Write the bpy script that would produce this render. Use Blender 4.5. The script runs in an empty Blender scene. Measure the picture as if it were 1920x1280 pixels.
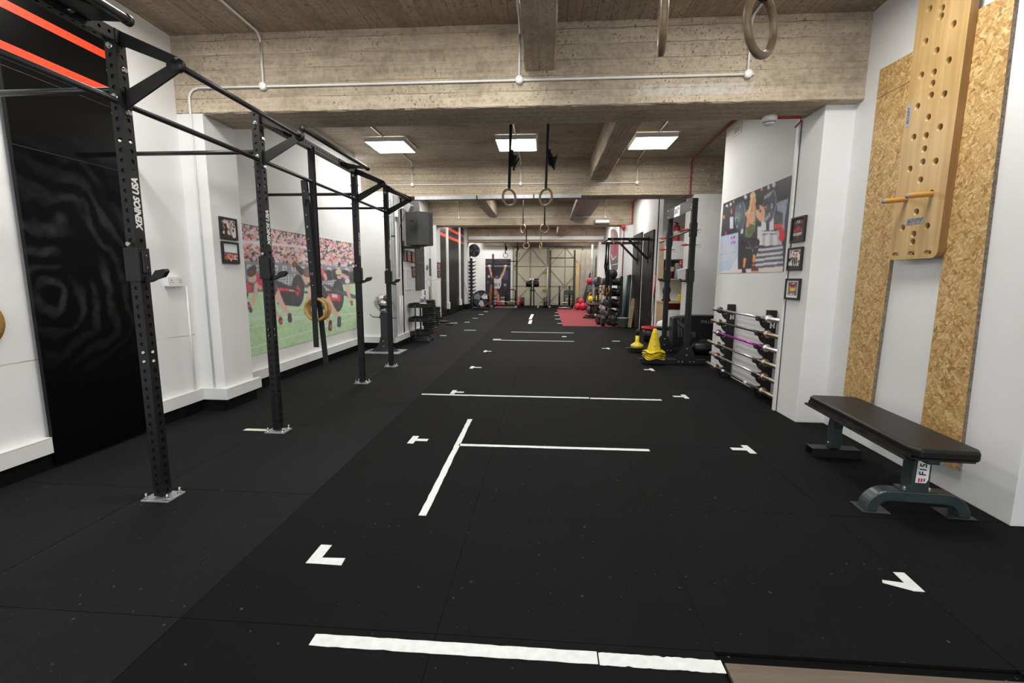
import bpy, bmesh, math, random
import numpy as np
from mathutils import Vector, Matrix
S = bpy.context.scene
C = S.collection
PI = math.pi
RND = random.Random(7)

# ---------------------------------------------------------------- camera
FPX = 846.8
H = 1.30
R_CAM = np.array([[0.9973322, 0.01562947, -0.07130358],
                  [0.07278335, -0.13833503, 0.98770745],
                  [0.00557357, -0.99026216, -0.13910355]])
cd = bpy.data.cameras.new('camera')
cam = bpy.data.objects.new('camera', cd)
C.objects.link(cam)
cd.sensor_width = 36.0
cd.lens = FPX * 36.0 / 1920.0
cd.clip_start = 0.05
cd.clip_end = 200
r, d, f = R_CAM[:, 0], R_CAM[:, 1], R_CAM[:, 2]
cam.matrix_world = Matrix(((r[0], -d[0], -f[0], 0), (r[1], -d[1], -f[1], 0), (r[2], -d[2], -f[2], H), (0, 0, 0, 1)))
S.camera = cam

# ---------------------------------------------------------------- world, exposure
W = bpy.data.worlds.new('world')
S.world = W
W.use_nodes = True
W.node_tree.nodes['Background'].inputs[0].default_value = (0.9, 0.95, 1.0, 1)
W.node_tree.nodes['Background'].inputs[1].default_value = 2.5
S.view_settings.view_transform = 'Standard'
S.view_settings.look = 'None'
S.view_settings.gamma = 1.0
S.view_settings.exposure = 0.0
S.view_settings.use_curve_mapping = False
LAMP_POWER = 35.5          # radiance of the LED ceiling panels

# key planes of the room, metres
XL = -3.34                 # main left wall
XPL = -3.10                # near left pier face
XR = 2.53                  # right wall beside the bench
CEIL = 3.40

# points on known planes seen along a direction of the photograph
def _ray(px, py):
    return R_CAM @ np.array([(px - 960) / FPX, (py - 640) / FPX, 1.0])
def fz(px, py, z=0.0):
    q = _ray(px, py); t = (z - H) / q[2]
    return Vector((q[0] * t, q[1] * t, z))
def fx(px, py, X):
    q = _ray(px, py); t = X / q[0]
    return Vector((X, q[1] * t, H + q[2] * t))
def fy(px, py, Y):
    q = _ray(px, py); t = Y / q[1]
    return Vector((q[0] * t, Y, H + q[2] * t))
def proj(X, Y, Z):
    P = np.stack([X, Y, Z - H], -1) @ R_CAM
    return 960 + FPX * P[..., 0] / P[..., 2], 640 + FPX * P[..., 1] / P[..., 2]

# ---------------------------------------------------------------- materials
def srgb(c):
    o = []
    for v in c[:3]:
        v = v / 255.0
        o.append(v / 12.92 if v <= 0.04045 else ((v + 0.055) / 1.055) ** 2.4)
    return (o[0], o[1], o[2], 1.0)

class NT:
    def __init__(self, name):
        self.m = bpy.data.materials.new(name)
        self.m.use_nodes = True
        self.t = self.m.node_tree
        self.b = self.t.nodes['Principled BSDF']
    def n(self, typ, **kw):
        nd = self.t.nodes.new(typ)
        for k, v in kw.items():
            if k.startswith('_'):
                setattr(nd, k[1:], v)
            else:
                nd.inputs[k.replace('__', ' ')].default_value = v
        return nd
    def l(self, a, ao, b, bi):
        self.t.links.new(a.outputs[ao], b.inputs[bi])
    def coords(self, scale=(1, 1, 1), rot=(0, 0, 0)):
        tc = self.n('ShaderNodeTexCoord')
        mp = self.n('ShaderNodeMapping')
        mp.inputs['Scale'].default_value = scale
        mp.inputs['Rotation'].default_value = rot
        self.l(tc, 'Object', mp, 'Vector')
        return mp
    def noise(self, co, scale=5, detail=4, rough=0.55):
        nd = self.n('ShaderNodeTexNoise')
        nd.inputs['Scale'].default_value = scale
        nd.inputs['Detail'].default_value = detail
        nd.inputs['Roughness'].default_value = rough
        if co is not None: self.l(co, 'Vector', nd, 'Vector')
        return nd
    def ramp(self, src, out, stops, interp='LINEAR'):
        nd = self.n('ShaderNodeValToRGB')
        nd.color_ramp.interpolation = interp
        e = nd.color_ramp.elements
        while len(e) < len(stops): e.new(0.5)
        for k, (p, c) in enumerate(stops):
            e[k].position = p
            e[k].color = c if len(c) == 4 else (c[0], c[1], c[2], 1)
        self.l(src, out, nd, 'Fac')
        return nd
    def mix(self, fac, a, b, mode='MIX'):
        nd = self.n('ShaderNodeMix')
        nd.data_type = 'RGBA'; nd.blend_type = mode
        for v, i in ((fac, 0), (a, 6), (b, 7)):
            if isinstance(v, tuple) and len(v) == 2: self.t.links.new(v[0].outputs[v[1]], nd.inputs[i])
            else: nd.inputs[i].default_value = v
        return nd
    def math(self, op, a, b=0.0, c=None):
        nd = self.n('ShaderNodeMath'); nd.operation = op
        for v, i in ((a, 0), (b, 1), (c, 2)):
            if v is None: continue
            if isinstance(v, tuple): self.t.links.new(v[0].outputs[v[1]], nd.inputs[i])
            else: nd.inputs[i].default_value = v
        return nd
    def bump(self, src, out, strength=0.2, dist=0.01):
        nd = self.n('ShaderNodeBump')
        nd.inputs['Strength'].default_value = strength
        nd.inputs['Distance'].default_value = dist
        self.l(src, out, nd, 'Height')
        self.l(nd, 'Normal', self.b, 'Normal')
        return nd

def plain(name, col, rough=0.5, metal=0.0, var=0.0, scale=8, bump=0.0, spec=None):
    """a plain surface with slight procedural wear"""
    k = NT(name)
    c = tuple(col) if len(col) == 4 else tuple(col) + (1,)
    co = k.coords()
    nz = k.noise(co, scale, 5)
    lo = tuple(max(0, v * (1 - var)) for v in c[:3]) + (1,)
    hi = tuple(min(1, v * (1 + var)) for v in c[:3]) + (1,)
    rp = k.ramp(nz, 'Fac', [(0.3, lo), (0.7, hi)])
    k.l(rp, 'Color', k.b, 'Base Color')
    k.b.inputs['Roughness'].default_value = rough
    k.b.inputs['Metallic'].default_value = metal
    if spec is not None: k.b.inputs['Specular IOR Level'].default_value = spec
    if bump: k.bump(nz, 'Fac', bump, 0.005)
    return k.m

def m_wall():
    k = NT('white_painted_wall')
    co = k.coords()
    n1 = k.noise(co, 1.3, 5); n2 = k.noise(co, 22, 6, 0.6)
    rp = k.ramp(n1, 'Fac', [(0.3, (0.77, 0.765, 0.745, 1)), (0.65, (0.83, 0.83, 0.825, 1))])
    # scuffs and dirt marks on the paint
    dm = k.ramp(n2, 'Fac', [(0.70, (0, 0, 0, 1)), (0.78, (1, 1, 1, 1))])
    mx = k.mix((k.math('MULTIPLY', (dm, 'Color'), 0.25), 0), (rp, 'Color'), (0.5, 0.45, 0.38, 1))
    # one old plaster joint running along the left wall
    tc = k.n('ShaderNodeTexCoord'); sp = k.n('ShaderNodeSeparateXYZ'); k.l(tc, 'Object', sp, 'Vector')
    wv = k.math('ADD', (sp, 'Z'), (k.math('MULTIPLY', (k.noise(co, 6, 4), 'Fac'), 0.03), 0))
    dz = k.math('ABSOLUTE', (k.math('SUBTRACT', (wv, 0), 0.765), 0))
    ln = k.math('MULTIPLY', (k.math('LESS_THAN', (dz, 0), 0.004), 0), (k.math('LESS_THAN', (sp, 'X'), -3.3), 0))
    ln = k.math('MULTIPLY', (ln, 0), (k.math('LESS_THAN', (sp, 'Y'), 4.06), 0))
    ln = k.math('MULTIPLY', (ln, 0), (k.ramp(n1, 'Fac', [(0.36, (0.1, 0.1, 0.1, 1)), (0.5, (0.9, 0.9, 0.9, 1))]), 'Color'))
    mx = k.mix((ln, 0), (mx, 2), (0.50, 0.38, 0.20, 1))
    k.l(mx, 2, k.b, 'Base Color')
    k.b.inputs['Roughness'].default_value = 0.6
    k.bump(n2, 'Fac', 0.12, 0.006)
    return k.m

def m_concrete(name, axis, base=(0.56, 0.468, 0.345)):
    """board-marked concrete, boards along axis x or y"""
    k = NT(name)
    tc = k.n('ShaderNodeTexCoord')
    sp = k.n('ShaderNodeSeparateXYZ'); k.l(tc, 'Object', sp, 'Vector')
    if axis == 'x':
        across = k.math('ADD', (sp, 'Z'), (k.math('MULTIPLY', (sp, 'Y'), 1.0), 0))
        st = (0.55, 9, 9)
    else:
        across = k.math('ADD', (sp, 'X'), (k.math('MULTIPLY', (sp, 'Z'), 1.0), 0))
        st = (9, 0.55, 9)
    pl = k.math('MULTIPLY', (across, 0), 1 / 0.118)
    fl = k.math('FLOOR', (pl, 0))
    fr = k.math('FRACT', (pl, 0))
    wn = k.n('ShaderNodeTexWhiteNoise'); wn.noise_dimensions = '1D'
    k.l(fl, 0, wn, 'W')
    mp = k.n('ShaderNodeMapping'); mp.inputs['Scale'].default_value = st
    k.l(tc, 'Object', mp, 'Vector')
    grain = k.noise(mp, 3.2, 8, 0.68)
    blot = k.noise(None, 2.1, 8, 0.66); k.l(tc, 'Object', blot, 'Vector')
    pit = k.noise(None, 42, 5, 0.65); k.l(tc, 'Object', pit, 'Vector')
    b = base
    fine = k.noise(None, 26, 7, 0.7); k.l(tc, 'Object', fine, 'Vector')
    gm = k.math('ADD', (k.math('MULTIPLY', (grain, 'Fac'), 0.45), 0), (k.math('MULTIPLY', (fine, 'Fac'), 0.55), 0))
    c1 = k.ramp(gm, 0, [(0.34, tuple(v * 0.62 for v in b) + (1,)), (0.5, b + (1,)), (0.66, tuple(min(1, v * 1.22) for v in b) + (1,))])
    c2 = k.ramp(blot, 'Fac', [(0.28, (0.40, 0.38, 0.36, 1)), (0.45, (0.82, 0.81, 0.80, 1)), (0.60, (1, 1, 1, 1))])
    m1 = k.mix(0.8, (c1, 'Color'), (c2, 'Color'), 'MULTIPLY')
    tone = k.ramp(wn, 'Value', [(0, (0.78, 0.77, 0.76, 1)), (1, (1.0, 1.0, 1.0, 1))])
    m2 = k.mix(0.8, (m1, 2), (tone, 'Color'), 'MULTIPLY')
    # dark joints between boards, broken up by noise
    ln = k.math('LESS_THAN', (fr, 0), 0.045)
    jn = k.math('MULTIPLY', (ln, 0), (k.ramp(blot, 'Fac', [(0.4, (0.1, 0.1, 0.1, 1)), (0.6, (0.9, 0.9, 0.9, 1))]), 'Color'))
    m3 = k.mix((jn, 0), (m2, 2), (0.12, 0.09, 0.06, 1))
    # pits
    pr = k.ramp(pit, 'Fac', [(0.36, (1, 1, 1, 1)), (0.41, (0, 0, 0, 1))])
    pz = k.math('MULTIPLY', (pr, 'Color'), (k.ramp(blot, 'Fac', [(0.44, (0, 0, 0, 1)), (0.56, (0.85, 0.85, 0.85, 1))]), 'Color'))
    m4 = k.mix((pz, 0), (m3, 2), (0.09, 0.065, 0.045, 1))
    # smears of white wall paint near both ends and one grey skim patch
    ax = k.math('ABSOLUTE', (k.math('ADD', (sp, 'X'), 0.46), 0))
    edge = k.ramp(ax, 0, [(0.0, (0, 0, 0, 1)), (1.0, (1, 1, 1, 1))])
    em = k.math('SMOOTH_MIN', (k.math('MULTIPLY', (k.math('SUBTRACT', (ax, 0), 2.62), 0), 2.2), 0), 1.0, 0.05)
    pn = k.noise(None, 11, 8, 0.75); k.l(tc, 'Object', pn, 'Vector')
    pm = k.ramp(k.math('ADD', (pn, 'Fac'), (k.math('MULTIPLY', (em, 0), 0.085), 0)), 0, [(0.66, (0, 0, 0, 1)), (0.69, (1, 1, 1, 1))])
    px_ = k.math('MULTIPLY', (pm, 'Color'), (k.math('GREATER_THAN', (em, 0), 0.05), 0))
    m4 = k.mix((px_, 0), (m4, 2), (0.60, 0.58, 0.54, 1))
    bx = k.math('ABSOLUTE', (k.math('SUBTRACT', (sp, 'X'), 1.2), 0)); bz = k.math('ABSOLUTE', (k.math('SUBTRACT', (sp, 'Z'), 2.855), 0))
    bm_ = k.math('MULTIPLY', (k.math('LESS_THAN', (k.math('ADD', (bx, 0), (k.math('MULTIPLY', (pn, 'Fac'), 0.3), 0)), 0), 0.62), 0), (k.math('LESS_THAN', (k.math('ADD', (bz, 0), (k.math('MULTIPLY', (pn, 'Fac'), 0.06), 0)), 0), 0.072), 0))
    bm_ = k.math('MULTIPLY', (bm_, 0), (k.math('LESS_THAN', (sp, 'Y'), 4.2), 0))
    bm_ = k.math('MULTIPLY', (bm_, 0), (k.ramp(fine, 'Fac', [(0.35, (0.15, 0.15, 0.15, 1)), (0.6, (0.8, 0.8, 0.8, 1))]), 'Color'))
    m4 = k.mix((bm_, 0), (m4, 2), (0.56, 0.54, 0.51, 1))
    k.l(m4, 2, k.b, 'Base Color')
    k.b.inputs['Roughness'].default_value = 0.85
    hh = k.math('SUBTRACT', (grain, 'Fac'), (jn, 0))
    h2 = k.math('SUBTRACT', (hh, 0), (pz, 0))
    h3 = k.math('ADD', (h2, 0), (wn, 'Value'))
    k.bump(h3, 0, 0.5, 0.02)
    return k.m

def m_rubber(name, base, fleck=0.26):
    k = NT(name)
    co = k.coords()
    n1 = k.noise(co, 0.9, 5, 0.6); n2 = k.noise(co, 260, 2, 0.6); n3 = k.noise(co, 38, 3, 0.5)
    at = k.n('ShaderNodeAttribute'); at.attribute_name = 'tone'
    c1 = k.ramp(n1, 'Fac', [(0.3, tuple(v * 0.75 for v in base) + (1,)), (0.7, tuple(v * 1.3 for v in base) + (1,))])
    c2 = k.mix(1.0, (c1, 'Color'), (at, 'Color'), 'MULTIPLY')
    gr = k.ramp(n2, 'Fac', [(0.35, (0.55, 0.55, 0.55, 1)), (0.65, (1.5, 1.5, 1.5, 1))])
    c3 = k.mix(0.85, (c2, 2), (gr, 'Color'), 'MULTIPLY')
    fl = k.ramp(n3, 'Fac', [(0.705, (0, 0, 0, 1)), (0.73, (1, 1, 1, 1))])
    c4 = k.mix((k.math('MULTIPLY', (fl, 'Color'), fleck), 0), (c3, 2), (0.25, 0.25, 0.26, 1))
    k.l(c4, 2, k.b, 'Base Color')
    k.b.inputs['Roughness'].default_value = 0.85
    k.b.inputs['Specular IOR Level'].default_value = 0.14
    k.bump(n2, 'Fac', 0.25, 0.002)
    return k.m

def m_osb():
    k = NT('oriented_strand_board')
    tc = k.n('ShaderNodeTexCoord')
    wob = k.noise(None, 9, 4); k.l(tc, 'Object', wob, 'Vector')
    add = k.n('ShaderNodeMixRGB'); add.blend_type = 'ADD'; add.inputs[0].default_value = 0.05
    k.l(tc, 'Object', add, 1); k.l(wob, 'Color', add, 2)
    cols = []
    for i, (ang, sc) in enumerate(((0.45, (1, 13, 75)), (-0.75, (1, 12, 68)), (1.25, (1, 17, 84)))):
        mp = k.n('ShaderNodeMapping')
        mp.inputs['Rotation'].default_value = (ang, 0, 0)
        mp.vector_type = 'TEXTURE'
        mp2 = k.n('ShaderNodeMapping'); mp2.inputs['Scale'].default_value = (sc[0], sc[2], sc[1])
        k.l(add, 'Color', mp, 'Vector'); k.l(mp, 'Vector', mp2, 'Vector')
        vo = k.n('ShaderNodeTexVoronoi'); vo.inputs['Scale'].default_value = 1.0
        k.l(mp2, 'Vector', vo, 'Vector')
        sp = k.n('ShaderNodeSeparateColor'); k.l(vo, 'Color', sp, 'Color')
        rp = k.ramp(sp, 'Red', [(0.0, (0.30, 0.155, 0.05, 1)), (0.2, (0.46, 0.275, 0.095, 1)), (0.65, (0.57, 0.37, 0.145, 1)), (1.0, (0.73, 0.54, 0.26, 1))])
        cols.append((rp, vo))
    s1 = k.noise(None, 24, 3); k.l(tc, 'Object', s1, 'Vector')
    s2 = k.noise(None, 38, 3); k.l(tc, 'Object', s2, 'Vector')
    f1 = k.ramp(s1, 'Fac', [(0.48, (0, 0, 0, 1)), (0.52, (1, 1, 1, 1))])
    f2 = k.ramp(s2, 'Fac', [(0.52, (0, 0, 0, 1)), (0.56, (1, 1, 1, 1))])
    a = k.mix((f1, 'Color'), (cols[0][0], 'Color'), (cols[1][0], 'Color'))
    b = k.mix((f2, 'Color'), (a, 2), (cols[2][0], 'Color'))
    fib = k.n('ShaderNodeMapping'); fib.inputs['Scale'].default_value = (8, 30, 90); fib.inputs['Rotation'].default_value = (0.5, 0, 0)
    k.l(tc, 'Object', fib, 'Vector')
    fn = k.noise(fib, 2.5, 6, 0.7)
    fr = k.ramp(fn, 'Fac', [(0.3, (0.72, 0.70, 0.66, 1)), (0.6, (1.08, 1.06, 1.04, 1))])
    c = k.mix(0.7, (b, 2), (fr, 'Color'), 'MULTIPLY')
    k.l(c, 2, k.b, 'Base Color')
    k.b.inputs['Roughness'].default_value = 0.5
    k.bump(fn, 'Fac', 0.2, 0.004)
    return k.m

def m_wood(name, c0, c1, axis=2, rough=0.42, sc=6):
    k = NT(name)
    s = [26, 26, 26]; s[axis] = 1.6
    co = k.coords(tuple(s))
    n = k.noise(co, sc / 6, 7, 0.6)
    rp = k.ramp(n, 'Fac', [(0.3, c0 + (1,)), (0.68, c1 + (1,))])
    co2 = k.coords()
    n2 = k.noise(co2, 3, 4)
    r2 = k.ramp(n2, 'Fac', [(0.3, (0.82, 0.8, 0.78, 1)), (0.6, (1, 1, 1, 1))])
    mx = k.mix(0.8, (rp, 'Color'), (r2, 'Color'), 'MULTIPLY')
    k.l(mx, 2, k.b, 'Base Color')
    k.b.inputs['Roughness'].default_value = rough
    return k.m

def m_black_metal(name='black_powder_coated_steel', base=0.016, wear=0.5, rough=0.42):
    k = NT(name)
    co = k.coords()
    n1 = k.noise(co, 6, 5); n2 = k.noise(co, 45, 6, 0.7)
    c = k.ramp(n1, 'Fac', [(0.35, (base * .75, base * .75, base * .78, 1)), (0.7, (base * 1.3, base * 1.3, base * 1.32, 1))])
    wv = k.math('MULTIPLY', (k.ramp(n2, 'Fac', [(0.66, (0, 0, 0, 1)), (0.74, (1, 1, 1, 1))]), 'Color'), (k.ramp(n1, 'Fac', [(0.5, (0, 0, 0, 1)), (0.62, (wear, wear, wear, 1))]), 'Color'))
    mx = k.mix((wv, 0), (c, 'Color'), (0.16, 0.16, 0.165, 1))
    k.l(mx, 2, k.b, 'Base Color')
    k.b.inputs['Roughness'].default_value = rough
    k.b.inputs['Specular IOR Level'].default_value = 0.5
    return k.m

def m_gloss_board():
    """black painted board with chalky wipe marks"""
    k = NT('black_board_with_wipe_marks')
    co = k.coords()
    wob = k.noise(co, 1.7, 3)
    mp = k.n('ShaderNodeMapping'); mp.inputs['Location'].default_value = (0, 0, 0)
    tc = k.n('ShaderNodeTexCoord'); k.l(tc, 'Object', mp, 'Vector')
    ds = k.n('ShaderNodeMixRGB'); ds.blend_type = 'ADD'; ds.inputs[0].default_value = 0.42
    k.l(mp, 'Vector', ds, 1); k.l(wob, 'Color', ds, 2)
    wv = k.n('ShaderNodeTexWave'); wv.wave_type = 'RINGS'; wv.rings_direction = 'X'
    wv.inputs['Scale'].default_value = 2.6; wv.inputs['Distortion'].default_value = 7.0; wv.inputs['Detail'].default_value = 4
    k.l(ds, 'Color', wv, 'Vector')
    ln = k.n('ShaderNodeVectorMath'); ln.operation = 'LENGTH'; k.l(mp, 'Vector', ln, 0)
    msk = k.ramp(ln, 'Value', [(0.12, (0, 0, 0, 1)), (0.22, (1, 1, 1, 1)), (0.42, (0.35, 0.35, 0.35, 1)), (0.7, (0, 0, 0, 1))])
    # masked to the middle of the board (x offset of the plane is ignored by the mapping scale)
    mp.inputs['Scale'].default_value = (0, 1, 0.8)
    mp.inputs['Location'].default_value = (0, 0.03, -1.42 * 0.8)
    stk = k.noise(co, 4.5, 7, 0.7)
    msk = k.math('MULTIPLY', (msk, 'Color'), (k.ramp(stk, 'Fac', [(0.36, (0.1, 0.1, 0.1, 1)), (0.62, (1, 1, 1, 1))]), 'Color'))
    sm = k.math('MULTIPLY', (k.ramp(wv, 'Fac', [(0.3, (0, 0, 0, 1)), (0.95, (1, 1, 1, 1))]), 'Color'), (msk, 0))
    mx = k.mix((k.math('MULTIPLY', (sm, 0), 0.5), 0), (0.0012, 0.0012, 0.0014, 1), (0.06, 0.061, 0.064, 1))
    k.l(mx, 2, k.b, 'Base Color')
    k.b.inputs['Specular IOR Level'].default_value = 0.2
    rr = k.math('ADD', (k.math('MULTIPLY', (sm, 0), 0.25), 0), 0.30)
    k.l(rr, 0, k.b, 'Roughness')
    return k.m

def m_print(name, rough=0.45):
    k = NT(name)
    a = k.n('ShaderNodeAttribute'); a.attribute_name = 'print'
    k.l(a, 'Color', k.b, 'Base Color')
    k.b.inputs['Roughness'].default_value = rough
    return k.m

def m_emit(name, col, strength):
    k = NT(name)
    k.b.inputs['Base Color'].default_value = (0.9, 0.9, 0.9, 1)
    k.b.inputs['Emission Color'].default_value = col
    k.b.inputs['Emission Strength'].default_value = strength
    return k.m

M = {}
M['wall'] = m_wall()
M['conc_x'] = m_concrete('board_marked_concrete_across', 'x')
M['conc_y'] = m_concrete('board_marked_concrete_along', 'y')
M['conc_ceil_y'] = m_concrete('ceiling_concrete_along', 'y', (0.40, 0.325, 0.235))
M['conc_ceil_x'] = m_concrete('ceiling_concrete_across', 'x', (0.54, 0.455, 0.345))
M['rubber'] = m_rubber('black_rubber_tile', (0.0042, 0.0042, 0.0044))
M['skirt'] = plain('black_skirting_paint', (0.004, 0.004, 0.004), 0.6, 0, 0.6, 14, 0.3, 0.2)
M['trunk'] = plain('white_plastic_trunking', (0.78, 0.78, 0.76), 0.42, 0, 0.03, 6)
M['osb'] = m_osb()
M['osb_edge'] = plain('strand_board_edge', (0.20, 0.16, 0.12), 0.8, 0, 0.5, 60, 0.4)
M['ply'] = m_wood('varnished_plywood', (0.46, 0.285, 0.105), (0.60, 0.41, 0.185), 2, 0.4)
M['ply_edge'] = m_wood('plywood_edge', (0.22, 0.115, 0.04), (0.36, 0.20, 0.07), 2, 0.5)
M['peg'] = m_wood('orange_varnished_dowel', (0.50, 0.22, 0.05), (0.62, 0.31, 0.08), 0, 0.35)
M['beech'] = m_wood('pale_birch', (0.50, 0.36, 0.19), (0.64, 0.49, 0.29), 0, 0.4)
M['ring_pale'] = m_wood('pale_ring_wood', (0.34, 0.245, 0.13), (0.47, 0.36, 0.21), 0, 0.45)
M['ring_brown'] = m_wood('worn_brown_ring_wood', (0.15, 0.10, 0.055), (0.27, 0.19, 0.11), 0, 0.4)
M['ring_yellow'] = m_wood('varnished_yellow_ring_wood', (0.36, 0.20, 0.05), (0.55, 0.34, 0.11), 0, 0.35)
M['brownwood'] = m_wood('brown_floor_board', (0.105, 0.075, 0.052), (0.17, 0.125, 0.088), 0, 0.55)
M['greywood'] = m_wood('weathered_plank', (0.27, 0.235, 0.19), (0.40, 0.36, 0.30), 2, 0.7)
M['steel_black'] = m_black_metal(base=0.0068, rough=0.46)
M['steel_scuffed'] = m_black_metal('scuffed_black_bar', 0.02, 0.9, 0.38)
M['steel_grey'] = m_black_metal('dark_grey_steel', 0.045, 0.3, 0.4)
M['bolt'] = plain('zinc_bolt', (0.55, 0.55, 0.53), 0.3, 1.0, 0.15, 40)
M['chrome'] = plain('bright_chrome', (0.78, 0.78, 0.78), 0.28, 0.9, 0.1, 20)
M['stainless'] = plain('brushed_stainless', (0.62, 0.61, 0.59), 0.24, 1.0, 0.12, 15)
M['brass'] = plain('worn_bronze_sleeve', (0.46, 0.38, 0.29), 0.34, 1.0, 0.25, 25)
M['steel_bare'] = plain('bare_bar_steel', (0.50, 0.49, 0.47), 0.3, 1.0, 0.2, 30)
M['steel_dark_bar'] = plain('dark_oxide_bar', (0.14, 0.135, 0.13), 0.4, 1.0, 0.25, 30)
M['magenta'] = plain('magenta_bar_coating', (0.50, 0.03, 0.45), 0.3, 0.6, 0.15, 30)
M['galv'] = plain('galvanised_steel', (0.42, 0.43, 0.45), 0.5, 0.55, 0.15, 10)
M['vinyl'] = plain('black_vinyl', (0.011, 0.0098, 0.009), 0.42, 0, 0.25, 7, 0.25, 0.3)
M['bench_green'] = plain('grey_green_painted_steel', (0.040, 0.056, 0.056), 0.33, 0.2, 0.2, 8)
M['web'] = plain('black_webbing', (0.010, 0.010, 0.011), 0.75, 0, 0.2, 60, 0.2)
M['white'] = plain('white_plastic', (0.80, 0.80, 0.79), 0.4, 0, 0.02, 8)
M['white_ink'] = plain('white_print', (0.78, 0.78, 0.77), 0.5, 0, 0.05, 30)
M['grey_ink'] = plain('grey_print', (0.33, 0.34, 0.35), 0.5, 0, 0.05, 30)
M['red_ink'] = plain('red_print', (0.52, 0.03, 0.05), 0.5, 0, 0.05, 30)
M['black_ink'] = plain('black_print', (0.012, 0.012, 0.012), 0.5, 0, 0.05, 30)
M['tape'] = plain('white_floor_tape', (0.74, 0.76, 0.75), 0.55, 0, 0.08, 30, 0.15)
M['tape_cream'] = plain('cream_floor_tape', (0.70, 0.70, 0.58), 0.55, 0, 0.08, 30, 0.15)
M['board'] = m_gloss_board()
M['black_board'] = plain('satin_black_board', (0.007, 0.007, 0.007), 0.36, 0, 0.3, 4, 0, 0.3)
M['stripe'] = plain('orange_red_stripe', (0.72, 0.055, 0.022), 0.34, 0, 0.04, 6)
M['red_pipe'] = plain('red_conduit', (0.42, 0.012, 0.02), 0.4, 0, 0.1, 10)
M['yellow'] = plain('yellow_plastic', (0.80, 0.60, 0.008), 0.4, 0, 0.06, 12)
M['red'] = plain('red_plastic', (0.55, 0.02, 0.025), 0.38, 0, 0.08, 12)
M['red_ball'] = plain('red_rubber', (0.60, 0.018, 0.05), 0.42, 0, 0.1, 12)
M['black_plastic'] = plain('black_plastic', (0.013, 0.013, 0.014), 0.4, 0, 0.2, 14)
M['black_rubber'] = plain('black_bumper_rubber', (0.015, 0.015, 0.016), 0.55, 0, 0.25, 20)
M['grey_plastic'] = plain('grey_plastic', (0.30, 0.31, 0.31), 0.45, 0, 0.1, 10)
M['dark_grey'] = plain('dark_grey_foam', (0.075, 0.085, 0.09), 0.6, 0, 0.15, 10)
M['speaker'] = plain('charcoal_speaker_cabinet', (0.055, 0.055, 0.056), 0.55, 0, 0.12, 40, 0.1)
M['chalk'] = plain('slate_chalkboard', (0.050, 0.052, 0.055), 0.6, 0, 0.25, 5)
M['cream'] = plain('cream_painted_metal', (0.50, 0.465, 0.35), 0.5, 0, 0.05, 3)
M['soffit_shade'] = plain('soffit_shade_concrete', (0.10, 0.078, 0.055), 0.8, 0, 0.3, 6, 0.3)  # shade of the last beam's underside, put into the colour
M['cream_dark'] = plain('cream_painted_brace', (0.27, 0.245, 0.185), 0.5, 0, 0.1, 3)
M['turf'] = plain('red_turf', (0.265, 0.030, 0.038), 0.85, 0, 0.22, 90, 0.5)
M['brasswork'] = plain('brass_plate', (0.33, 0.24, 0.07), 0.4, 0.8, 0.2, 14)
M['glass_clear'] = plain('clear_bottle_plastic', (0.85, 0.88, 0.9), 0.08)
M['glass_clear'].node_tree.nodes['Principled BSDF'].inputs['Transmission Weight'].default_value = 0.85
M['purple_ball'] = plain('purple_grey_rubber', (0.07, 0.045, 0.06), 0.45, 0, 0.2, 14)
M['green_pole'] = plain('dark_green_pole', (0.02, 0.07, 0.06), 0.4, 0, 0.1, 10)
M['coffee'] = plain('glossy_black', (0.012, 0.010, 0.010), 0.15, 0, 0.1, 10)
M['print'] = m_print('printed_photo')
M['lamp'] = m_emit('led_diffuser', (1.0, 0.98, 0.945, 1), LAMP_POWER)
M['plug_hole'] = plain('dark_recess', (0.02, 0.02, 0.02), 0.6)
M['paint_patch'] = plain('white_paint_smear', (0.66, 0.64, 0.60), 0.7, 0, 0.1, 10, 0.2)

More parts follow.
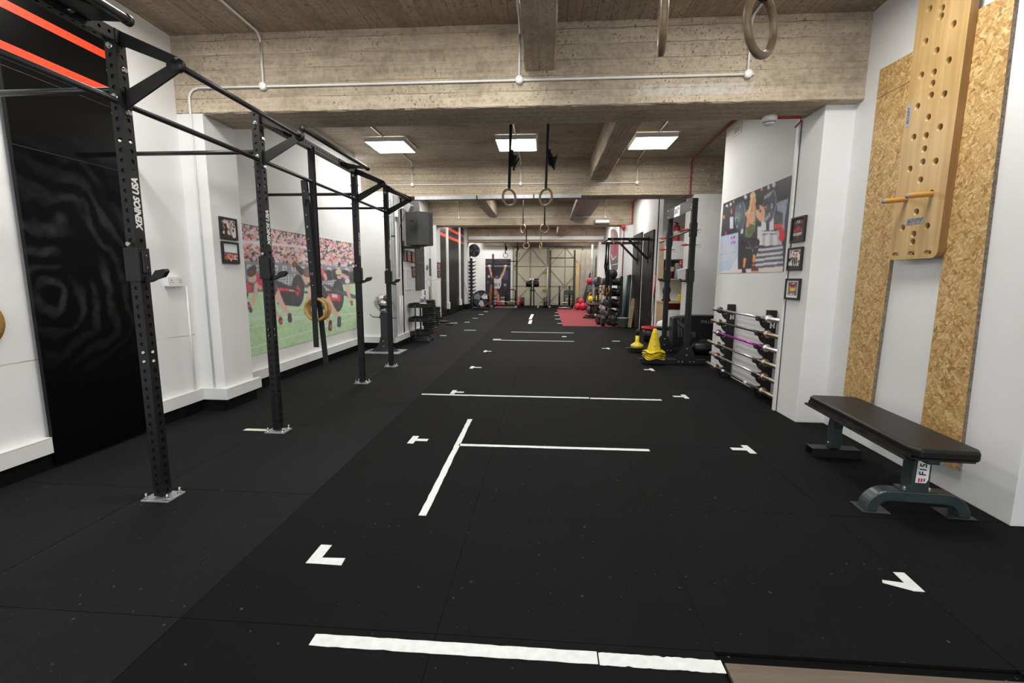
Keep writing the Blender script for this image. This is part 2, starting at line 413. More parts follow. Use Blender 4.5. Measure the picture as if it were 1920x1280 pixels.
# ---------------------------------------------------------------- mesh building
class MB:
    def __init__(self):
        self.v = []; self.f = []; self.m = []; self.s = []
    def add(self, vs, fs, mat=0, smooth=False):
        o = len(self.v)
        self.v.extend([tuple(p) for p in vs])
        for q in fs:
            self.f.append([i + o for i in q]); self.m.append(mat); self.s.append(smooth)
        return self
    def box(self, a, b, mat=0):
        x0, y0, z0 = [min(p, q) for p, q in zip(a, b)]; x1, y1, z1 = [max(p, q) for p, q in zip(a, b)]
        return self.add([(x0, y0, z0), (x1, y0, z0), (x1, y1, z0), (x0, y1, z0), (x0, y0, z1), (x1, y0, z1), (x1, y1, z1), (x0, y1, z1)],
                        [(3, 2, 1, 0), (4, 5, 6, 7), (0, 1, 5, 4), (1, 2, 6, 5), (2, 3, 7, 6), (3, 0, 4, 7)], mat)
    def cbox(self, c, s, mat=0):
        return self.box([c[i] - s[i] / 2 for i in range(3)], [c[i] + s[i] / 2 for i in range(3)], mat)
    def bar(self, p, q, w, h, up=(0, 0, 1), mat=0):
        p = Vector(p); q = Vector(q); d = (q - p).normalized(); up = Vector(up)
        if abs(d.dot(up)) > 0.98: up = Vector((0, 1, 0))
        s = d.cross(up).normalized(); u = s.cross(d)
        vs = []
        for e in (p, q):
            for a, b in ((-1, -1), (1, -1), (1, 1), (-1, 1)):
                vs.append(e + s * (a * w / 2) + u * (b * h / 2))
        return self.add(vs, [(0, 1, 2, 3), (7, 6, 5, 4), (1, 0, 4, 5), (2, 1, 5, 6), (3, 2, 6, 7), (0, 3, 7, 4)], mat)
    def tube(self, pts, r, n=12, mat=0, cap=True):
        pts = [Vector(p) for p in pts]; k = len(pts)
        rr = r if isinstance(r, (list, tuple)) else [r] * k
        vs = []; prev = None
        for i, p in enumerate(pts):
            t = (pts[min(i + 1, k - 1)] - pts[max(i - 1, 0)]).normalized()
            if prev is None:
                a = Vector((0, 0, 1)) if abs(t.z) < 0.9 else Vector((1, 0, 0))
                s = t.cross(a).normalized()
            else:
                s = (prev - t * prev.dot(t)).normalized()
            prev = s; u = t.cross(s)
            for j in range(n):
                an = 2 * PI * j / n
                vs.append(p + (s * math.cos(an) + u * math.sin(an)) * rr[i])
        fs = []
        for i in range(k - 1):
            for j in range(n):
                a = i * n + j; b = i * n + (j + 1) % n
                fs.append((a, b, b + n, a + n))
        self.add(vs, fs, mat, True)
        if cap:
            o = len(self.v) - len(vs)
            self.f.append([o + j for j in range(n)][::-1]); self.m.append(mat); self.s.append(False)
            self.f.append([o + (k - 1) * n + j for j in range(n)]); self.m.append(mat); self.s.append(False)
        return self
    def cyl(self, p, q, r, n=20, mat=0, r2=None):
        return self.tube([p, q], [r, r if r2 is None else r2], n, mat)
    def lathe(self, prof, o=(0, 0, 0), axis=(0, 0, 1), n=24, mat=0, smooth=True):
        o = Vector(o); ax = Vector(axis).normalized()
        a = Vector((1, 0, 0)) if abs(ax.x) < 0.9 else Vector((0, 1, 0))
        s = ax.cross(a).normalized(); u = ax.cross(s)
        vs = []
        for (rr, z) in prof:
            for j in range(n):
                an = 2 * PI * j / n
                vs.append(o + ax * z + (s * math.cos(an) + u * math.sin(an)) * max(rr, 1e-5))
        fs = []
        for i in range(len(prof) - 1):
            for j in range(n):
                p = i * n + j; q = i * n + (j + 1) % n
                fs.append((p, q, q + n, p + n))
        return self.add(vs, fs, mat, smooth)
    def prism(self, poly, o, u, v, depth, mat=0, side=None):
        """polygon (2d) in the plane o,u,v extruded by depth along u x v"""
        o = Vector(o); u = Vector(u); v = Vector(v); w = u.cross(v).normalized() * depth
        n = len(poly)
        A = [o + u * p[0] + v * p[1] for p in poly]
        vs = A + [p + w for p in A]
        self.add(vs, [list(range(n))[::-1], list(range(n, 2 * n))], mat)
        b = len(self.v) - 2 * n
        for i in range(n):
            j = (i + 1) % n
            self.f.append([b + i, b + j, b + n + j, b + n + i]); self.m.append(mat if side is None else side); self.s.append(False)
        return self
    def torus(self, c, nrm, R, r, n=40, k=12, mat=0):
        nrm = Vector(nrm).normalized(); a = Vector((0, 0, 1)) if abs(nrm.z) < 0.9 else Vector((1, 0, 0))
        s = nrm.cross(a).normalized(); u = nrm.cross(s); c = Vector(c)
        vs = []; fs = []
        for i in range(n):
            an = 2 * PI * i / n; e = s * math.cos(an) + u * math.sin(an)
            for j in range(k):
                b = 2 * PI * j / k
                vs.append(c + e * (R + r * math.cos(b)) + nrm * (r * math.sin(b)))
        for i in range(n):
            for j in range(k):
                fs.append((i * k + j, ((i + 1) % n) * k + j, ((i + 1) % n) * k + (j + 1) % k, i * k + (j + 1) % k))
        return self.add(vs, fs, mat, True)
    def sphere(self, c, r, n=24, mat=0, sz=1.0):
        pr = [(r * math.sin(PI * i / (n // 2)), -r * sz * math.cos(PI * i / (n // 2))) for i in range(n // 2 + 1)]
        return self.lathe(pr, c, (0, 0, 1), n, mat)
    def ribbon(self, pts, width, across=(1, 0, 0), th=0.002, mat=0):
        """flat strap following pts, width measured along across"""
        a = Vector(across).normalized() * width / 2
        for p, q in zip(pts[:-1], pts[1:]):
            p = Vector(p); q = Vector(q); d = (q - p).normalized(); nn = d.cross(a).normalized() * th / 2
            vs = [p - a - nn, p + a - nn, p + a + nn, p - a + nn, q - a - nn, q + a - nn, q + a + nn, q - a + nn]
            self.add(vs, [(0, 1, 2, 3), (7, 6, 5, 4), (1, 0, 4, 5), (2, 1, 5, 6), (3, 2, 6, 7), (0, 3, 7, 4)], mat)
        return self
    def plate_holes(self, o, u, v, w, h, n, rad, mat=0, k=8):
        """strip w wide along u, h long along v, with n round holes along v"""
        o = Vector(o); u = Vector(u); v = Vector(v); step = h / n
        hw = w / 2; hh = step / 2
        for i in range(n):
            c = o + v * (step * (i + 0.5)); vs = []
            for j in range(k):
                an = 2 * PI * j / k
                cx, cy = math.cos(an), math.sin(an)
                s = 1 / max(abs(cx) / hw, abs(cy) / hh)
                if j % 2: vs.append(c + u * math.copysign(hw, cx) + v * math.copysign(hh, cy))
                else: vs.append(c + u * cx * s + v * cy * s)
            for j in range(k):
                an = 2 * PI * j / k
                vs.append(c + u * math.cos(an) * rad + v * math.sin(an) * rad)
            self.add(vs, [(j, (j + 1) % k, k + (j + 1) % k, k + j) for j in range(k)], mat)
        return self
    def text(self, s, size, o, u, v, mat=0, bold=0.0, align='CENTER', shear=0.0, sx=1.0, lift=0.0):
        cu = bpy.data.curves.new('t', 'FONT'); cu.body = s; cu.size = size; cu.align_x = align; cu.align_y = 'CENTER'
        cu.offset = bold; cu.shear = shear; cu.resolution_u = 3
        ob = bpy.data.objects.new('t', cu); C.objects.link(ob)
        dg = bpy.context.evaluated_depsgraph_get()
        me = bpy.data.meshes.new_from_object(ob.evaluated_get(dg))
        o = Vector(o); u = Vector(u); v = Vector(v); w = u.cross(v).normalized() * lift
        self.add([o + u * (p.co.x * sx) + v * p.co.y + w for p in me.vertices], [list(q.vertices) for q in me.polygons], mat)
        bpy.data.meshes.remove(me); bpy.data.objects.remove(ob); bpy.data.curves.remove(cu)
        return self
    def build(self, name, mats, parent=None, bev=0.0, kind=None, seg=2, local=False, sub=0):
        me = bpy.data.meshes.new(name)
        off = Vector((0, 0, 0))
        q = parent
        while q is not None and not local:
            off += Vector(q.location); q = q.parent
        vs = [(p[0] - off.x, p[1] - off.y, p[2] - off.z) for p in self.v]
        me.from_pydata(vs, [], self.f)
        mats = mats if isinstance(mats, (list, tuple)) else [mats]
        for m in mats: me.materials.append(M[m] if isinstance(m, str) else m)
        me.polygons.foreach_set('material_index', self.m)
        me.polygons.foreach_set('use_smooth', self.s)
        me.update()
        o = bpy.data.objects.new(name, me)
        C.objects.link(o)
        if parent is not None: o.parent = parent
        if bev:
            md = o.modifiers.new('edge', 'BEVEL'); md.width = bev; md.segments = seg; md.limit_method = 'ANGLE'; md.angle_limit = math.radians(50)
        if sub:
            md = o.modifiers.new('sub', 'SUBSURF'); md.levels = sub; md.render_levels = sub
        if kind: o['kind'] = kind
        return o

LABELS = {}
def tag(o, label, cat, group=None, kind=None):
    o['label'] = label; o['category'] = cat
    if group: o['group'] = group
    if kind: o['kind'] = kind
    return o
def thing(name, label, cat, loc=(0, 0, 0), group=None, rz=0.0):
    o = bpy.data.objects.new(name, None); C.objects.link(o)
    o.empty_display_size = 0.05
    o.location = loc; o.rotation_euler = (0, 0, rz)
    return tag(o, label, cat, group)
def dup(root, loc, label, rz=None, group=None):
    """copy a thing with its parts and sub-parts"""
    r2 = root.copy(); C.objects.link(r2); r2.location = loc; r2['label'] = label
    if rz is not None: r2.rotation_euler = (0, 0, rz)
    if group: r2['group'] = group
    for ch in list(root.children):
        c = ch.copy(); C.objects.link(c); c.parent = r2
        for g in list(ch.children):
            e = g.copy(); C.objects.link(e); e.parent = c
    return r2
def struct(mb, name, mats, bev=0.0):
    return mb.build(name, mats, None, bev, 'structure')
def bolt(mb, p, nrm, r=0.014, h=0.01, mat=0):
    p = Vector(p); nrm = Vector(nrm).normalized()
    mb.lathe([(0, h), (r * 0.75, h), (r * 0.82, h * 0.5), (r, h * 0.35), (r, 0), (0, 0)], p, nrm, 8, mat, False)
    return mb

# ================================================================ SETTING
# floor: one metre rubber tiles, each a low slab with a hairline gap
def build_floor():
    mb = MB(); tones = []
    mb.box((-3.6, -4, -0.06), (4.8, 21.7, -0.012)); tones += [0.25] * 6
    xs = [-3.36, -2.37, -1.375, -0.38, 0.615, 1.61, 2.6, 3.6, 4.6]
    rg = random.Random(3)
    for i in range(len(xs) - 1):
        for j in range(-5, 21):
            y0 = 1.475 + j * 1.005; y1 = min(y0 + 1.005, 21.6); x0, x1 = xs[i], xs[i + 1]
            if y0 > 21.5: continue
            g = 0.0016 if (i < 2 or i > 4) else 0.0007
            dz = rg.uniform(-0.0008, 0.0008)
            t = rg.uniform(0.92, 1.08)
            if i < 2: t *= 2.5 if i == 1 else 2.1
            if i == 5: t *= 1.1
            if (i == 4 and y1 < 1.5): x0 += 0.0
            if (i == 4 and y1 < 1.52): continue         # bare board lies here
            mb.box((x0 + g, y0 + g, -0.012), (x1 - g, y1 - g, dz)); tones += [t] * 6
    o = struct(mb, 'floor', 'rubber')
    at = o.data.attributes.new('tone', 'FLOAT_COLOR', 'FACE')
    at.data.foreach_set('color', [c for t in tones for c in (t, t, t, 1)])
build_floor()

mb = MB().box((0.632, 0.50, -0.012), (1.60, 1.425, 0.002))
o = mb.build('floor_board', 'brownwood'); tag(o, 'bare brown wooden board let into the black floor beside the long tape line', 'board', kind='thing')

# ceiling slabs, bay by bay
B1 = (4.09, 4.53, 2.745); B2 = (8.50, 8.95, 2.78); B3 = (13.0, 13.5, 2.77); B4 = (19.0, 19.5, 2.77)
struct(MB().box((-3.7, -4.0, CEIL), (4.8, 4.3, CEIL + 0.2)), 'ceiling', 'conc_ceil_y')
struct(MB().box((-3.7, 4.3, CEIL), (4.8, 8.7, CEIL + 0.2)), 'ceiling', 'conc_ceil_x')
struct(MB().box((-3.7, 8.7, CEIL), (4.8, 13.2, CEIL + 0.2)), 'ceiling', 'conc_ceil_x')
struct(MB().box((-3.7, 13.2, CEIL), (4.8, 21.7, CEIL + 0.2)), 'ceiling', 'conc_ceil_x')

def beam(y0, y1, z, x0=-3.45, x1=4.6, name='ceiling_beam'):
    """cross beam with slightly uneven lower arrises"""
    rg = random.Random(int(y0 * 10)); n = 90
    mb = MB()
    F = []; Bk = []
    for i in range(n + 1):
        x = x0 + (x1 - x0) * i / n
        e = rg.uniform(-0.006, 0.006)
        F.append(((x, y0 + rg.uniform(-.002, .004), CEIL), (x, y0 + abs(e) * .6, z + 0.008 + e), (x, y0 + 0.012 + abs(e), z)))
        Bk.append(((x, y1 - 0.01, z), (x, y1, z + 0.01), (x, y1, CEIL)))
    vs = []
    for a, b in zip(F, Bk): vs += list(a) + list(b)
    fs = []
    for i in range(n):
        for j in range(5):
            p = i * 6 + j
            fs.append((p, p + 1, p + 7, p + 6))
    mb.add(vs, fs)
    return struct(mb, name, 'conc_x')
for bb in (B1, B2, B3, B4): beam(*bb)
# long beams running down the room between the cross beams
def longbeam(x0, x1, y0, y1, z):
    rg = random.Random(int(x0 * 100 + y0)); mb = MB(); n = 40; vs = []
    for i in range(n + 1):
        y = y0 + (y1 - y0) * i / n; e = [rg.uniform(-.007, .007) for _ in range(4)]
        vs += [(x0 + e[0] * .3, y, CEIL), (x0 + e[0] * .4, y, z + 0.01 + e[0]), (x0 + 0.012 + e[1] * .6, y, z), (x1 - 0.012 + e[2] * .6, y, z), (x1 + e[3] * .4, y, z + 0.01 + e[3]), (x1, y, CEIL)]
    fs = []
    for i in range(n):
        for j in range(5):
            p = i * 6 + j; fs.append((p, p + 6, p + 7, p + 1))
    mb.add(vs, fs)
    struct(mb, 'ceiling_beam', 'conc_y')
longbeam(-0.20, 0.055, -4, 4.10, 3.03)
longbeam(0.77, 1.07, 4.52, 8.51, 3.05)
longbeam(-1.62, -1.36, 8.94, 13.01, 3.00)
longbeam(0.78, 1.10, 8.94, 13.01, 3.03)
longbeam(0.42, 0.75, 13.49, 19.01, 3.0)

# left walls
T = 0.3
struct(MB().box((XL - T, -4, 0), (XL, 4.09, CEIL)), 'wall_left', 'wall')
struct(MB().box((XL - T, 4.09, 0), (XPL, 4.52, 2.75)), 'wall_left_pier', 'wall', 0.006)
struct(MB().box((XL - T, 4.52, 0), (XL, 8.02, CEIL)), 'wall_left', 'wall')
# second pier: broad and round-nosed
def round_pier(x0, x1, y0, y1, z, flip=1, name='wall_left_pier'):
    pl = [(x0, y0), (x1, y0)]
    rr = abs(x1 - x0) * 0.5
    for i in range(9):
        a = i / 8 * PI / 2
        pl.append((x1 - flip * rr * (1 - math.cos(a)), y1 - rr + rr * math.sin(a)))
    pl.append((x0, y1))
    mb = MB()
    mb.prism([(p[0], p[1]) for p in pl], (0, 0, 0), (1, 0, 0), (0, 1, 0), z)
    return struct(mb, name, 'wall')
struct(MB().box((-3.5, 8.02, 0), (-2.75, 8.7, 2.79)), 'wall_left_pier', 'wall', 0.01)
round_pier(-3.5, -2.75, 8.6, 10.3, CEIL)
struct(MB().box((XL - T, 10.2, 0), (XL, 13.0, CEIL)), 'wall_left', 'wall')
struct(MB().box((XL - T, 13.0, 0), (-3.13, 13.5, 2.78)), 'wall_left_pier', 'wall', 0.006)
struct(MB().box((XL - T - .1, 13.5, 0), (XL - .07, 19.2, CEIL)), 'wall_left', 'wall')
struct(MB().box((XL - T - .1, 18.9, 0), (-3.27, 19.5, CEIL)), 'wall_left_pier', 'wall', 0.006)
struct(MB().box((XL - T - .1, 19.4, 0), (-3.32, 21.5, CEIL)), 'wall_left', 'wall')
# right walls
struct(MB().prism([(2.503, 2.445), (4.6, 2.445), (4.6, 4.25), (2.56, 4.25)], (0, 0, 0), (1, 0, 0), (0, 1, 0), CEIL), 'wall_right', 'wall', 0.004)
struct(MB().box((3.5, -4, 0), (3.8, 2.5, CEIL)), 'wall_right', 'wall')
struct(MB().box((2.315, 4.19, 0), (4.6, 4.59, 2.75)), 'wall_right_pier', 'wall', 0.006)
struct(MB().box((2.50, 4.58, 0), (2.62, 6.88, CEIL)), 'wall_right', 'wall', 0.003)
struct(MB().box((2.60, 4.3, 0), (4.6, 4.7, CEIL)), 'wall_right', 'wall')
struct(MB().box((4.4, 4.6, 0), (4.7, 9.9, CEIL)), 'wall_right', 'wall')
struct(MB().box((2.61, 8.50, 0), (4.5, 8.95, 2.79)), 'wall_right_pier', 'wall', 0.006)
struct(MB().box((2.40, 9.76, 0), (4.6, 10.2, CEIL)), 'wall_right', 'wall', 0.004)
struct(MB().box((2.40, 10.1, 0), (2.8, 13.1, CEIL)), 'wall_right', 'wall', 0.004)
struct(MB().box((2.10, 13.0, 0), (2.8, 13.5, 2.78)), 'wall_right_pier', 'wall', 0.006)
struct(MB().box((2.40, 13.4, 0), (2.8, 19.1, CEIL)), 'wall_right', 'wall')
struct(MB().box((2.15, 19.0, 0), (2.8, 19.4, 2.78)), 'wall_right_pier', 'wall', 0.006)
struct(MB().box((2.40, 19.3, 0), (4.6, 21.6, CEIL)), 'wall_right', 'wall')
# end wall
struct(MB().box((-3.7, 21.5, 0), (4.6, 21.8, CEIL)), 'wall_far', 'wall')
# thin casing strip on the corner of the near right pier
mb = MB().box((2.303, 4.565, 0.0), (2.316, 4.605, 2.74)).box((2.309, 4.535, 0.0), (2.3155, 4.540, 2.74), 1)
struct(mb, 'trim_1', ['white', 'plug_hole'])

# black painted skirting of the left side
def skirt(pts, name, h=0.105, th=0.018):
    mb = MB(); rg = random.Random(5)
    for (x0, y0), (x1, y1) in zip(pts[:-1], pts[1:]):
        L = math.hypot(x1 - x0, y1 - y0); n = max(1, int(L / 0.12))
        for k in range(n):
            a = Vector((x0 + (x1 - x0) * k / n, y0 + (y1 - y0) * k / n, h / 2)); b = Vector((x0 + (x1 - x0) * (k + 1) / n, y0 + (y1 - y0) * (k + 1) / n, h / 2))
            mb.bar(a, b, th * 2 * rg.uniform(0.9, 1.12), h * rg.uniform(0.985, 1.0))
    return struct(mb, name, 'skirt')
skirt([(XL, 0.3), (XL, 4.075), (XPL, 4.075), (XPL, 4.535), (XL, 4.535), (XL, 8.005), (-2.735, 8.005), (-2.735, 10.3)], 'baseboard_left', 0.115)
skirt([(XL, 10.3), (XL, 12.98), (-3.12, 12.98), (-3.12, 13.5)], 'baseboard_left', 0.12)
skirt([(XL - .07, 13.5), (XL - .07, 18.88), (-3.26, 18.88), (-3.26, 19.5), (-3.31, 19.5), (-3.31, 21.45)], 'baseboard_left', 0.2)

# white dado trunking above the skirting, one length per wall face
def trunking(pts, label, z0=0.115, z1=0.222, th=0.05, side=1):
    mb = MB()
    for k, ((x0, y0), (x1, y1)) in enumerate(zip(pts[:-1], pts[1:])):
        d = Vector((x1 - x0, y1 - y0, 0)).normalized(); nn = Vector((d.y, -d.x, 0)) * side
        a = Vector((x0, y0, (z0 + z1) / 2)) + nn * th / 2; b = Vector((x1, y1, (z0 + z1) / 2)) + nn * th / 2
        e0 = th if k > 0 else 0; e1 = th if k < len(pts) - 2 else 0
        mb.bar(a, b, th, z1 - z0)
        mb.bar(a + Vector((0, 0, (z1 - z0) / 2)), b + Vector((0, 0, (z1 - z0) / 2)), th + 0.004, 0.004)
    o = mb.build('cable_trunking', 'trunk', None, 0.003)
    return tag(o, label, 'trunking', 'cable trunking along the left wall')
trunking([(XL, 0.4), (XL, 2.685)], 'white plastic cable trunking on the wall up to the big black striped board')
trunking([(XL, 3.405), (XL, 4.09)], 'white cable trunking behind the first rig upright, below the double socket')
trunking([(XL + .052, 4.09), (XPL, 4.09)], 'short white cable trunking across the front face of the first left pier', side=1)
trunking([(XPL, 4.04), (XPL, 4.58)], 'white cable trunking wrapped round the pier below two small framed photos')
trunking([(XL, 4.53), (XL, 8.0)], 'long white cable trunking running under the green stadium mural', 0.115, 0.222)
trunking([(XL, 8.02), (-2.70, 8.02)], 'white cable trunking behind the steel ball pedestal')
trunking([(-2.75, 7.97), (-2.75, 9.9)], 'white cable trunking on the pier behind the three tier trolley')

# ---------------------------------------------------------------- ceiling lights (LED panels), conduits
def lamp(x, y, label, w=0.59, l=0.62):
    t = thing('ceiling_light', label, 'ceiling light', (x, y, CEIL - 0.06), 'square LED panels on the ceiling')
    z0 = CEIL - 0.07
    m = MB()
    m.box((x - w / 2 - .012, y - l / 2 - .012, z0), (x + w / 2 + .012, y - l / 2, CEIL - 0.003)).box((x - w / 2 - .012, y + l / 2, z0), (x + w / 2 + .012, y + l / 2 + .012, CEIL - 0.003))
    m.box((x - w / 2 - .012, y - l / 2, z0), (x - w / 2, y + l / 2, CEIL - 0.003)).box((x + w / 2, y - l / 2, z0), (x + w / 2 + .012, y + l / 2, CEIL - 0.003))
    m.build('light_frame', 'white', t)
    d = MB().add([(x - w / 2, y - l / 2, z0 + .004), (x - w / 2, y + l / 2, z0 + .004), (x + w / 2, y + l / 2, z0 + .004), (x + w / 2, y - l / 2, z0 + .004)], [(0, 1, 2, 3)])
    d.build('light_diffuser', 'lamp', t)
LX = (-2.46, -0.47, 1.58)
NM = ('on the wall rig side', 'in the middle', 'on the pegboard side')
for y, bay in ((-1.55, 'behind the viewpoint'), (2.86, 'above the nearest bay'), (7.33, 'between the first two beams'), (11.75, 'before the third beam'), (15.0, 'added unseen beyond the third cross beam'), (17.3, 'in front of the last beam'), (20.35, 'added unseen behind the last beam')):  # row beyond the third beam is added to brighten the far bay
    for x, nm in zip(LX, NM):
        if y > 20 and x == LX[1]: continue  # last row is added out of sight to light the end wall
        lamp(x, y, 'glowing LED ceiling panel %s, %s' % (nm, bay))

def conduit(paths, boxes, label, r=0.0095, mat='trunk', br=0.033, group='white conduit runs on the concrete beams', axis=(0, -1, 0)):
    if len(boxes) == 0:
        m = MB()
        for p in paths: m.tube(p, r, 10)
        o = m.build('conduit', mat); return tag(o, label, 'conduit', group)
    t = thing('conduit', label, 'conduit', boxes[0], group)
    m = MB()
    for p in paths: m.tube(p, r, 10)
    m.build('pipe', mat, t)
    for b in boxes:
        k = MB(); k.lathe([(0, 0.035), (br * .93, 0.035), (br, 0.028), (br, 0), (0, 0)], b, axis, 18)
        k.build('junction_box', 'white', t)
    return t
def arc(c, e1, e2, r, n=6):
    """quarter bend about c from direction e1 to e2"""
    c = Vector(c); e1 = Vector(e1); e2 = Vector(e2)
    return [c + e1 * r * math.cos(i / n * PI / 2) + e2 * r * math.sin(i / n * PI / 2) for i in range(n + 1)]
def beam_conduit(y, z, xs, xl, label, dropz=None, ceil_to=None, skew=None):
    yy = y - 0.012; paths = []
    zz = lambda x: z
    left = [(xs[-1] + 0.05, yy, z)]
    if dropz is not None:
        left += [(xl + 0.09, yy, z)] + [tuple(p) for p in arc((xl + 0.09, yy, z - 0.09), (0, 0, 1), (-1, 0, 0), 0.09)] + [(xl, yy, dropz)]
    else: left += [(xl, yy, z)]
    paths.append(left)
    for x in xs:
        up = [(x, yy, z), (x, yy, CEIL - 0.09)] + [tuple(p) for p in arc((x, yy - .075, CEIL - 0.09), (0, 1, 0), (0, 0, 1), 0.075)]
        if ceil_to: up += [(x, ceil_to, CEIL - 0.014)]
        paths.append(up)
    return conduit(paths, [(x, y, z) for x in xs], label)
beam_conduit(B1[0], 2.955, (-2.50, -0.245, 1.62), -3.20, 'white conduit run with three round junction boxes on the nearest concrete beam', 0.23, 3.2)
beam_conduit(B2[0], 2.99, (-2.47, -0.47, 1.60), -3.1, 'white conduit run with three round junction boxes on the second concrete beam', None, 7.68)
beam_conduit(B3[0], 2.98, (-2.46, -0.63, 1.62), -3.30, 'white conduit run with three round junction boxes on the third concrete beam', 0.3, 12.1)
beam_conduit(B4[0], 2.98, (-2.3, -0.5, 1.55), -3.0, 'faint white conduit drops on the farthest concrete beam', None, 17.7)
# single feed pipes beyond the lamps towards the camera side
conduit([[(-2.47, 4.53, CEIL - .013), (-2.47, 7.0, CEIL - .013)]], [], 'straight white conduit on the ceiling feeding the LED panel above the wall rig')
conduit([[(-0.47, 4.53, CEIL - .013), (-0.47, 7.0, CEIL - .013)]], [], 'straight white conduit on the ceiling feeding the middle LED panel behind the hanging rings')
conduit([[(1.60, 4.53, CEIL - .013), (1.60, 7.0, CEIL - .013)]], [], 'straight white conduit on the ceiling feeding the LED panel nearest the red pipe')
# red fire-alarm pipes
conduit([[fy(1545, 208, 4.3) * 0 + Vector((2.03, 4.45, 2.733)), (2.26, 4.45, 2.733), (2.29, 4.52, 2.72), (2.29, 4.60, 2.70)]], [], 'short red alarm pipe beside the smoke detector under the nearest beam', 0.008, 'red_pipe', group='red alarm pipes')
conduit([[(2.45, 4.62, CEIL - .012), (2.42, 5.4, CEIL - .012), (2.53, 8.40, CEIL - .03), (2.53, 8.485, CEIL - .1), (2.53, 8.485, 2.80), (2.53, 8.49, 2.765), (2.47, 8.9, 2.765)]], [], 'long red alarm pipe crossing the ceiling and dropping down the second beam', 0.0095, 'red_pipe', group='red alarm pipes')
conduit([[(2.38, 9.1, CEIL - .02), (2.36, 12.9, CEIL - .02), (2.36, 12.985, CEIL - .1), (2.36, 12.985, 2.79), (2.15, 12.985, 2.76), (2.15, 12.985, 1.2)]], [], 'red alarm pipe running down the pier beside the leaning poles', 0.013, 'red_pipe', group='red alarm pipes')
# vertical wall pipes on the left
conduit([[(XL + .012, 3.99, 0.22), (XL + .012, 4.0, 1.215)]], [], 'thin white conduit dropping from the double socket to the trunking', 0.0085, group='white pipes on the left wall')

# galvanised cable channels
def channel(p, q, w, h, label):
    m = MB(); m.bar(p, q, w, h); p = Vector(p); q = Vector(q)
    for k in (0.38, 0.72):
        c = p.lerp(q, k); dd = (q - p).normalized() * 0.012
        m.bar(c - dd, c + dd, w + .006, h + .006, mat=1)
    o = m.build('cable_channel', ['galv', 'plug_hole']); return tag(o, label, 'cable channel', 'galvanised cable channels')
channel((-2.42, B2[0] - .03, 2.745), (0.62, B2[0] - .03, 2.765), 0.06, 0.06, 'galvanised cable channel fixed along the lower edge of the second concrete beam')
o = MB().box((-3.2, B4[0] - .075, 2.86), (2.35, B4[0] - .005, 3.0)).build('cable_channel', 'white', None, .004); tag(o, 'wide white cable channel across the farthest concrete beam', 'cable channel')
channel((0.70, 9.0, 3.0), (0.70, 12.98, 2.96), 0.10, 0.10, 'galvanised cable channel running beside the long beam in the third bay')
o = MB().box((0.76, 8.96, 2.985), (1.2, 12.9, 3.012)).build('cover_sheet', 'grey_plastic'); tag(o, 'grey metal cover sheet fixed under the long beam of the third bay', 'cover')
channel((-2.71, 8.03, 0.23), (-2.71, 8.03, 2.72), 0.05, 0.05, 'upright galvanised cable channel on the corner of the second left pier')

# smoke detector, alarm box, emergency light
t = thing('smoke_detector', 'round white smoke detector under the nearest concrete beam', 'smoke detector', (1.985, 4.45, 2.745))
c = Vector((1.985, 4.45, 2.745))
MB().lathe([(0, 0), (.062, 0), (.064, -.035), (.056, -.04), (0, -.04)], c, n=24).build('base', 'white', t)
m = MB().lathe([(0, -.04), (.055, -.04), (.052, -.062), (.035, -.072), (0, -.072)], c, n=24)
m.build('cap', 'white', t)
MB().lathe([(.0535, -.048), (.0545, -.052), (.053, -.056)], c, n=24).build('slot', 'plug_hole', t)
m = MB().box((2.06, 12.86, 2.68), (2.17, 12.97, 2.77)); tag(m.build('alarm_sounder', 'red', None, .01), 'small red alarm sounder under the third beam beside the red pipe', 'alarm')
t = thing('emergency_light', 'white box shaped emergency light on the face of the third beam', 'emergency light', (1.5, 12.98, 2.9))
p0 = fy(1115, 412, 12.95); p1 = fy(1143, 419, 12.95)
MB().box((p0.x, 12.90, p1.z), (p1.x, 12.99, p0.z)).build('housing', 'grey_plastic', t, .01)
MB().box((p0.x + .02, 12.885, p1.z + .02), (p1.x - .02, 12.905, p0.z - .01)).build('diffuser', 'white', t, .008)

t = thing('vent_grille', 'small pale vent grille high on the wall above the weightlifter poster', 'vent', (2.5, 6.3, 2.9))
va = fx(1375, 258, 2.497); vb = fx(1391, 228, 2.497)
MB().box((2.494, min(va.y, vb.y), va.z), (2.5, max(va.y, vb.y), vb.z)).build('frame', 'white', t, .001)
m = MB()
for k in range(9): m.box((2.4925, min(va.y, vb.y) + .03, va.z + .03 + k * (vb.z - va.z - .06) / 9), (2.494, max(va.y, vb.y) - .03, va.z + .03 + (k + .5) * (vb.z - va.z - .06) / 9))
m.build('louvres', 'grey_plastic', t)

# double socket on the left wall
t = thing('double_socket', 'white double power socket on a surface box on the wall, behind the first rig upright', 'power socket', (XL, 4.0, 1.25))
a = fx(314, 519, XL + .04); b = fx(344, 536, XL + .04)
MB().box((XL, a.y, b.z), (XL + .036, b.y, a.z)).build('back_box', 'white', t, .003)
MB().box((XL + .036, a.y - .003, b.z - .003), (XL + .044, b.y + .003, a.z + .003)).build('face_plate', 'white', t, .003)
m = MB(); yc = (a.y + b.y) / 2; zc = (a.z + b.z) / 2
for s in (-.05, .05):
    m.cbox((XL + .0445, yc + s, zc + .012), (.002, .006, .012)); m.cbox((XL + .0445, yc + s - .011, zc - .008), (.002, .008, .005)); m.cbox((XL + .0445, yc + s + .011, zc - .008), (.002, .008, .005))
m.build('pin_holes', 'plug_hole', t)
m = MB()
for s in (-.018, .018): m.cbox((XL + .046, yc + s, zc + .026), (.004, .011, .016))
m.build('switches', 'white', t, .001)

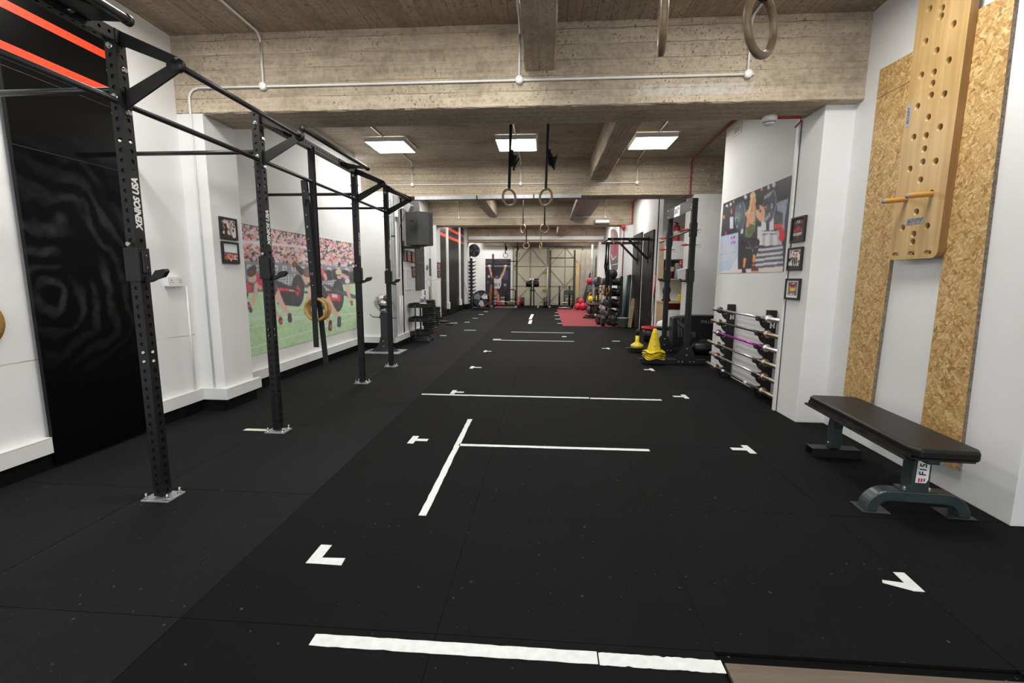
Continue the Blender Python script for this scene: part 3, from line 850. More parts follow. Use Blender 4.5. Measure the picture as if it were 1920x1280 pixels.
# ================================================================ LEFT WALL RIG
RX = -2.24; RY = (0.58, 2.37, 3.54, 5.33, 6.39); PT = 2.55; PW = 0.06
rig = thing('pull_up_rig', 'black steel wall mounted pull up rig along the left wall, five uprights with holes', 'pull-up rig', (RX, 3.5, 0))
def upright(y, i):
    h = PW / 2; n = 49; z0 = 0.02
    m = MB()
    hh = PT - z0
    for (za, zb) in ((z0, .80), (.90, 1.97), (2.05, PT)): m.box((RX - h + .006, y - h + .006, za), (RX + h - .006, y + h - .006, zb))  # hidden liner added to keep the holes dark, open at two heights
    m.plate_holes((RX, y - h, z0), (1, 0, 0), (0, 0, 1), PW, hh, n, 0.0115)
    m.plate_holes((RX, y + h, z0), (-1, 0, 0), (0, 0, 1), PW, hh, n, 0.0115)
    m.plate_holes((RX + h, y, z0), (0, 1, 0), (0, 0, 1), PW, hh, n, 0.0115)
    m.plate_holes((RX - h, y, z0), (0, -1, 0), (0, 0, 1), PW, hh, n, 0.0115)
    m.add([(RX - h, y - h, PT), (RX + h, y - h, PT), (RX + h, y + h, PT), (RX - h, y + h, PT)], [(0, 1, 2, 3)])
    u = m.build('upright', 'steel_black', rig)
    m = MB().box((RX - .085, y - .065, 0.001), (RX + .085, y + .065, .010)); m.build('base_plate', 'galv', u, .002)
    m = MB()
    for sx in (-.065, .065):
        for sy in (-.045, .045):
            m.cyl((RX + sx, y + sy, .010), (RX + sx, y + sy, .045), .006, 8); bolt(m, (RX + sx, y + sy, .012), (0, 0, 1), .014, .012)
    m.build('anchor_bolt', 'bolt', u)
    m = MB()
    for z in (PT - .085, PT - .33): bolt(m, (RX + .002, y - h, z), (0, -1, 0), .016, .013); m.cyl((RX, y + h, z), (RX, y + h + .02, z), .007, 8)
    for z in (PT - .19, PT - .40): bolt(m, (RX + h, y + .004, z), (1, 0, 0), .016, .013); m.cyl((RX - h, y, z), (RX - h - .025, y, z), .007, 8)
    m.build('hex_bolt', 'bolt', u)
    # printed side sticker, read from bottom to top on the room side
    m = MB()
    m.box((RX + h, y - .029, 1.50), (RX + h + .0006, y + .029, 1.86), 1)
    m.text('XENIOS USA', 0.052, (RX + h + .0014, y, 1.685), (0, 0, 1), (0, -1, 0), 0, 0.0026, 'CENTER', 0.22, 0.92)
    m.build('sticker', ['white_ink', 'black_ink'], u)
    return u
for i, y in enumerate(RY): upright(y, i)
# horizontal bars along the room at the lower level
m = MB()
m.tube([(RX, RY[0], 2.202), (RX, RY[4], 2.202)], 0.0165, 14); m.build('low_bar', 'steel_scuffed', rig)
# bars back to the wall
for y in RY:
    m = MB(); m.tube([(XL + .004, y, 2.262), (RX, y, 2.262)], 0.0165, 14); m.cyl((XL + .002, y, 2.262), (XL + .012, y, 2.262), .05, 16)
    m.build('wall_bar', 'steel_scuffed', rig)
# square top beams with holes in the long bays
def top_beam(y0, y1):
    h = PW / 2; m = MB(); n = int((y1 - y0) / .05); zc = PT - h
    m.plate_holes((RX + h, y0, zc), (0, 0, -1), (0, 1, 0), PW, y1 - y0, n, .0085)
    m.plate_holes((RX - h, y0, zc), (0, 0, 1), (0, 1, 0), PW, y1 - y0, n, .0085)
    m.plate_holes((RX, y0, zc - h), (-1, 0, 0), (0, 1, 0), PW, y1 - y0, n, .0085)
    m.plate_holes((RX, y0, zc + h), (1, 0, 0), (0, 1, 0), PW, y1 - y0, n, .0085)
    m.build('top_beam', 'steel_black', rig)
for a, b in ((RY[0], RY[1]), (RY[2], RY[3])):
    top_beam(a + PW / 2, b - PW / 2)
    # fat outer bar carried on two gusset plates
    g = MB(); X2 = -2.02; zb = 2.515
    g.tube([(X2, a + .26, zb), (X2, b - .14, zb)], .021, 16)
    fb = g.build('fat_bar', 'steel_scuffed', rig)
    for y, s in ((a + .27, -1), (b - .15, 1)):
        g = MB()
        pl = [(RX + .03, y - s * .30 + (0)), (RX + .03, y - s * .02), (X2 + .02, y + s * .012), (X2 + .012, y - s * .02)]
        if s < 0: pl = pl[::-1]
        vs = []
        for zt in (-.005, .005): vs += [(p[0], p[1], zb + zt + (0.0 if k in (0, 1) else 0)) for k, p in enumerate(pl)]
        g.add(vs, [(3, 2, 1, 0), (4, 5, 6, 7), (0, 1, 5, 4), (1, 2, 6, 5), (2, 3, 7, 6), (3, 0, 4, 7)])
        # flange bolted to the beam
        g.box((RX + .03, min(y - s * .30, y - s * .02), zb - .035), (RX + .036, max(y - s * .30, y - s * .02), zb + .035))
        g.lathe([(0, -.012), (.026, -.012), (.026, .012), (0, .012)], (X2, y + s * .0, zb), (0, 1, 0), 18)
        gp = g.build('gusset_plate', 'steel_black', rig)
        g = MB()
        for k in (.10, .22): bolt(g, (RX + .036, y - s * k, zb), (1, 0, 0), .016, .014)
        g.build('hex_bolt', 'bolt', gp)
# triangular brackets with outer bars in the short bays
for a, b in ((RY[1], RY[2]), (RY[3], RY[4])):
    AX_, AZ_ = -1.905, 2.375
    for y in (a, b):
        g = MB()
        o2 = (RX + PW / 2, y + .006, 0)
        out = [(0, 2.545), (0.012, 2.545), (AX_ - RX - PW / 2 + .012, AZ_ + .036), (AX_ - RX - PW / 2 + .036, AZ_), (AX_ - RX - PW / 2 + .012, AZ_ - .030), (0.012, 2.175), (0, 2.175)]
        inn = [(0.016, 2.475), (AX_ - RX - PW / 2 - .060, AZ_ + .012), (AX_ - RX - PW / 2 - .060, AZ_ - .004), (0.016, 2.262)]
        def ring(P, yy): return [(o2[0] + p[0], yy, p[1]) for p in P]
        # upper and lower arms of the plate plus the upright flange
        up = [out[0], out[1], out[2], out[3], inn[1], inn[0], (0, 2.475)]
        lo = [(0, 2.262), inn[3], inn[2], inn[1], out[3], out[4], out[5], out[6]]
        for P in (up, lo): g.prism([(p[0], p[1]) for p in P], (o2[0], y + .005, 0), (1, 0, 0), (0, 0, 1), .010)
        g.box((RX + PW / 2, y - .028, 2.17), (RX + PW / 2 + .005, y + .028, 2.26)).box((RX + PW / 2, y - .028, 2.48), (RX + PW / 2 + .005, y + .028, 2.55))
        g.lathe([(0, -.009), (.036, -.009), (.036, .009), (0, .009)], (AX_, y, AZ_), (0, 1, 0), 22)
        g.build('triangle_bracket', 'steel_black', rig)
    g = MB(); g.tube([(AX_, a, AZ_), (AX_, b, AZ_)], .0165, 14); g.build('outer_bar', 'steel_scuffed', rig)

# bar hooks on the four uprights in view
def bar_hook(y, z, label):
    t = thing('bar_hook', label, 'bar hook', (RX, y, z), 'bar hooks on the rig uprights')
    h = PW / 2 + .004
    m = MB()
    m.box((RX - h - .008, y - h - .008, z - .09), (RX + h, y - h, z + .09)).box((RX - h - .008, y - h, z - .09), (RX - h, y + h, z + .09))
    m.box((RX + h, y - h - .008, z - .09), (RX + h + .008, y + h, z + .09))
    m.build('sleeve', 'steel_black', t, .003)
    m = MB().box((RX + h + .008, y - .022, z - .045), (RX + h + .018, y + .022, z + .075)); pd = m.build('pad', 'black_plastic', t, .003)
    m = MB()
    for zz in (z + .05, z - .015): bolt(m, (RX + h + .018, y, zz), (1, 0, 0), .005, .002)
    m.build('screw', 'bolt', pd)
    m = MB(); pl = [(0, -.080), (.040, -.078), (.062, -.050), (.120, -.040), (.128, -.055), (.105, -.085), (.060, -.098), (.030, -.112), (0, -.118)]
    m.prism(pl, (RX + h + .008, y + .014, z + .02), (1, 0, 0), (0, 0, 1), .028)
    m.build('hook_arm', 'steel_black', t, .003)
    m = MB().cyl((RX, y - h - .008, z + .11), (RX, y - h - .02, z + .11), .011, 12); m.build('lock_pin', 'bolt', t)
    return t
bar_hook(RY[1], 1.36, 'black steel bar hook clamped round the nearest rig upright')
bar_hook(RY[2], 1.37, 'black steel bar hook on the second rig upright, in front of the stadium mural')
bar_hook(RY[3], 1.325, 'black steel bar hook on the third rig upright, at the far end of the mural')
bar_hook(RY[4], 1.30, 'black steel bar hook on the farthest rig upright, above the steel ball')

# wooden rings hanging from the rig
def ring_set(c, R, label, top, strap_x, tail, mat, turn=0.0, width=.038, group=None, dy=0.0, bundle=None, ink=False, rr=.0155):
    c = Vector(c)
    t = thing('gym_ring', label, 'gymnastic ring', c, group)
    nrm = Vector((math.sin(turn), math.cos(turn), 0)); ac = Vector((math.cos(turn), -math.sin(turn), 0))
    MB().torus(c, nrm, R - rr, rr, 44, 14).build('hoop', mat, t)
    m = MB(); zt = c.z + R - rr
    ac2 = Vector((1, 0, 0)) if turn == 0 else ac
    m.ribbon([(c.x + strap_x, c.y + dy - .012, top), (c.x, c.y - .016, zt + .03), (c.x, c.y - .018, zt - .012)], width, ac2)
    m.ribbon([(c.x + strap_x, c.y + dy + .012, top), (c.x, c.y + .016, zt + .03), (c.x, c.y + .018, zt - .012), (c.x, c.y - .018, zt - .018)], width, ac2)
    st = m.build('strap', 'web', t)
    if ink:
        m = MB(); z = top - .1; k = 0
        while z > c.z + R + .05:
            if k % 4 == 3: m.text('%d' % (k + 5), .028, (c.x + strap_x * (z - c.z) / (top - c.z), c.y + dy * (z - c.z) / (top - c.z) - .021, z), (1, 0, 0), (0, 0, 1), 0, .001)
            else: m.cbox((c.x + strap_x * (z - c.z) / (top - c.z), c.y + dy * (z - c.z) / (top - c.z) - .021, z), (.012, .001, .008))
            z -= .11; k += 1
        m.build('strap_marks', 'grey_ink', st)
    if tail:
        m = MB(); m.ribbon([(c.x, c.y - .024, zt + .05), (c.x + tail[0] * .4, c.y - .03, c.z), (c.x + tail[0], c.y - .03, tail[1])], width * .95, ac2)
        m.build('strap_tail', 'web', t)
    if bundle:
        b = Vector(bundle); m = MB(); rg = random.Random(int(abs(b.x) * 100))
        for k in range(7):
            q = b + Vector((rg.uniform(-.02, .05), rg.uniform(-.03, .03), rg.uniform(-.02, .02)))
            m.ribbon([b + Vector((0, 0, .06)), q, q + Vector((rg.uniform(0, .05), rg.uniform(-.02, .02), -.07 - .03 * k % .1)), q + Vector((rg.uniform(.01, .07), 0, .0))], .03, (0.6, .8, 0))
        m.cbox(b + Vector((0, -.02, .05)), (.05, .05, .03))
        m.build('strap_bundle', 'web', t)
    return t
ring_set((-2.235, 4.27, 0.985), .120, 'yellow wooden gym ring on a rig strap, front one of the pair by the mural', 2.20, -.045, (0.0, .615), 'ring_yellow', 0.0, .058, 'rings hanging from the wall rig', ink=True)
ring_set((-2.232, 4.335, 0.985), .120, 'yellow wooden gym ring behind another, on the long strap from the rig top beam', 2.52, -.0, (.055, .43), 'ring_yellow', 0.0, .058, 'rings hanging from the wall rig')
m = MB().box((-2.275, 4.235, 2.02), (-2.235, 4.255, 2.09)).box((-2.285, 4.225, 1.98), (-2.26, 4.245, 2.01)); tag(m.build('strap_buckle', 'steel_black'), 'small black strap buckle below the low rig bar', 'buckle')

G = 'ring pairs hanging from the ceiling'
ring_set((0.44, 1.95, 2.29), .119, 'brown wooden gym ring seen edge on, hanging nearest the viewer', CEIL, 0.0, None, 'ring_brown', 1.75, .038, G)
ring_set((0.81, 1.95, 2.266), .119, 'brown wooden gym ring half turned, hanging nearest the viewer beside the edge-on one', CEIL, 0.0, None, 'ring_brown', -0.70, .045, G)
for (x, tr, nm, bx) in ((-0.48, -0.75, 'toward the mural side', .03), (-0.01, 0.72, 'toward the barbell wall side', .03)):
    ring_set((x, 6.0, 2.325), .118, 'pale wooden gym ring of the second hanging pair, ' + nm, CEIL, .02, None, 'ring_pale', tr, .04, G, bundle=(x + bx, 5.98, 2.83))
for (x, tr, nm) in ((-0.58, 0.9, 'turned partly edge on'), (-0.04, 0.0, 'facing straight ahead')):
    ring_set((x, 11.7, 2.535), .118, 'pale wooden gym ring of the third hanging pair, ' + nm, CEIL, .0, None, 'ring_pale', tr, .04, G)
for (x, tr, nm) in ((-0.70, 0.0, 'facing straight ahead'), (-0.18, 1.2, 'turned edge on')):
    ring_set((x, 16.6, 2.46), .118, 'small pale gym ring of the fourth hanging pair, ' + nm, CEIL, .0, None, 'ring_pale', tr, .04, G)
for (x, tr, nm) in ((-1.75, 0.0, 'nearer the lifting poster'), (-1.23, 0.1, 'in front of the rack post')):
    ring_set((x, 20.0, 2.28), .112, 'small pale gym ring of the farthest pair, ' + nm, CEIL, .0, None, 'ring_pale', tr, .04, G, bundle=(x, 19.98, 2.62))

# ================================================================ BLACK STRIPED BOARD (left wall, near)
t = thing('striped_black_board', 'tall glossy black board with two orange red stripes, beside the first rig upright', 'wall board', (XL, 3.05, 0))
y0, y1 = 2.69, 3.40
XB = XL + .05
MB().box((XL + .022, y0, 0.03), (XB, y1, CEIL - .01)).build('sheet', 'board', t, .002)
m = MB()
for za, zb in ((2.10, 2.104), (2.555, 2.559)): m.box((XB, y0 + .002, za), (XB + .0008, y1 - .002, zb))
m.build('seam', 'plug_hole', t)
for zc in (2.925, 2.672):
    w = .055
    MB().box((XB, y0 + .001, zc - w / 2), (XB + .0012, y1 - .001, zc + w / 2)).build('stripe', 'stripe', t)
m = MB()
for z in (.4, 1.2, 2.2, 3.1): m.box((XL, y0 + .05, z), (XL + .022, y1 - .05, z + .05))
m.build('batten', 'black_board', t)
# round wooden thing cut by the left border of the photograph
tag(MB().lathe([(0, 0), (.16, 0), (.165, .012), (.16, .03), (.12, .036), (0, .036)], (XL, fx(-4, 603, XL).y - .145, fx(0, 603, XL).z), (1, 0, 0), 32).build('wooden_disc', 'ring_yellow'),
    'round tan wooden disc hung on the wall left of the black striped board', 'disc')

# ================================================================ PRINTS
class Print:
    """a flat print on the plane x = X, painted cell by cell; positions are read in photograph pixels"""
    def __init__(self, X, y0, y1, z0, z1, ny, nz, plane='x'):
        self.plane = plane; self.X = X; self.ny, self.nz = ny, nz
        self.a = np.linspace(y0, y1, ny); self.z = np.linspace(z0, z1, nz)
        A, Z = np.meshgrid(self.a, self.z)
        self.A, self.Zg = A, Z
        if plane == 'x': self.px, self.py = proj(np.full_like(A, X), A, Z)
        else: self.px, self.py = proj(A, np.full_like(A, X), Z)
        self.img = np.zeros((nz, ny, 3))
        self.U = (A - y0) / (y1 - y0); self.V = (Z - z0) / (z1 - z0)
    def fill(self, c): self.img[:] = c
    def mask_poly(self, pts, x, y):
        inside = np.zeros(x.shape, bool); n = len(pts)
        for i in range(n):
            x0, y0 = pts[i]; x1, y1 = pts[(i + 1) % n]
            if y0 == y1: continue
            c = ((y0 > y) != (y1 > y)) & (x < (x1 - x0) * (y - y0) / (y1 - y0) + x0)
            inside ^= c
        return inside
    def poly(self, pts, c, uv=False, al=1.0):
        m = self.mask_poly(pts, self.U if uv else self.px, self.V if uv else self.py)
        self.img[m] = self.img[m] * (1 - al) + np.array(c) * al
    def ell(self, cx, cy, rx, ry, c, rot=0.0, uv=False, al=1.0, ring=None):
        x = (self.U if uv else self.px) - cx; y = (self.V if uv else self.py) - cy
        ca, sa = math.cos(rot), math.sin(rot)
        q = ((x * ca + y * sa) / rx) ** 2 + ((-x * sa + y * ca) / ry) ** 2
        m = q <= 1
        if ring: m &= q >= ring
        sh = (1.07 - .30 * q[m])[:, None] if (al == 1.0 and not ring) else 1.0
        self.img[m] = self.img[m] * (1 - al) + np.array(c) * al * sh
    def limb(self, pts, ws, c, uv=False):
        x = self.U if uv else self.px; y = self.V if uv else self.py
        for (p, q, wa, wb) in zip(pts[:-1], pts[1:], ws[:-1], ws[1:]):
            dx, dy = q[0] - p[0], q[1] - p[1]; L = dx * dx + dy * dy + 1e-9
            t = np.clip(((x - p[0]) * dx + (y - p[1]) * dy) / L, 0, 1)
            dd = np.hypot(x - p[0] - t * dx, y - p[1] - t * dy)
            w2 = (wa + (wb - wa) * t) / 2
            m = dd <= w2
            self.img[m] = np.array(c) * (1.08 - .42 * (dd[m] / np.maximum(w2[m], 1e-6)) ** 2)[:, None]
    def blur(self):
        a = np.pad(self.img, ((1, 1), (1, 1), (0, 0)), mode='edge')
        self.img = (a[1:-1, 1:-1] * 4 + (a[:-2, 1:-1] + a[2:, 1:-1] + a[1:-1, :-2] + a[1:-1, 2:]) * 2 + a[:-2, :-2] + a[2:, 2:] + a[:-2, 2:] + a[2:, :-2]) / 16
    def grain(self, amt, seed=1):
        rg = np.random.default_rng(seed)
        lo = rg.normal(0, 1, (self.nz // 6 + 2, self.ny // 6 + 2))
        yi = np.linspace(0, lo.shape[0] - 1.01, self.nz); xi = np.linspace(0, lo.shape[1] - 1.01, self.ny)
        y0 = yi.astype(int); x0 = xi.astype(int); fy_ = (yi - y0)[:, None]; fx_ = (xi - x0)[None]
        L = lo[y0][:, x0] * (1 - fy_) * (1 - fx_) + lo[y0 + 1][:, x0] * fy_ * (1 - fx_) + lo[y0][:, x0 + 1] * (1 - fy_) * fx_ + lo[y0 + 1][:, x0 + 1] * fy_ * fx_
        self.img *= (1 + .03 * L)[..., None]
        self.img += rg.normal(0, amt, self.img.shape[:2])[..., None]
    def text(self, s, fn):
        pass
    def build(self, name, parent=None, flip=False, gain=1.0):
        nv = self.ny * self.nz
        X = np.full(nv, self.X)
        if self.plane == 'x': co = np.stack([X, self.A.ravel(), self.Zg.ravel()], 1)
        else: co = np.stack([self.A.ravel(), X, self.Zg.ravel()], 1)
        off = Vector(parent.location) if parent is not None else Vector((0, 0, 0))
        co = co - np.array(off)
        i, j = np.meshgrid(np.arange(self.ny - 1), np.arange(self.nz - 1))
        a = (j * self.ny + i).ravel()
        q = np.stack([a, a + 1, a + self.ny + 1, a + self.ny], 1)
        if flip: q = q[:, ::-1]
        me = bpy.data.meshes.new(name)
        me.vertices.add(nv); me.vertices.foreach_set('co', co.ravel())
        me.loops.add(q.size); me.loops.foreach_set('vertex_index', q.ravel())
        me.polygons.add(len(q)); me.polygons.foreach_set('loop_start', np.arange(0, q.size, 4)); me.polygons.foreach_set('loop_total', np.full(len(q), 4))
        me.update(calc_edges=True)
        im = np.clip(self.img, 0, 255) / 255.0
        lin = np.where(im <= 0.04045, im / 12.92, ((im + 0.055) / 1.055) ** 2.4) * gain
        lin = lin * np.minimum(1.0, 0.86 / np.maximum(lin.max(axis=2, keepdims=True), 1e-6))
        at = me.attributes.new('print', 'FLOAT_COLOR', 'POINT')
        at.data.foreach_set('color', np.concatenate([lin.reshape(-1, 3), np.ones((nv, 1))], 1).ravel())
        me.materials.append(M['print'])
        o = bpy.data.objects.new(name, me); C.objects.link(o)
        if parent is not None: o.parent = parent
        return o

# ---- stadium mural on the left wall
def mural():
    X = XL + .006
    y1 = fx(667, 540, X).y; z0 = fx(470, 668, X).z; z1 = fx(450, 418, X).z
    t = thing('wall_mural', 'large stadium photo mural of athletes pulling rollers on green turf before a crowd', 'mural', (XL, 6.2, 1.1))
    P = Print(X, 4.60, y1, z0, z1, 430, 230)
    m = lambda x, y: (440 + x / 4.571, 400 + y / 4.571)
    rg = random.Random(11)
    P.fill((66, 62, 66))
    # crowd
    skin = [(226, 172, 166), (206, 146, 142), (236, 194, 190), (186, 124, 118), (220, 158, 158)]
    cloth = [(196, 72, 84), (226, 222, 230), (60, 54, 64), (128, 126, 150), (206, 128, 142), (78, 82, 104), (232, 206, 212), (150, 76, 92), (222, 200, 140), (44, 40, 48), (96, 82, 92), (170, 160, 174)]
    for row in range(13):
        nk = 44 - row * 2
        for k in range(nk):
            u = (k + rg.random()) / nk
            yy = 80 + u * 190 + row * (27 - u * 11) + rg.uniform(-8, 8)
            xx = -120 + u * 1160
            s = (1.15 - .45 * u) * (.85 + .055 * row)
            c = rg.choice(cloth)
            P.ell(*m(xx, yy + 16), 18 * s / 4.57, 19 * s / 4.57, c)
            P.ell(*m(xx + rg.uniform(-3, 3), yy), 11 * s / 4.57, 13 * s / 4.57, rg.choice(skin))
            if rg.random() < .6: P.ell(*m(xx, yy - 9), 11 * s / 4.57, 6 * s / 4.57, rg.choice([(48, 36, 34), (235, 230, 226), (200, 60, 64), (90, 70, 60)]))
            if rg.random() < .35: P.limb([m(xx + 12, yy + 12), m(xx + rg.uniform(-8, 24), yy - 14)], [7 / 4.57, 5 / 4.57], rg.choice(skin))
    # stand rail and advertising barrier
    P.poly([m(-120, 205), m(640, 285), m(640, 305), m(-120, 235)], (196, 198, 206), al=.8)
    P.poly([m(-130, 392), m(1045, 462), m(1045, 660), m(-130, 660)], (104, 108, 116))
    for k in range(13): P.poly([m(30 + k * 76, 432 + k * 3), m(66 + k * 76, 434 + k * 3), m(66 + k * 76, 486 + k * 2), m(30 + k * 76, 486 + k * 2)], (178, 182, 190), al=.75)
    for k in range(13): P.ell(*m(50 + k * 76, 460 + k * 3), 1.6, 2.6, (104, 108, 116))
    # turf
    P.poly([m(-130, 690), m(1045, 590), m(1045, 1300), m(-130, 1300)], (146, 178, 134))
    P.poly([m(-130, 1000), m(1045, 800), m(1045, 1300), m(-130, 1300)], (138, 172, 124))
    P.poly([m(-130, 600), m(1045, 560), m(1045, 600), m(-130, 700)], (76, 72, 74))
    for (a, b, w) in (((-100, 908), (500, 890), 13), ((500, 890), (1045, 858), 10), ((-100, 1012), (640, 892), 6), ((100, 1165), (1045, 888), 6), ((-100, 868), (1045, 770), 5), ((120, 1230), (60, 1245), 5)):
        P.limb([m(*a), m(*b)], [w / 4.57, w * .8 / 4.57], (226, 232, 224))
    # far rollers and straps
    for cx, cy, r in ((795, 535, 52), (870, 525, 50), (940, 535, 52), (1010, 545, 50), (720, 540, 52)):
        P.ell(*m(cx, cy), r / 4.57, r / 4.57, (64, 62, 66)); P.ell(*m(cx + 12, cy), r * .7 / 4.57, r * .85 / 4.57, (44, 42, 46))
    # near rollers
    def roller(x0, cx, cy, rx, ry, ty):
        P.poly([m(x0, ty + 18), m(cx, cy - ry), m(cx, cy + ry), m(x0, cy + ry * .86)], (50, 47, 50))
        P.poly([m(x0, ty + 18), m(cx, cy - ry), m(cx - 25, cy - ry * .3), m(x0, cy - ry * .28)], (150, 151, 158))
        for i in range(7):
            for j in range(4):
                a = x0 + (cx - x0) * (i + .2) / 7; w = (cx - x0) / 7 * .55
                yy = ty + 26 + j * ry * .17 - (i * 2)
                P.poly([m(a, yy), m(a + w, yy - 1), m(a + w - 4, yy + ry * .10), m(a - 4, yy + ry * .10)], (92, 92, 98))
        P.ell(*m(cx, cy), rx / 4.57, ry / 4.57, (74, 70, 74)); P.ell(*m(cx + 3, cy), rx * .9 / 4.57, ry * .93 / 4.57, (58, 55, 58))
    roller(366, 540, 660, 56, 138, 512)
    P.poly([m(360, 632), m(545, 655), m(545, 676), m(360, 658)], (196, 44, 48))
    P.poly([m(541, 612), m(562, 660), m(541, 712), m(520, 660)], (206, 46, 52)); P.limb([m(470, 658), m(560, 664)], [1.6, 2.2], (214, 214, 218))
    roller(752, 884, 705, 52, 138, 562)
    P.poly([m(795, 684), m(905, 700), m(905, 752), m(795, 742)], (206, 44, 50)); P.poly([m(835, 688), m(880, 696), m(880, 726), m(835, 718)], (226, 210, 212))
    P.ell(*m(60, 660), 58 / 4.57, 120 / 4.57, (56, 50, 54)); P.poly([m(100, 590), m(142, 620), m(140, 660), m(104, 684)], (212, 50, 54))
    P.limb([m(320, 580), m(545, 664)], [10, 3], (52, 50, 54)); P.limb([m(545, 664), m(700, 692)], [2.4, 5], (60, 60, 66)); P.limb([m(770, 612), m(860, 655), m(1045, 722)], [4, 9, 6], (62, 61, 66))
    # athlete behind
    sk = (210, 158, 138)
    P.limb([m(470, 395), m(520, 460), m(560, 500)], [10, 8, 8], sk); P.ell(*m(515, 438), 5.5, 6, (88, 62, 54)); P.limb([m(545, 470), m(600, 520)], [9, 12], (44, 40, 44)); P.limb([m(590, 540), m(612, 600)], [7, 5], sk)
    # first athlete
    P.limb([m(345, 845), m(402, 905)], [8, 6], (196, 148, 130)); P.limb([m(392, 902), m(396, 936)], [6, 7], (54, 44, 60)); P.ell(*m(398, 926), 3, 5, (170, 40, 66))
    P.limb([m(350, 670), m(402, 775), m(470, 868)], [15, 10, 6.5], (222, 172, 150)); P.limb([m(470, 868), m(474, 915)], [6.5, 8], (52, 50, 66))
    P.limb([m(222, 640), m(205, 585)], [8, 8], (188, 140, 122))
    P.poly([m(182, 522), m(226, 516), m(330, 585), m(366, 650), m(352, 700), m(318, 690), m(236, 632), m(196, 604)], (180, 34, 66))
    P.poly([m(330, 585), m(358, 630), m(372, 660), m(330, 700), m(330, 640)], (66, 56, 82))
    P.limb([m(186, 610), m(178, 690), m(160, 745), m(164, 776)], [8.5, 7, 5.5, 4], (216, 166, 146))
    P.ell(*m(152, 556), 8, 8.5, (216, 166, 146), .4); P.ell(*m(144, 500), 8.5, 10, (74, 54, 52), .5); P.ell(*m(166, 470), 5, 5.5, (62, 46, 44))
    P.limb([m(118, 776), m(140, 838)], [7, 6], (58, 48, 62)); P.ell(*m(126, 790), 3, 4, (206, 50, 108))
    # second athlete
    P.limb([m(784, 888), m(822, 935)], [8, 6], (198, 150, 128)); P.limb([m(820, 928), m(818, 990)], [6, 7], (50, 44, 52)); P.ell(*m(824, 970), 2.4, 5, (190, 40, 62))
    P.limb([m(776, 716), m(834, 812), m(896, 902)], [15, 10, 6.5], (218, 164, 138)); P.limb([m(896, 896), m(896, 958)], [6.5, 7.5], (52, 52, 64))
    P.poly([m(632, 590), m(672, 585), m(760, 620), m(806, 700), m(776, 740), m(700, 672), m(648, 640)], (48, 42, 46)); P.limb([m(700, 640), m(728, 690)], [8, 10], sk)
    P.limb([m(648, 640), m(636, 740), m(622, 860)], [8.5, 7, 4.5], (216, 164, 142))
    P.ell(*m(622, 560), 7.5, 8.5, (216, 166, 144), .4); P.ell(*m(626, 506), 8.5, 9.5, (96, 72, 62)); P.limb([m(650, 530), m(664, 640)], [5, 3], (160, 124, 96))
    # third and far athletes
    P.limb([m(745, 490), m(775, 540), m(780, 568)], [9, 8, 6], (196, 60, 80)); P.limb([m(772, 525), m(784, 560)], [6, 5], sk)
    P.limb([m(960, 600), m(976, 690), m(1004, 766)], [9, 6, 4], (220, 170, 150)); P.limb([m(1002, 758), m(1004, 782)], [5, 4], (140, 48, 60))
    P.limb([m(920, 540), m(960, 580)], [10, 13], (66, 60, 66)); P.limb([m(915, 522), m(962, 552)], [6, 8], (214, 150, 162)); P.ell(*m(966, 580), 4.5, 5, (222, 222, 226))
    P.ell(*m(898, 540), 4.6, 5, (216, 166, 146)); P.ell(*m(890, 502), 5.5, 5.5, (222, 196, 140)); P.limb([m(876, 530), m(906, 528)], [2, 2], (52, 60, 84))
    P.blur(); g_ = P.img.mean(axis=2, keepdims=True); P.img = g_ + (P.img - g_) * .82; P.img = P.img * .90 + 24; P.grain(4)
    P.build('mural_print', t, gain=1.85)
    MB().box((XL, 4.60, z0), (X - .0012, y1, z1)).build('mural_backing', 'white', t)
mural()

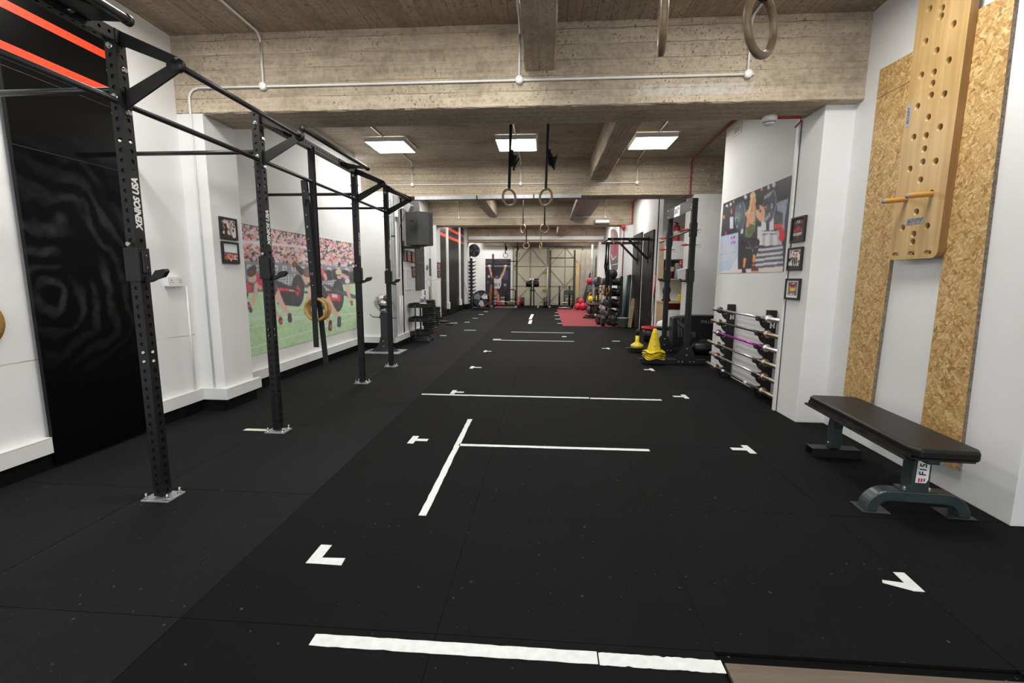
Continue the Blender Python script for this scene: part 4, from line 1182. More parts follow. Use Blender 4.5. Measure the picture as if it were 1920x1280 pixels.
# ---- weightlifting poster on the right wall
def poster():
    X = 2.50 - .006
    y1 = fx(1347, 517, X).y; y0 = fx(1468, 503, X).y - .04; z0 = fx(1347, 517, X).z; z1 = fx(1480, 330, X).z
    z0 = (fx(1347, 517, X).z + fx(1466, 503, X).z) / 2
    t = thing('sports_poster', 'large photo poster of a weightlifter in a front squat, above the barbell rack', 'poster', (2.5, 5.9, 1.8))
    P = Print(X, y0, y1, z0, z1, 230, 140)
    n = lambda x, y: (1340 + x / 6.74, 330 + y / 6.74)
    k = 1 / 6.74
    P.fill((46, 46, 52))
    for (x, y, rx, ry, c) in ((155, 375, 16, 14, (200, 202, 210)), (202, 355, 12, 22, (206, 200, 204)), (240, 322, 10, 16, (214, 120, 120)), (390, 262, 20, 26, (190, 192, 196)), (595, 165, 12, 26, (206, 130, 90)), (680, 140, 16, 30, (190, 188, 170)), (746, 105, 22, 36, (214, 182, 196)), (118, 520, 10, 26, (220, 150, 40)), (212, 445, 10, 36, (206, 96, 60)), (140, 730, 9, 30, (220, 50, 54))):
        P.ell(*n(x, y), rx * k, ry * k, c, al=.85)
    P.poly([n(780, 340), n(930, 280), n(900, 480), n(790, 440)], (122, 124, 142)); P.poly([n(860, 460), n(900, 420), n(880, 700), n(840, 640)], (120, 122, 140))
    for (x0, x1, ya, yb, c) in ((190, 235, 520, 670, (170, 170, 178)), (330, 360, 640, 730, (196, 196, 200)), (540, 600, 640, 880, (200, 200, 204)), (590, 650, 560, 690, (206, 206, 210)), (690, 745, 520, 690, (190, 190, 196)), (560, 860, 700, 730, (176, 176, 182)), (600, 850, 740, 880, (150, 150, 156)), (640, 690, 740, 890, (188, 188, 192)), (740, 790, 740, 880, (186, 186, 190))):
        P.poly([n(x0, ya), n(x1, ya - 8), n(x1, yb - 8), n(x0, yb)], c)
    P.poly([n(745, 500), n(860, 480), n(860, 600), n(745, 640)], (60, 60, 66))
    P.poly([n(750, 615), n(850, 600), n(845, 645), n(750, 665)], (224, 60, 50)); P.ell(*n(845, 740), 42 * k, 88 * k, (214, 52, 46)); P.ell(*n(800, 740), 16 * k, 70 * k, (150, 152, 160))
    for q in range(9):
        ya = 905 + q * 31; c = (166, 166, 172) if q % 2 == 0 else (74, 74, 80)
        P.poly([n(450, ya + 24), n(865, ya - 20), n(865, ya + 14), n(450, ya + 56)], c)
    P.poly([n(300, 900), n(480, 900), n(480, 1190), n(300, 1190)], (40, 40, 44))
    P.poly([n(30, 1210), n(300, 1178), n(860, 1148), n(860, 1280), n(30, 1290)], (206, 192, 184))
    P.poly([n(40, 775), n(300, 708), n(292, 1178), n(20, 1218)], (152, 160, 178)); P.poly([n(290, 1000), n(296, 1178), n(190, 1194)], (176, 178, 186))
    P.poly([n(206, 765), n(262, 752), n(260, 846), n(206, 858)], (96, 100, 150)); P.poly([n(206, 800), n(262, 790), n(262, 812), n(206, 824)], (214, 180, 190)); P.poly([n(222, 762), n(234, 758), n(234, 852), n(222, 855)], (214, 150, 160)); 
    # plates
    P.ell(*n(338, 500), 52 * k, 184 * k, (112, 118, 130), .06); P.ell(*n(312, 506), 66 * k, 188 * k, (70, 76, 88), .06); P.ell(*n(312, 506), 56 * k, 168 * k, (88, 94, 106), .06, ring=.9)
    P.ell(*n(300, 516), 24 * k, 56 * k, (60, 150, 90), .06); P.ell(*n(298, 516), 14 * k, 34 * k, (96, 100, 104), .06); P.limb([n(256, 532), n(292, 520)], [18 * k, 16 * k], (150, 140, 120))
    P.ell(*n(716, 378), 62 * k, 206 * k, (128, 134, 146), .12); P.ell(*n(680, 386), 84 * k, 208 * k, (66, 72, 84), .16); P.ell(*n(680, 386), 74 * k, 188 * k, (84, 90, 102), .16, ring=.92); P.ell(*n(664, 392), 34 * k, 70 * k, (40, 42, 48), .12); P.ell(*n(664, 392), 22 * k, 46 * k, (92, 96, 104), .12, ring=.5)
    # athlete
    sk = (226, 168, 132); sk2 = (206, 142, 104)
    P.ell(*n(350, 890), 34 * k, 84 * k, (40, 40, 44)); 
    P.limb([n(452, 830), n(400, 870), n(396, 960), n(385, 1040)], [70 * k, 84 * k, 54 * k, 40 * k], (38, 38, 42)); P.limb([n(470, 830), n(528, 830), n(520, 920), n(505, 1000)], [80 * k, 84 * k, 62 * k, 44 * k], (44, 44, 48))
    P.limb([n(395, 905), n(448, 912)], [14 * k, 12 * k], (120, 120, 124)); P.limb([n(495, 905), n(548, 892)], [12 * k, 12 * k], (120, 120, 124)); P.limb([n(420, 820), n(470, 930)], [10 * k, 8 * k], (90, 90, 94))
    P.limb([n(380, 1050), n(368, 1150)], [36 * k, 24 * k], (226, 150, 90)); P.limb([n(500, 1010), n(486, 1130)], [40 * k, 26 * k], (226, 150, 90)); P.limb([n(478, 1104), n(506, 1100)], [26 * k, 26 * k], (60, 34, 36)); P.ell(*n(494, 1102), 10 * k, 10 * k, (214, 40, 50))
    P.poly([n(346, 1160), n(384, 1148), n(398, 1210), n(392, 1236), n(342, 1232)], (52, 44, 42)); P.poly([n(462, 1140), n(506, 1126), n(560, 1186), n(556, 1210), n(462, 1218)], (78, 54, 40)); P.poly([n(462, 1204), n(558, 1196), n(556, 1216), n(460, 1222)], (196, 140, 96))
    P.poly([n(398, 640), n(440, 560), n(520, 470), n(526, 560), n(506, 700), n(450, 775), n(384, 770), n(380, 690)], (92, 100, 66)); P.poly([n(404, 650), n(450, 600), n(500, 600), n(490, 720), n(420, 760)], (76, 86, 54)); P.limb([n(450, 596), n(500, 606)], [10 * k, 10 * k], (196, 196, 190))
    P.limb([n(440, 470), n(430, 560), n(412, 630)], [60 * k, 60 * k, 40 * k], sk2); P.limb([n(500, 440), n(480, 560)], [70 * k, 50 * k], sk)
    P.limb([n(400, 470), n(455, 560), n(470, 590)], [40 * k, 60 * k, 30 * k], sk); P.limb([n(540, 470), n(575, 520)], [70 * k, 84 * k], (236, 182, 144)); P.limb([n(590, 530), n(616, 440), n(585, 395)], [90 * k, 46 * k, 40 * k], sk); P.limb([n(420, 445), n(400, 490)], [34 * k, 26 * k], sk2)
    P.limb([n(390, 490), n(600, 412), n(660, 388)], [12 * k, 12 * k, 14 * k], (176, 150, 120)); P.limb([n(575, 380), n(606, 400)], [30 * k, 30 * k], sk)
    P.limb([n(470, 330), n(440, 440), n(425, 470)], [46 * k, 34 * k, 20 * k], (216, 188, 140)); P.limb([n(490, 350), n(495, 420)], [50 * k, 60 * k], sk2)
    P.ell(*n(494, 300), 30 * k, 66 * k, sk, -.05); P.ell(*n(482, 250), 36 * k, 48 * k, (226, 200, 152), .2); P.limb([n(490, 210), n(456, 330)], [36 * k, 30 * k], (222, 196, 148)); P.limb([n(488, 276), n(514, 272)], [8 * k, 6 * k], (96, 66, 52)); P.limb([n(500, 340), n(514, 338)], [7 * k, 5 * k], (150, 70, 62))
    P.limb([n(512, 455), n(520, 520), n(516, 600)], [14 * k, 12 * k, 8 * k], (92, 100, 66))
    P.blur(); P.grain(3)
    P.build('poster_print', t, flip=True, gain=1.95)
    MB().box((X + .001, y0, z0), (2.5, y1, z1)).build('poster_backing', 'white', t)
    m = MB()
    # lettering on the name board of the photo and round the plates
    def wtxt(s, size, px, py, ang=0, sx=1.0, mat=0, bold=.003, sh=0.0):
        c = fx(px, py, X); ca, sa = math.cos(ang), math.sin(ang)
        m.text(s, size, (X - .0008, c.y, c.z), (0, -ca, sa), (0, sa, ca), mat, bold, 'CENTER', sh, sx)
    wtxt('RÚN TANJA', .115, *n(152, 935), ang=.0, sx=.82, mat=0, sh=.1); wtxt('ÍDSDOTTIR', .115, *n(158, 1038), ang=.0, sx=.86, mat=0, sh=.1)
    wtxt('CROSSFIT', .052, *n(672, 250), ang=.12, sx=.8, mat=0, bold=.001); wtxt('10', .06, *n(722, 374), ang=-1.4, mat=0, bold=.001); wtxt('ROGUE', .06, *n(658, 535), ang=.45, sx=.8, mat=0, bold=.001)
    wtxt('CROSSFIT', .036, *n(268, 520), ang=1.5, sx=.9, bold=0); wtxt('10', .045, *n(322, 385), ang=.1, bold=.001); wtxt('10', .045, *n(284, 638), ang=.1, bold=.001)
    m.build('poster_lettering', ['white_ink'], t)
poster()

# ---- framed photographs
def framed(X, side, y0, y1, z0, z1, label, paint, d=.022, b=.018, group='framed photos on the walls', mat=0.0):
    """frame on a wall facing +x (side 1) or -x (side -1)"""
    yc = (y0 + y1) / 2; zc = (z0 + z1) / 2
    t = thing('picture_frame', label, 'framed photo', (X, yc, zc), group)
    xa, xb = X, X + side * d
    m = MB()
    m.box((xa, y0, z0), (xb, y1, z0 + b)).box((xa, y0, z1 - b), (xb, y1, z1)).box((xa, y0, z0 + b), (xb, y0 + b, z1 - b)).box((xa, y1 - b, z0 + b), (xb, y1, z1 - b))
    m.build('frame', 'black_plastic', t, .001)
    P = Print(X + side * d * .55, y0 + b, y1 - b, z0 + b, z1 - b, 50, 60)
    if side < 0: P.U = 1 - P.U
    # U runs along +y; flip so that u=0 is the left edge for a viewer in the room
    P.U = P.U if side > 0 else P.U
    paint(P)
    P.build('photo', t, flip=side < 0, gain=1.7)
    return t
def crowdish(P, bg, cols, n, y0, y1, s, seed):
    rg = random.Random(seed); P.fill(bg)
    for k in range(n): P.ell(rg.random(), y0 + (y1 - y0) * rg.random(), s * rg.uniform(.5, 1.2), s * rg.uniform(.7, 1.8), rg.choice(cols), uv=True)
def ph_gym(P):
    crowdish(P, (206, 190, 176), [(90, 60, 50), (60, 44, 40), (200, 180, 170), (140, 130, 134), (40, 34, 34), (220, 206, 196)], 60, .4, 1, .07, 2)
    P.limb([(.3, .75), (.3, .2)], [.16, .22], (40, 26, 26), True); P.ell(.3, .82, .06, .06, (216, 176, 150), uv=True); P.limb([(.62, .7), (.62, .25)], [.14, .18], (120, 130, 140), True); P.ell(.62, .77, .05, .05, (200, 160, 140), uv=True)
    P.poly([(0, 0), (1, 0), (1, .14), (0, .2)], (52, 30, 30), uv=True); P.ell(.85, .12, .12, .1, (226, 220, 210), uv=True)
def ph_team(P):
    crowdish(P, (196, 202, 204), [(206, 60, 44), (220, 90, 60), (60, 40, 40), (226, 170, 140), (40, 60, 60), (240, 110, 70)], 130, .12, .46, .035, 3)
    P.poly([(0, .46), (1, .42), (1, .5), (0, .52)], (70, 66, 64), uv=True); P.poly([(0, 0), (1, 0), (1, .13), (0, .13)], (36, 36, 34), uv=True); P.ell(.5, .08, .05, .04, (220, 220, 220), uv=True)
p = lambda px, py: fx(px, py, XPL + .01)
a, b = p(408, 402), p(441, 449); a2, b2 = p(412, 446), p(446, 489)
framed(XPL, 1, 4.185, 4.42, 1.655, 1.865, 'black framed photo of gym people, the upper one on the first left pier', ph_gym)
framed(XPL, 1, 4.185, 4.42, 1.425, 1.635, 'black framed team photo in orange shirts, the lower one on the first left pier', ph_team)

XF = 2.315
def ph_logo(P): P.fill((24, 24, 26)); P.poly([(.36, .22), (.5, .06), (.64, .22), (.58, .22), (.5, .13), (.42, .22)], (150, 20, 36), uv=True); P.poly([(.12, .40), (.88, .40), (.84, .52), (.66, .58), (.5, .66), (.34, .58), (.16, .52)], (150, 22, 38), uv=True); P.poly([(.3, .44), (.4, .44), (.36, .56), (.3, .54)], (24, 24, 26), uv=True); P.poly([(.6, .44), (.7, .44), (.7, .54), (.64, .56)], (24, 24, 26), uv=True); P.poly([(.16, .88), (.32, .84), (.32, .74), (.22, .78)], (150, 22, 38), uv=True); P.poly([(.84, .88), (.68, .84), (.68, .74), (.78, .78)], (150, 22, 38), uv=True)
def ph_people(P):
    crowdish(P, (200, 196, 194), [(120, 60, 60), (70, 50, 50), (230, 226, 222), (180, 150, 140), (40, 40, 44)], 50, .1, .9, .06, 5)
    P.poly([(.35, .86), (.8, .86), (.78, .94), (.36, .94)], (130, 40, 46), uv=True)
    for u in (.35, .5, .65): P.limb([(u, .55), (u, .22)], [.12, .1], (50, 38, 40), True); P.ell(u, .62, .05, .05, (206, 160, 140), uv=True)
    P.poly([(0, 0), (1, 0), (1, .12), (0, .16)], (40, 38, 40), uv=True)
def ph_card(P):
    P.fill((226, 226, 224)); P.poly([(.14, .14), (.86, .14), (.86, .9), (.14, .9)], (90, 92, 96), uv=True)
    rg = random.Random(4)
    for k in range(70): P.ell(rg.uniform(.16, .84), rg.uniform(.16, .88), .04, .06, rg.choice([(40, 44, 40), (120, 130, 120), (160, 40, 46), (90, 100, 130), (206, 206, 206)]), uv=True)
    P.ell(.5, .68, .16, .12, (140, 30, 40), uv=True); P.ell(.5, .8, .06, .05, (210, 160, 140), uv=True)
    P.poly([(.28, .36), (.72, .38), (.72, .6), (.28, .58)], (226, 166, 50), uv=True); P.poly([(.36, .45), (.64, .46), (.64, .5), (.36, .49)], (236, 226, 200), uv=True)
def fz3(pts):
    q = [fx(px, py, XF - .02) for px, py in pts]
    return min(v.y for v in q), max(v.y for v in q), min(v.z for v in q), max(v.z for v in q)
f1 = framed(XF, -1, 4.305, 4.535, 1.64, 1.87, 'black framed red and white gym logo, the top frame on the first right pier', ph_logo)
m = MB()
m.text('F15', .036, (XF - .0135, 4.42, 1.822), (0, -1, 0), (0, 0, 1), 0, .0012, 'CENTER', .1); m.text('CROSSFIT', .034, (XF - .0135, 4.42, 1.712), (0, -1, 0), (0, 0, 1), 0, .0014, 'CENTER')
m.build('logo_lettering', 'white_ink', f1)
framed(XF, -1, 4.31, 4.55, 1.385, 1.595, 'black framed group photo with white surround, the middle frame on the first right pier', ph_people)
framed(XF, -1, 4.30, 4.545, 1.115, 1.31, 'black framed photo with a yellow card, the lowest frame on the first right pier', ph_card)

# ================================================================ RIGHT WALL: strand boards, pegboard
def osb(pts, X0, label):
    q = [fx(px, py, X0) for px, py in pts]
    P = [(v.y, v.z) for v in q]
    t = thing('strand_board', label, 'wood board', (XR, sum(a[0] for a in P) / 4, sum(a[1] for a in P) / 4), 'strand boards on the wall by the bench')
    m = MB(); m.prism([(a[0], a[1]) for a in P], (XR, 0, 0), (0, 1, 0), (0, 0, 1), -(XR - X0), 0, 1)
    m.build('sheet', ['osb', 'osb_edge'], t)
    return t, P
t, P1 = osb([(1650, 131), (1724, 90), (1632, 757), (1581, 741)], 2.508, 'strand board strip on the white wall behind the peg board, nearer the framed photos')
zs = fx(1648, 184, 2.508).z
MB().box((2.5072, min(a[0] for a in P1) + .01, zs), (2.5078, max(a[0] for a in P1) - .01, zs + .003)).build('seam', 'plug_hole', t)
t, P2 = osb([(1829, 21), (1905, -22), (1796, 882), (1719, 850)], 2.492, 'wide strand board strip on the white wall above the near end of the bench')

def pegboard():
    X0 = 2.445; s = X0 / 2.40
    t = thing('climbing_peg_board', 'tall varnished plywood climbing peg board with rows of round holes between two strand boards', 'peg board', (2.49, 3.2 * s, 2.2))
    zz = lambda z: H + (z - H) * s
    ya, yb = 3.005 * s, 3.405 * s; z0 = zz(1.438); z1 = 3.33; r = .045
    pl = []
    for (cy, cz, a0) in ((yb - r, z0 + r, 0), (ya + r, z0 + r, -PI / 2)):
        for k in range(7):
            an = a0 - k / 6 * PI / 2
            pl.append((cy + r * math.cos(an), cz + r * math.sin(an)))
    pl += [(ya, z1), (yb, z1)]
    pl = pl[::-1]
    body = MB().prism(pl, (2.49, 0, 0), (0, 1, 0), (0, 0, 1), -.045, 0, 1)
    # orientation fix and holes by boolean subtraction
    ob = body.build('board_body', ['ply', 'ply_edge'], t)
    bm = bmesh.new(); bm.from_mesh(ob.data); bmesh.ops.recalc_face_normals(bm, faces=bm.faces); bm.to_mesh(ob.data); bm.free()
    HO = [(3.31, 3.0), (3.21, 2.95), (3.21, 2.905), (3.11, 2.81), (3.31, 2.81), (3.21, 2.71), (3.11, 2.61), (3.31, 2.61), (3.21, 2.585), (3.21, 2.52), (3.21, 2.45), (3.11, 2.42), (3.31, 2.42), (3.21, 2.32), (3.11, 2.23), (3.31, 2.23), (3.21, 2.21), (3.21, 2.13), (3.21, 2.05), (3.11, 2.03), (3.31, 2.03), (3.21, 1.94), (3.11, 1.84), (3.31, 1.84), (3.21, 1.74), (3.31, 1.65), (3.11, 1.64), (3.21, 1.60), (3.21, 1.55)]
    HO += [(3.11, 3.02), (3.21, 3.08), (3.11, 3.15), (3.31, 3.15)]
    cut = MB()
    for (y, z) in HO: cut.cyl((2.40, y * s, zz(z)), (2.52, y * s, zz(z)), .0225, 20)
    def slot(y, z, w, h, dx):
        rr = h / 2; P = []
        for (cy, a0) in ((y + w / 2 - rr, -PI / 2), (y - w / 2 + rr, PI / 2)):
            for k in range(9): P.append((cy + rr * math.cos(a0 + k / 8 * PI), z + rr * math.sin(a0 + k / 8 * PI)))
        cut.prism(P, (2.41, 0, 0), (0, 1, 0), (0, 0, 1), dx)
    for y in (3.345, 3.21, 3.08): slot(y * s, zz(1.472), .062, .034, .045)
    co = cut.build('cut', 'plug_hole', None)
    bm = bmesh.new(); bm.from_mesh(co.data); bmesh.ops.recalc_face_normals(bm, faces=bm.faces); bm.to_mesh(co.data); bm.free()
    md = ob.modifiers.new('b', 'BOOLEAN'); md.object = co; md.operation = 'DIFFERENCE'; md.solver = 'EXACT'
    dg = bpy.context.evaluated_depsgraph_get(); dg.update()
    me = bpy.data.meshes.new_from_object(ob.evaluated_get(dg))
    ob.modifiers.clear(); ob.data = me
    bpy.data.objects.remove(co)
    m = MB()
    for y, w in ((3.345, 0), (3.21, 1), (3.08, 1)): m.lathe([(0, 0), (.010, 0), (.012, -.006), (0, -.009)], (2.462, y * s - .006, zz(1.472)), (1, 0, 0), 12, w)
    m.build('fixing_screw', ['bolt', 'plug_hole'], t)
    # engraved plates
    m = MB()
    yc, zc = 3.213 * s, zz(1.682)
    m.box((X0 - .0015, yc - .075, zc - .021), (X0, yc + .075, zc + .021))
    m.text('BOXPY', .030, (X0 - .0022, yc, zc), (0, -1, 0), (0, 0, 1), 1, .0002, 'CENTER', .15, 1.15)
    for a, b in (((-.058, -.016), (.05, -.016)), ((-.05, .016), (.066, .016)), ((-.058, -.016), (-.058, .016)), ((.066, .016), (.044, -.016))):
        m.bar((X0 - .002, yc - a[0], zc + a[1]), (X0 - .002, yc - b[0], zc + b[1]), .0016, .001, (1, 0, 0), 1)
    m.build('name_plate', ['grey_ink', 'black_ink'], t)
    m = MB(); yc, zc = 3.375 * s, zz(2.385)
    m.box((X0 - .0015, yc - .018, zc - .075), (X0, yc + .018, zc + .075))
    m.text('BOXPY', .030, (X0 - .0022, yc, zc), (0, 0, 1), (0, 1, 0), 1, .0002, 'CENTER', .15, 1.1)
    m.build('name_plate', ['grey_ink', 'black_ink'], t)
    for (y, lab) in ((3.105, 'wooden climbing peg plugged into the peg board, the one nearer the wide strand board'), (3.305, 'wooden climbing peg plugged into the peg board, the one nearer the framed photos')):
        p = thing('climbing_peg', lab, 'peg', (X0, y * s, zz(1.84)), 'two pegs in the climbing board')
        a = Vector((2.475, y * s, zz(1.838))); b = Vector((2.295, y * s - .006, zz(1.822)))
        MB().cyl(a, b, .0165, 18).build('dowel', 'peg', p, .0015)
        dd = (b - a).normalized()
        MB().lathe([(0, .0012), (.0163, .0012), (.0163, 0)], b, dd, 18).build('end_cap', 'grey_plastic', p)
pegboard()

# ================================================================ FLAT BENCH
def bench():
    a = fz(1744, 846, .44); b = fz(1826, 845, .44); c = fz(1531, 741, .44); d_ = fz(1589, 741, .44)
    near = (a + b) / 2; far = (c + d_) / 2
    ang = math.atan2(far.x - near.x, far.y - near.y)
    t = thing('flat_bench', 'flat weight bench with worn black vinyl pad and grey green legs, by the pegboard', 'bench', (near.x, near.y, 0), None, -ang)
    L = (far - near).length; w = .33
    print('BENCH', near, far, L, ang)
    # local frame: y towards the far end
    m = MB(); th = .058; z = .44; hw = w / 2; ch = .03
    n = 26; vs = []; fs = []
    # pad as a padded box with chamfered plan corners and sagging wrinkled lower edge
    pl = [(-hw + ch, 0), (hw - ch, 0), (hw, ch * 1.6), (hw, L - ch), (hw - ch, L), (-hw + ch, L), (-hw, L - ch), (-hw, ch * 1.6)]
    m.prism(pl, (0, 0, z - th), (1, 0, 0), (0, 1, 0), th)
    m.build('seat_pad', 'vinyl', t, .016, None, 4, True)
    rg = random.Random(2); m = MB(); k = 40
    vs = []
    for i in range(k + 1):
        y = .02 + (L - .04) * i / k
        e = .004 * math.sin(i * .9) + rg.uniform(-.005, .005)
        vs += [(-hw - .002, y, z - .035), (-hw - .004 - abs(e) * .5, y, z - th - .002), (-hw - .010 + e * .6, y, z - th - .014 + e * .4), (-hw + .03, y, z - th - .012)]
    fs = []
    for i in range(k):
        for j in range(3): fs.append((i * 4 + j, i * 4 + j + 1, i * 4 + j + 5, i * 4 + j + 4))
    m.add(vs, fs, 0, True)
    m.build('torn_cover_hem', 'vinyl', t, 0, None, 2, True)
    m = MB().box((-hw - .012, .05, z - th - .022), (hw - .01, L + .015, z - th - .008)); m.build('base_plywood', 'plug_hole', t, 0, None, 2, True)
    m = MB().box((-.03, .10, z - th - .06), (.03, L - .12, z - th - .012)); m.build('spine_tube', 'bench_green', t, .004, None, 2, True)
    # front leg: post with arched foot
    m = MB(); m.box((-.045, .17, .115), (.045, .26, z - th - .01)); lg = m.build('leg', 'bench_green', t, .006, None, 2, True)
    m = MB(); R = 0.13; pts = []
    hwf = .265
    out = []
    for i in range(13):
        an = PI / 2 + i / 12 * PI / 2
        out.append((-hwf + R + R * math.cos(an), R * math.sin(an) - .002))
    arch = [(hwf - R, R - .002)][:0]
    prof_out = [(-p[0], p[1]) for p in out][::-1]       # right quarter from ground up
    outer = prof_out + out
    ri = R - .062
    inn = []
    for i in range(13):
        an = PI / 2 + i / 12 * PI / 2
        inn.append((-hwf + R + ri * math.cos(an) , ri * math.sin(an) - .002 if i < 12 else 0.0))
    inner = inn[::-1] + [(-p[0], p[1]) for p in inn]
    poly_o = outer; poly_i = inner[::-1]
    # strip of quads between the two arcs
    no = len(poly_o); vs = []; y0, y1 = .165, .245
    for (o_, i_) in zip(poly_o, poly_i):
        vs += [(o_[0], y0, o_[1] + .006), (o_[0], y1, o_[1] + .006), (i_[0], y1, i_[1] + .006), (i_[0], y0, i_[1] + .006)]
    fs = []
    for i in range(no - 1):
        for j in range(4): fs.append((i * 4 + j, i * 4 + (j + 1) % 4, i * 4 + 4 + (j + 1) % 4, i * 4 + 4 + j))
    fs += [(0, 1, 2, 3), tuple((no - 1) * 4 + j for j in (3, 2, 1, 0))]
    m.add(vs, fs, 0, False)
    ft = m.build('arched_foot', 'bench_green', t, .007, None, 2, True)
    bm = bmesh.new(); bm.from_mesh(ft.data); bmesh.ops.recalc_face_normals(bm, faces=bm.faces); bm.to_mesh(ft.data); bm.free()
    m = MB()
    for sx in (-1, 1): MB().box((sx * (hwf - .125), .150, .001), (sx * (hwf + .02), .275, .007)).build('foot_plate', 'bench_green', ft, .001, None, 2, True)
    m = MB().box((-.085, .165, R + .004), (.085, .25, R + .012)); bolt(m, (-.06, .2, R + .012), (0, 0, 1), .012, .01, 1); bolt(m, (.065, .2, R + .012), (0, 0, 1), .012, .01, 1)
    m.build('post_plate', ['bench_green', 'bolt'], lg, 0, None, 2, True)
    # badge on the leg
    m = MB(); yb = .1685
    m.prism([(-.03, .19), (.022, .19), (.032, .21), (.032, .325), (.018, .345), (-.028, .345)], (0, yb, 0), (1, 0, 0), (0, 0, 1), .001)
    m.text('F15', .048, (.002, yb - .0012, .267), (0, 0, 1), (-1, 0, 0), 1, .0014, 'CENTER', .1, 1.0)
    for s in (-1, 1):
        for k in range(3):
            zc = .267 + s * (.050 + .0)
            m.prism([(-.018 + k * .013, zc + s * 0), (-.010 + k * .013, zc + s * 0), (-.010 + k * .013, zc + s * (.022 - k * .003)), (-.018 + k * .013, zc + s * (.024 - k * .003))][::s], (0, yb - .001, 0), (1, 0, 0), (0, 0, 1), .0008, 2)
    m.text('CROSSFIT', .011, (-.023, yb - .0012, .267), (0, 0, 1), (-1, 0, 0), 1, 0, 'CENTER', 0, 1.2)
    m.build('badge', ['white_ink', 'black_ink', 'red_ink'], lg, 0, None, 2, True)
    # far leg: curved tube on a flat cross tube
    yf = L - .20; m = MB(); pts = []; vs = []
    cl = [(-.0, yf + .115, .07), (0, yf + .115, .22), (0, yf + .10, .29), (0, yf + .06, .345), (0, yf, .365), (0, yf - .06, .368)]
    hw2, hd = .035, .035
    for i, p_ in enumerate(cl):
        q0 = Vector(cl[max(i - 1, 0)]); q1 = Vector(cl[min(i + 1, len(cl) - 1)]); tn = (q1 - q0).normalized(); nn = Vector((0, tn.z, -tn.y))
        for a_, b_ in ((-1, -1), (1, -1), (1, 1), (-1, 1)): vs.append(Vector(p_) + Vector((a_ * hw2, 0, 0)) + nn * (b_ * hd))
    fs = []
    for i in range(len(cl) - 1):
        for j in range(4): fs.append((i * 4 + j, i * 4 + (j + 1) % 4, i * 4 + 4 + (j + 1) % 4, i * 4 + 4 + j))
    fs += [(3, 2, 1, 0), tuple((len(cl) - 1) * 4 + j for j in range(4))]
    m.add(vs, fs); lg2 = m.build('leg', 'bench_green', t, .005, None, 2, True)
    m = MB(); h2 = .165; zz0, zz1 = .002, .066; y0, y1 = yf + .06, yf + .165
    # hollow rectangular cross foot
    m.box((-h2, y0, zz0), (h2, y1, zz0 + .004)).box((-h2, y0, zz1 - .004), (h2, y1, zz1)).box((-h2, y0, zz0), (h2, y0 + .004, zz1)).box((-h2, y1 - .004, zz0), (h2, y1, zz1))
    m.build('cross_foot', 'steel_black', lg2, 0, None, 2, True)
    m = MB(); bolt(m, (-.036, yf + .115, .10), (-1, 0, 0), .011, .009); m.build('bolt', 'bolt', lg2, 0, None, 2, True)
bench()

# ================================================================ BARBELL WALL RACK
XW = 2.50; BX = 2.35
NEAR = [(1437, 597), (1431.6, 624.7), (1430, 650), (1427, 677), (1426.7, 704), (1421.7, 729)]
ZB = [fx(*q, BX).z for q in NEAR]
print('ZB', ZB)
def hanger(y, zt, label):
    t = thing('barbell_hanger', label, 'barbell hanger', (XW, y, ZB[-1]), 'two wall hangers holding the barbells')
    m = MB()
    zlo = ZB[-1] - .1
    m.box((XW - .078, y - .042, zlo), (XW, y + .042, zt), 0)
    m.build('back_plate', 'steel_black', t, .002)
    for z in ZB:
        g = MB(); dx = XW - BX
        # curved arm: hollow below sweeping out to a cradle
        pl = [(0, -.155)]
        for k in range(9):
            an = k / 8 * PI / 2
            pl.append((.035 + (dx - .035) * math.sin(an) * .93, -.135 + .105 * (1 - math.cos(an))))
        pl += [(dx + .022, -.038), (dx + .036, -.02), (dx + .032, .012), (dx + .018, .012), (dx + .016, -.016), (dx - .016, -.016), (dx - .02, .008), (.05, .012), (0, .03)]
        g.prism([(-p_[0], p_[1]) for p_ in pl], (XW - .006, y + .034, z), (1, 0, 0), (0, 0, 1), .068)
        a = g.build('cradle_arm', 'steel_black', t, .003)
        g = MB()
        bolt(g, (BX + .035, y - .0345, z - .035), (0, -1, 0), .008, .005); bolt(g, (BX + .01, y - .0345, z - .04), (0, -1, 0), .006, .004)
        g.build('bolt', 'bolt', a)
    m = MB(); zc = zt - .19
    # block letter H cut in white
    xc = XW - .040; zc = ZB[0] - .082; yf = y - .0428
    for dx_ in (-.017, .017): m.box((xc + dx_ - .008, yf, zc - .030), (xc + dx_ + .008, yf + .0006, zc + .030))
    m.box((xc - .02, yf, zc - .008), (xc + .02, yf + .0006, zc + .008))
    m.build('letter_mark', 'white_ink', t)
hanger(5.10, fx(1436, 579, XW).z, 'black wall hanger with six cradles and a white H, nearer the framed photos')
hanger(6.17, fx(1361, 568, XW).z, 'black wall hanger with six cradles and a white H, nearer the crash mat')
BAR = [('chrome', 'chrome', 'chrome barbell on the top cradle of the wall rack', 4.67, 6.47),
       ('steel_dark_bar', 'brass', 'dark oxide barbell with bronze sleeves, second from the top of the wall rack', 4.60, 6.52),
       ('magenta', 'chrome', 'bright magenta barbell with shiny sleeves, third from the top of the wall rack', 4.64, 6.42),
       ('steel_bare', 'brass', 'bare steel barbell with bronze sleeves, fourth from the top of the wall rack', 4.62, 6.62),
       ('chrome', 'brass', 'slim chrome barbell with a red ringed collar, fifth from the top of the wall rack', 4.60, 6.50),
       ('steel_dark_bar', 'brass', 'dark barbell with white taped grip marks on the lowest cradle of the wall rack', 4.60, 6.60)]
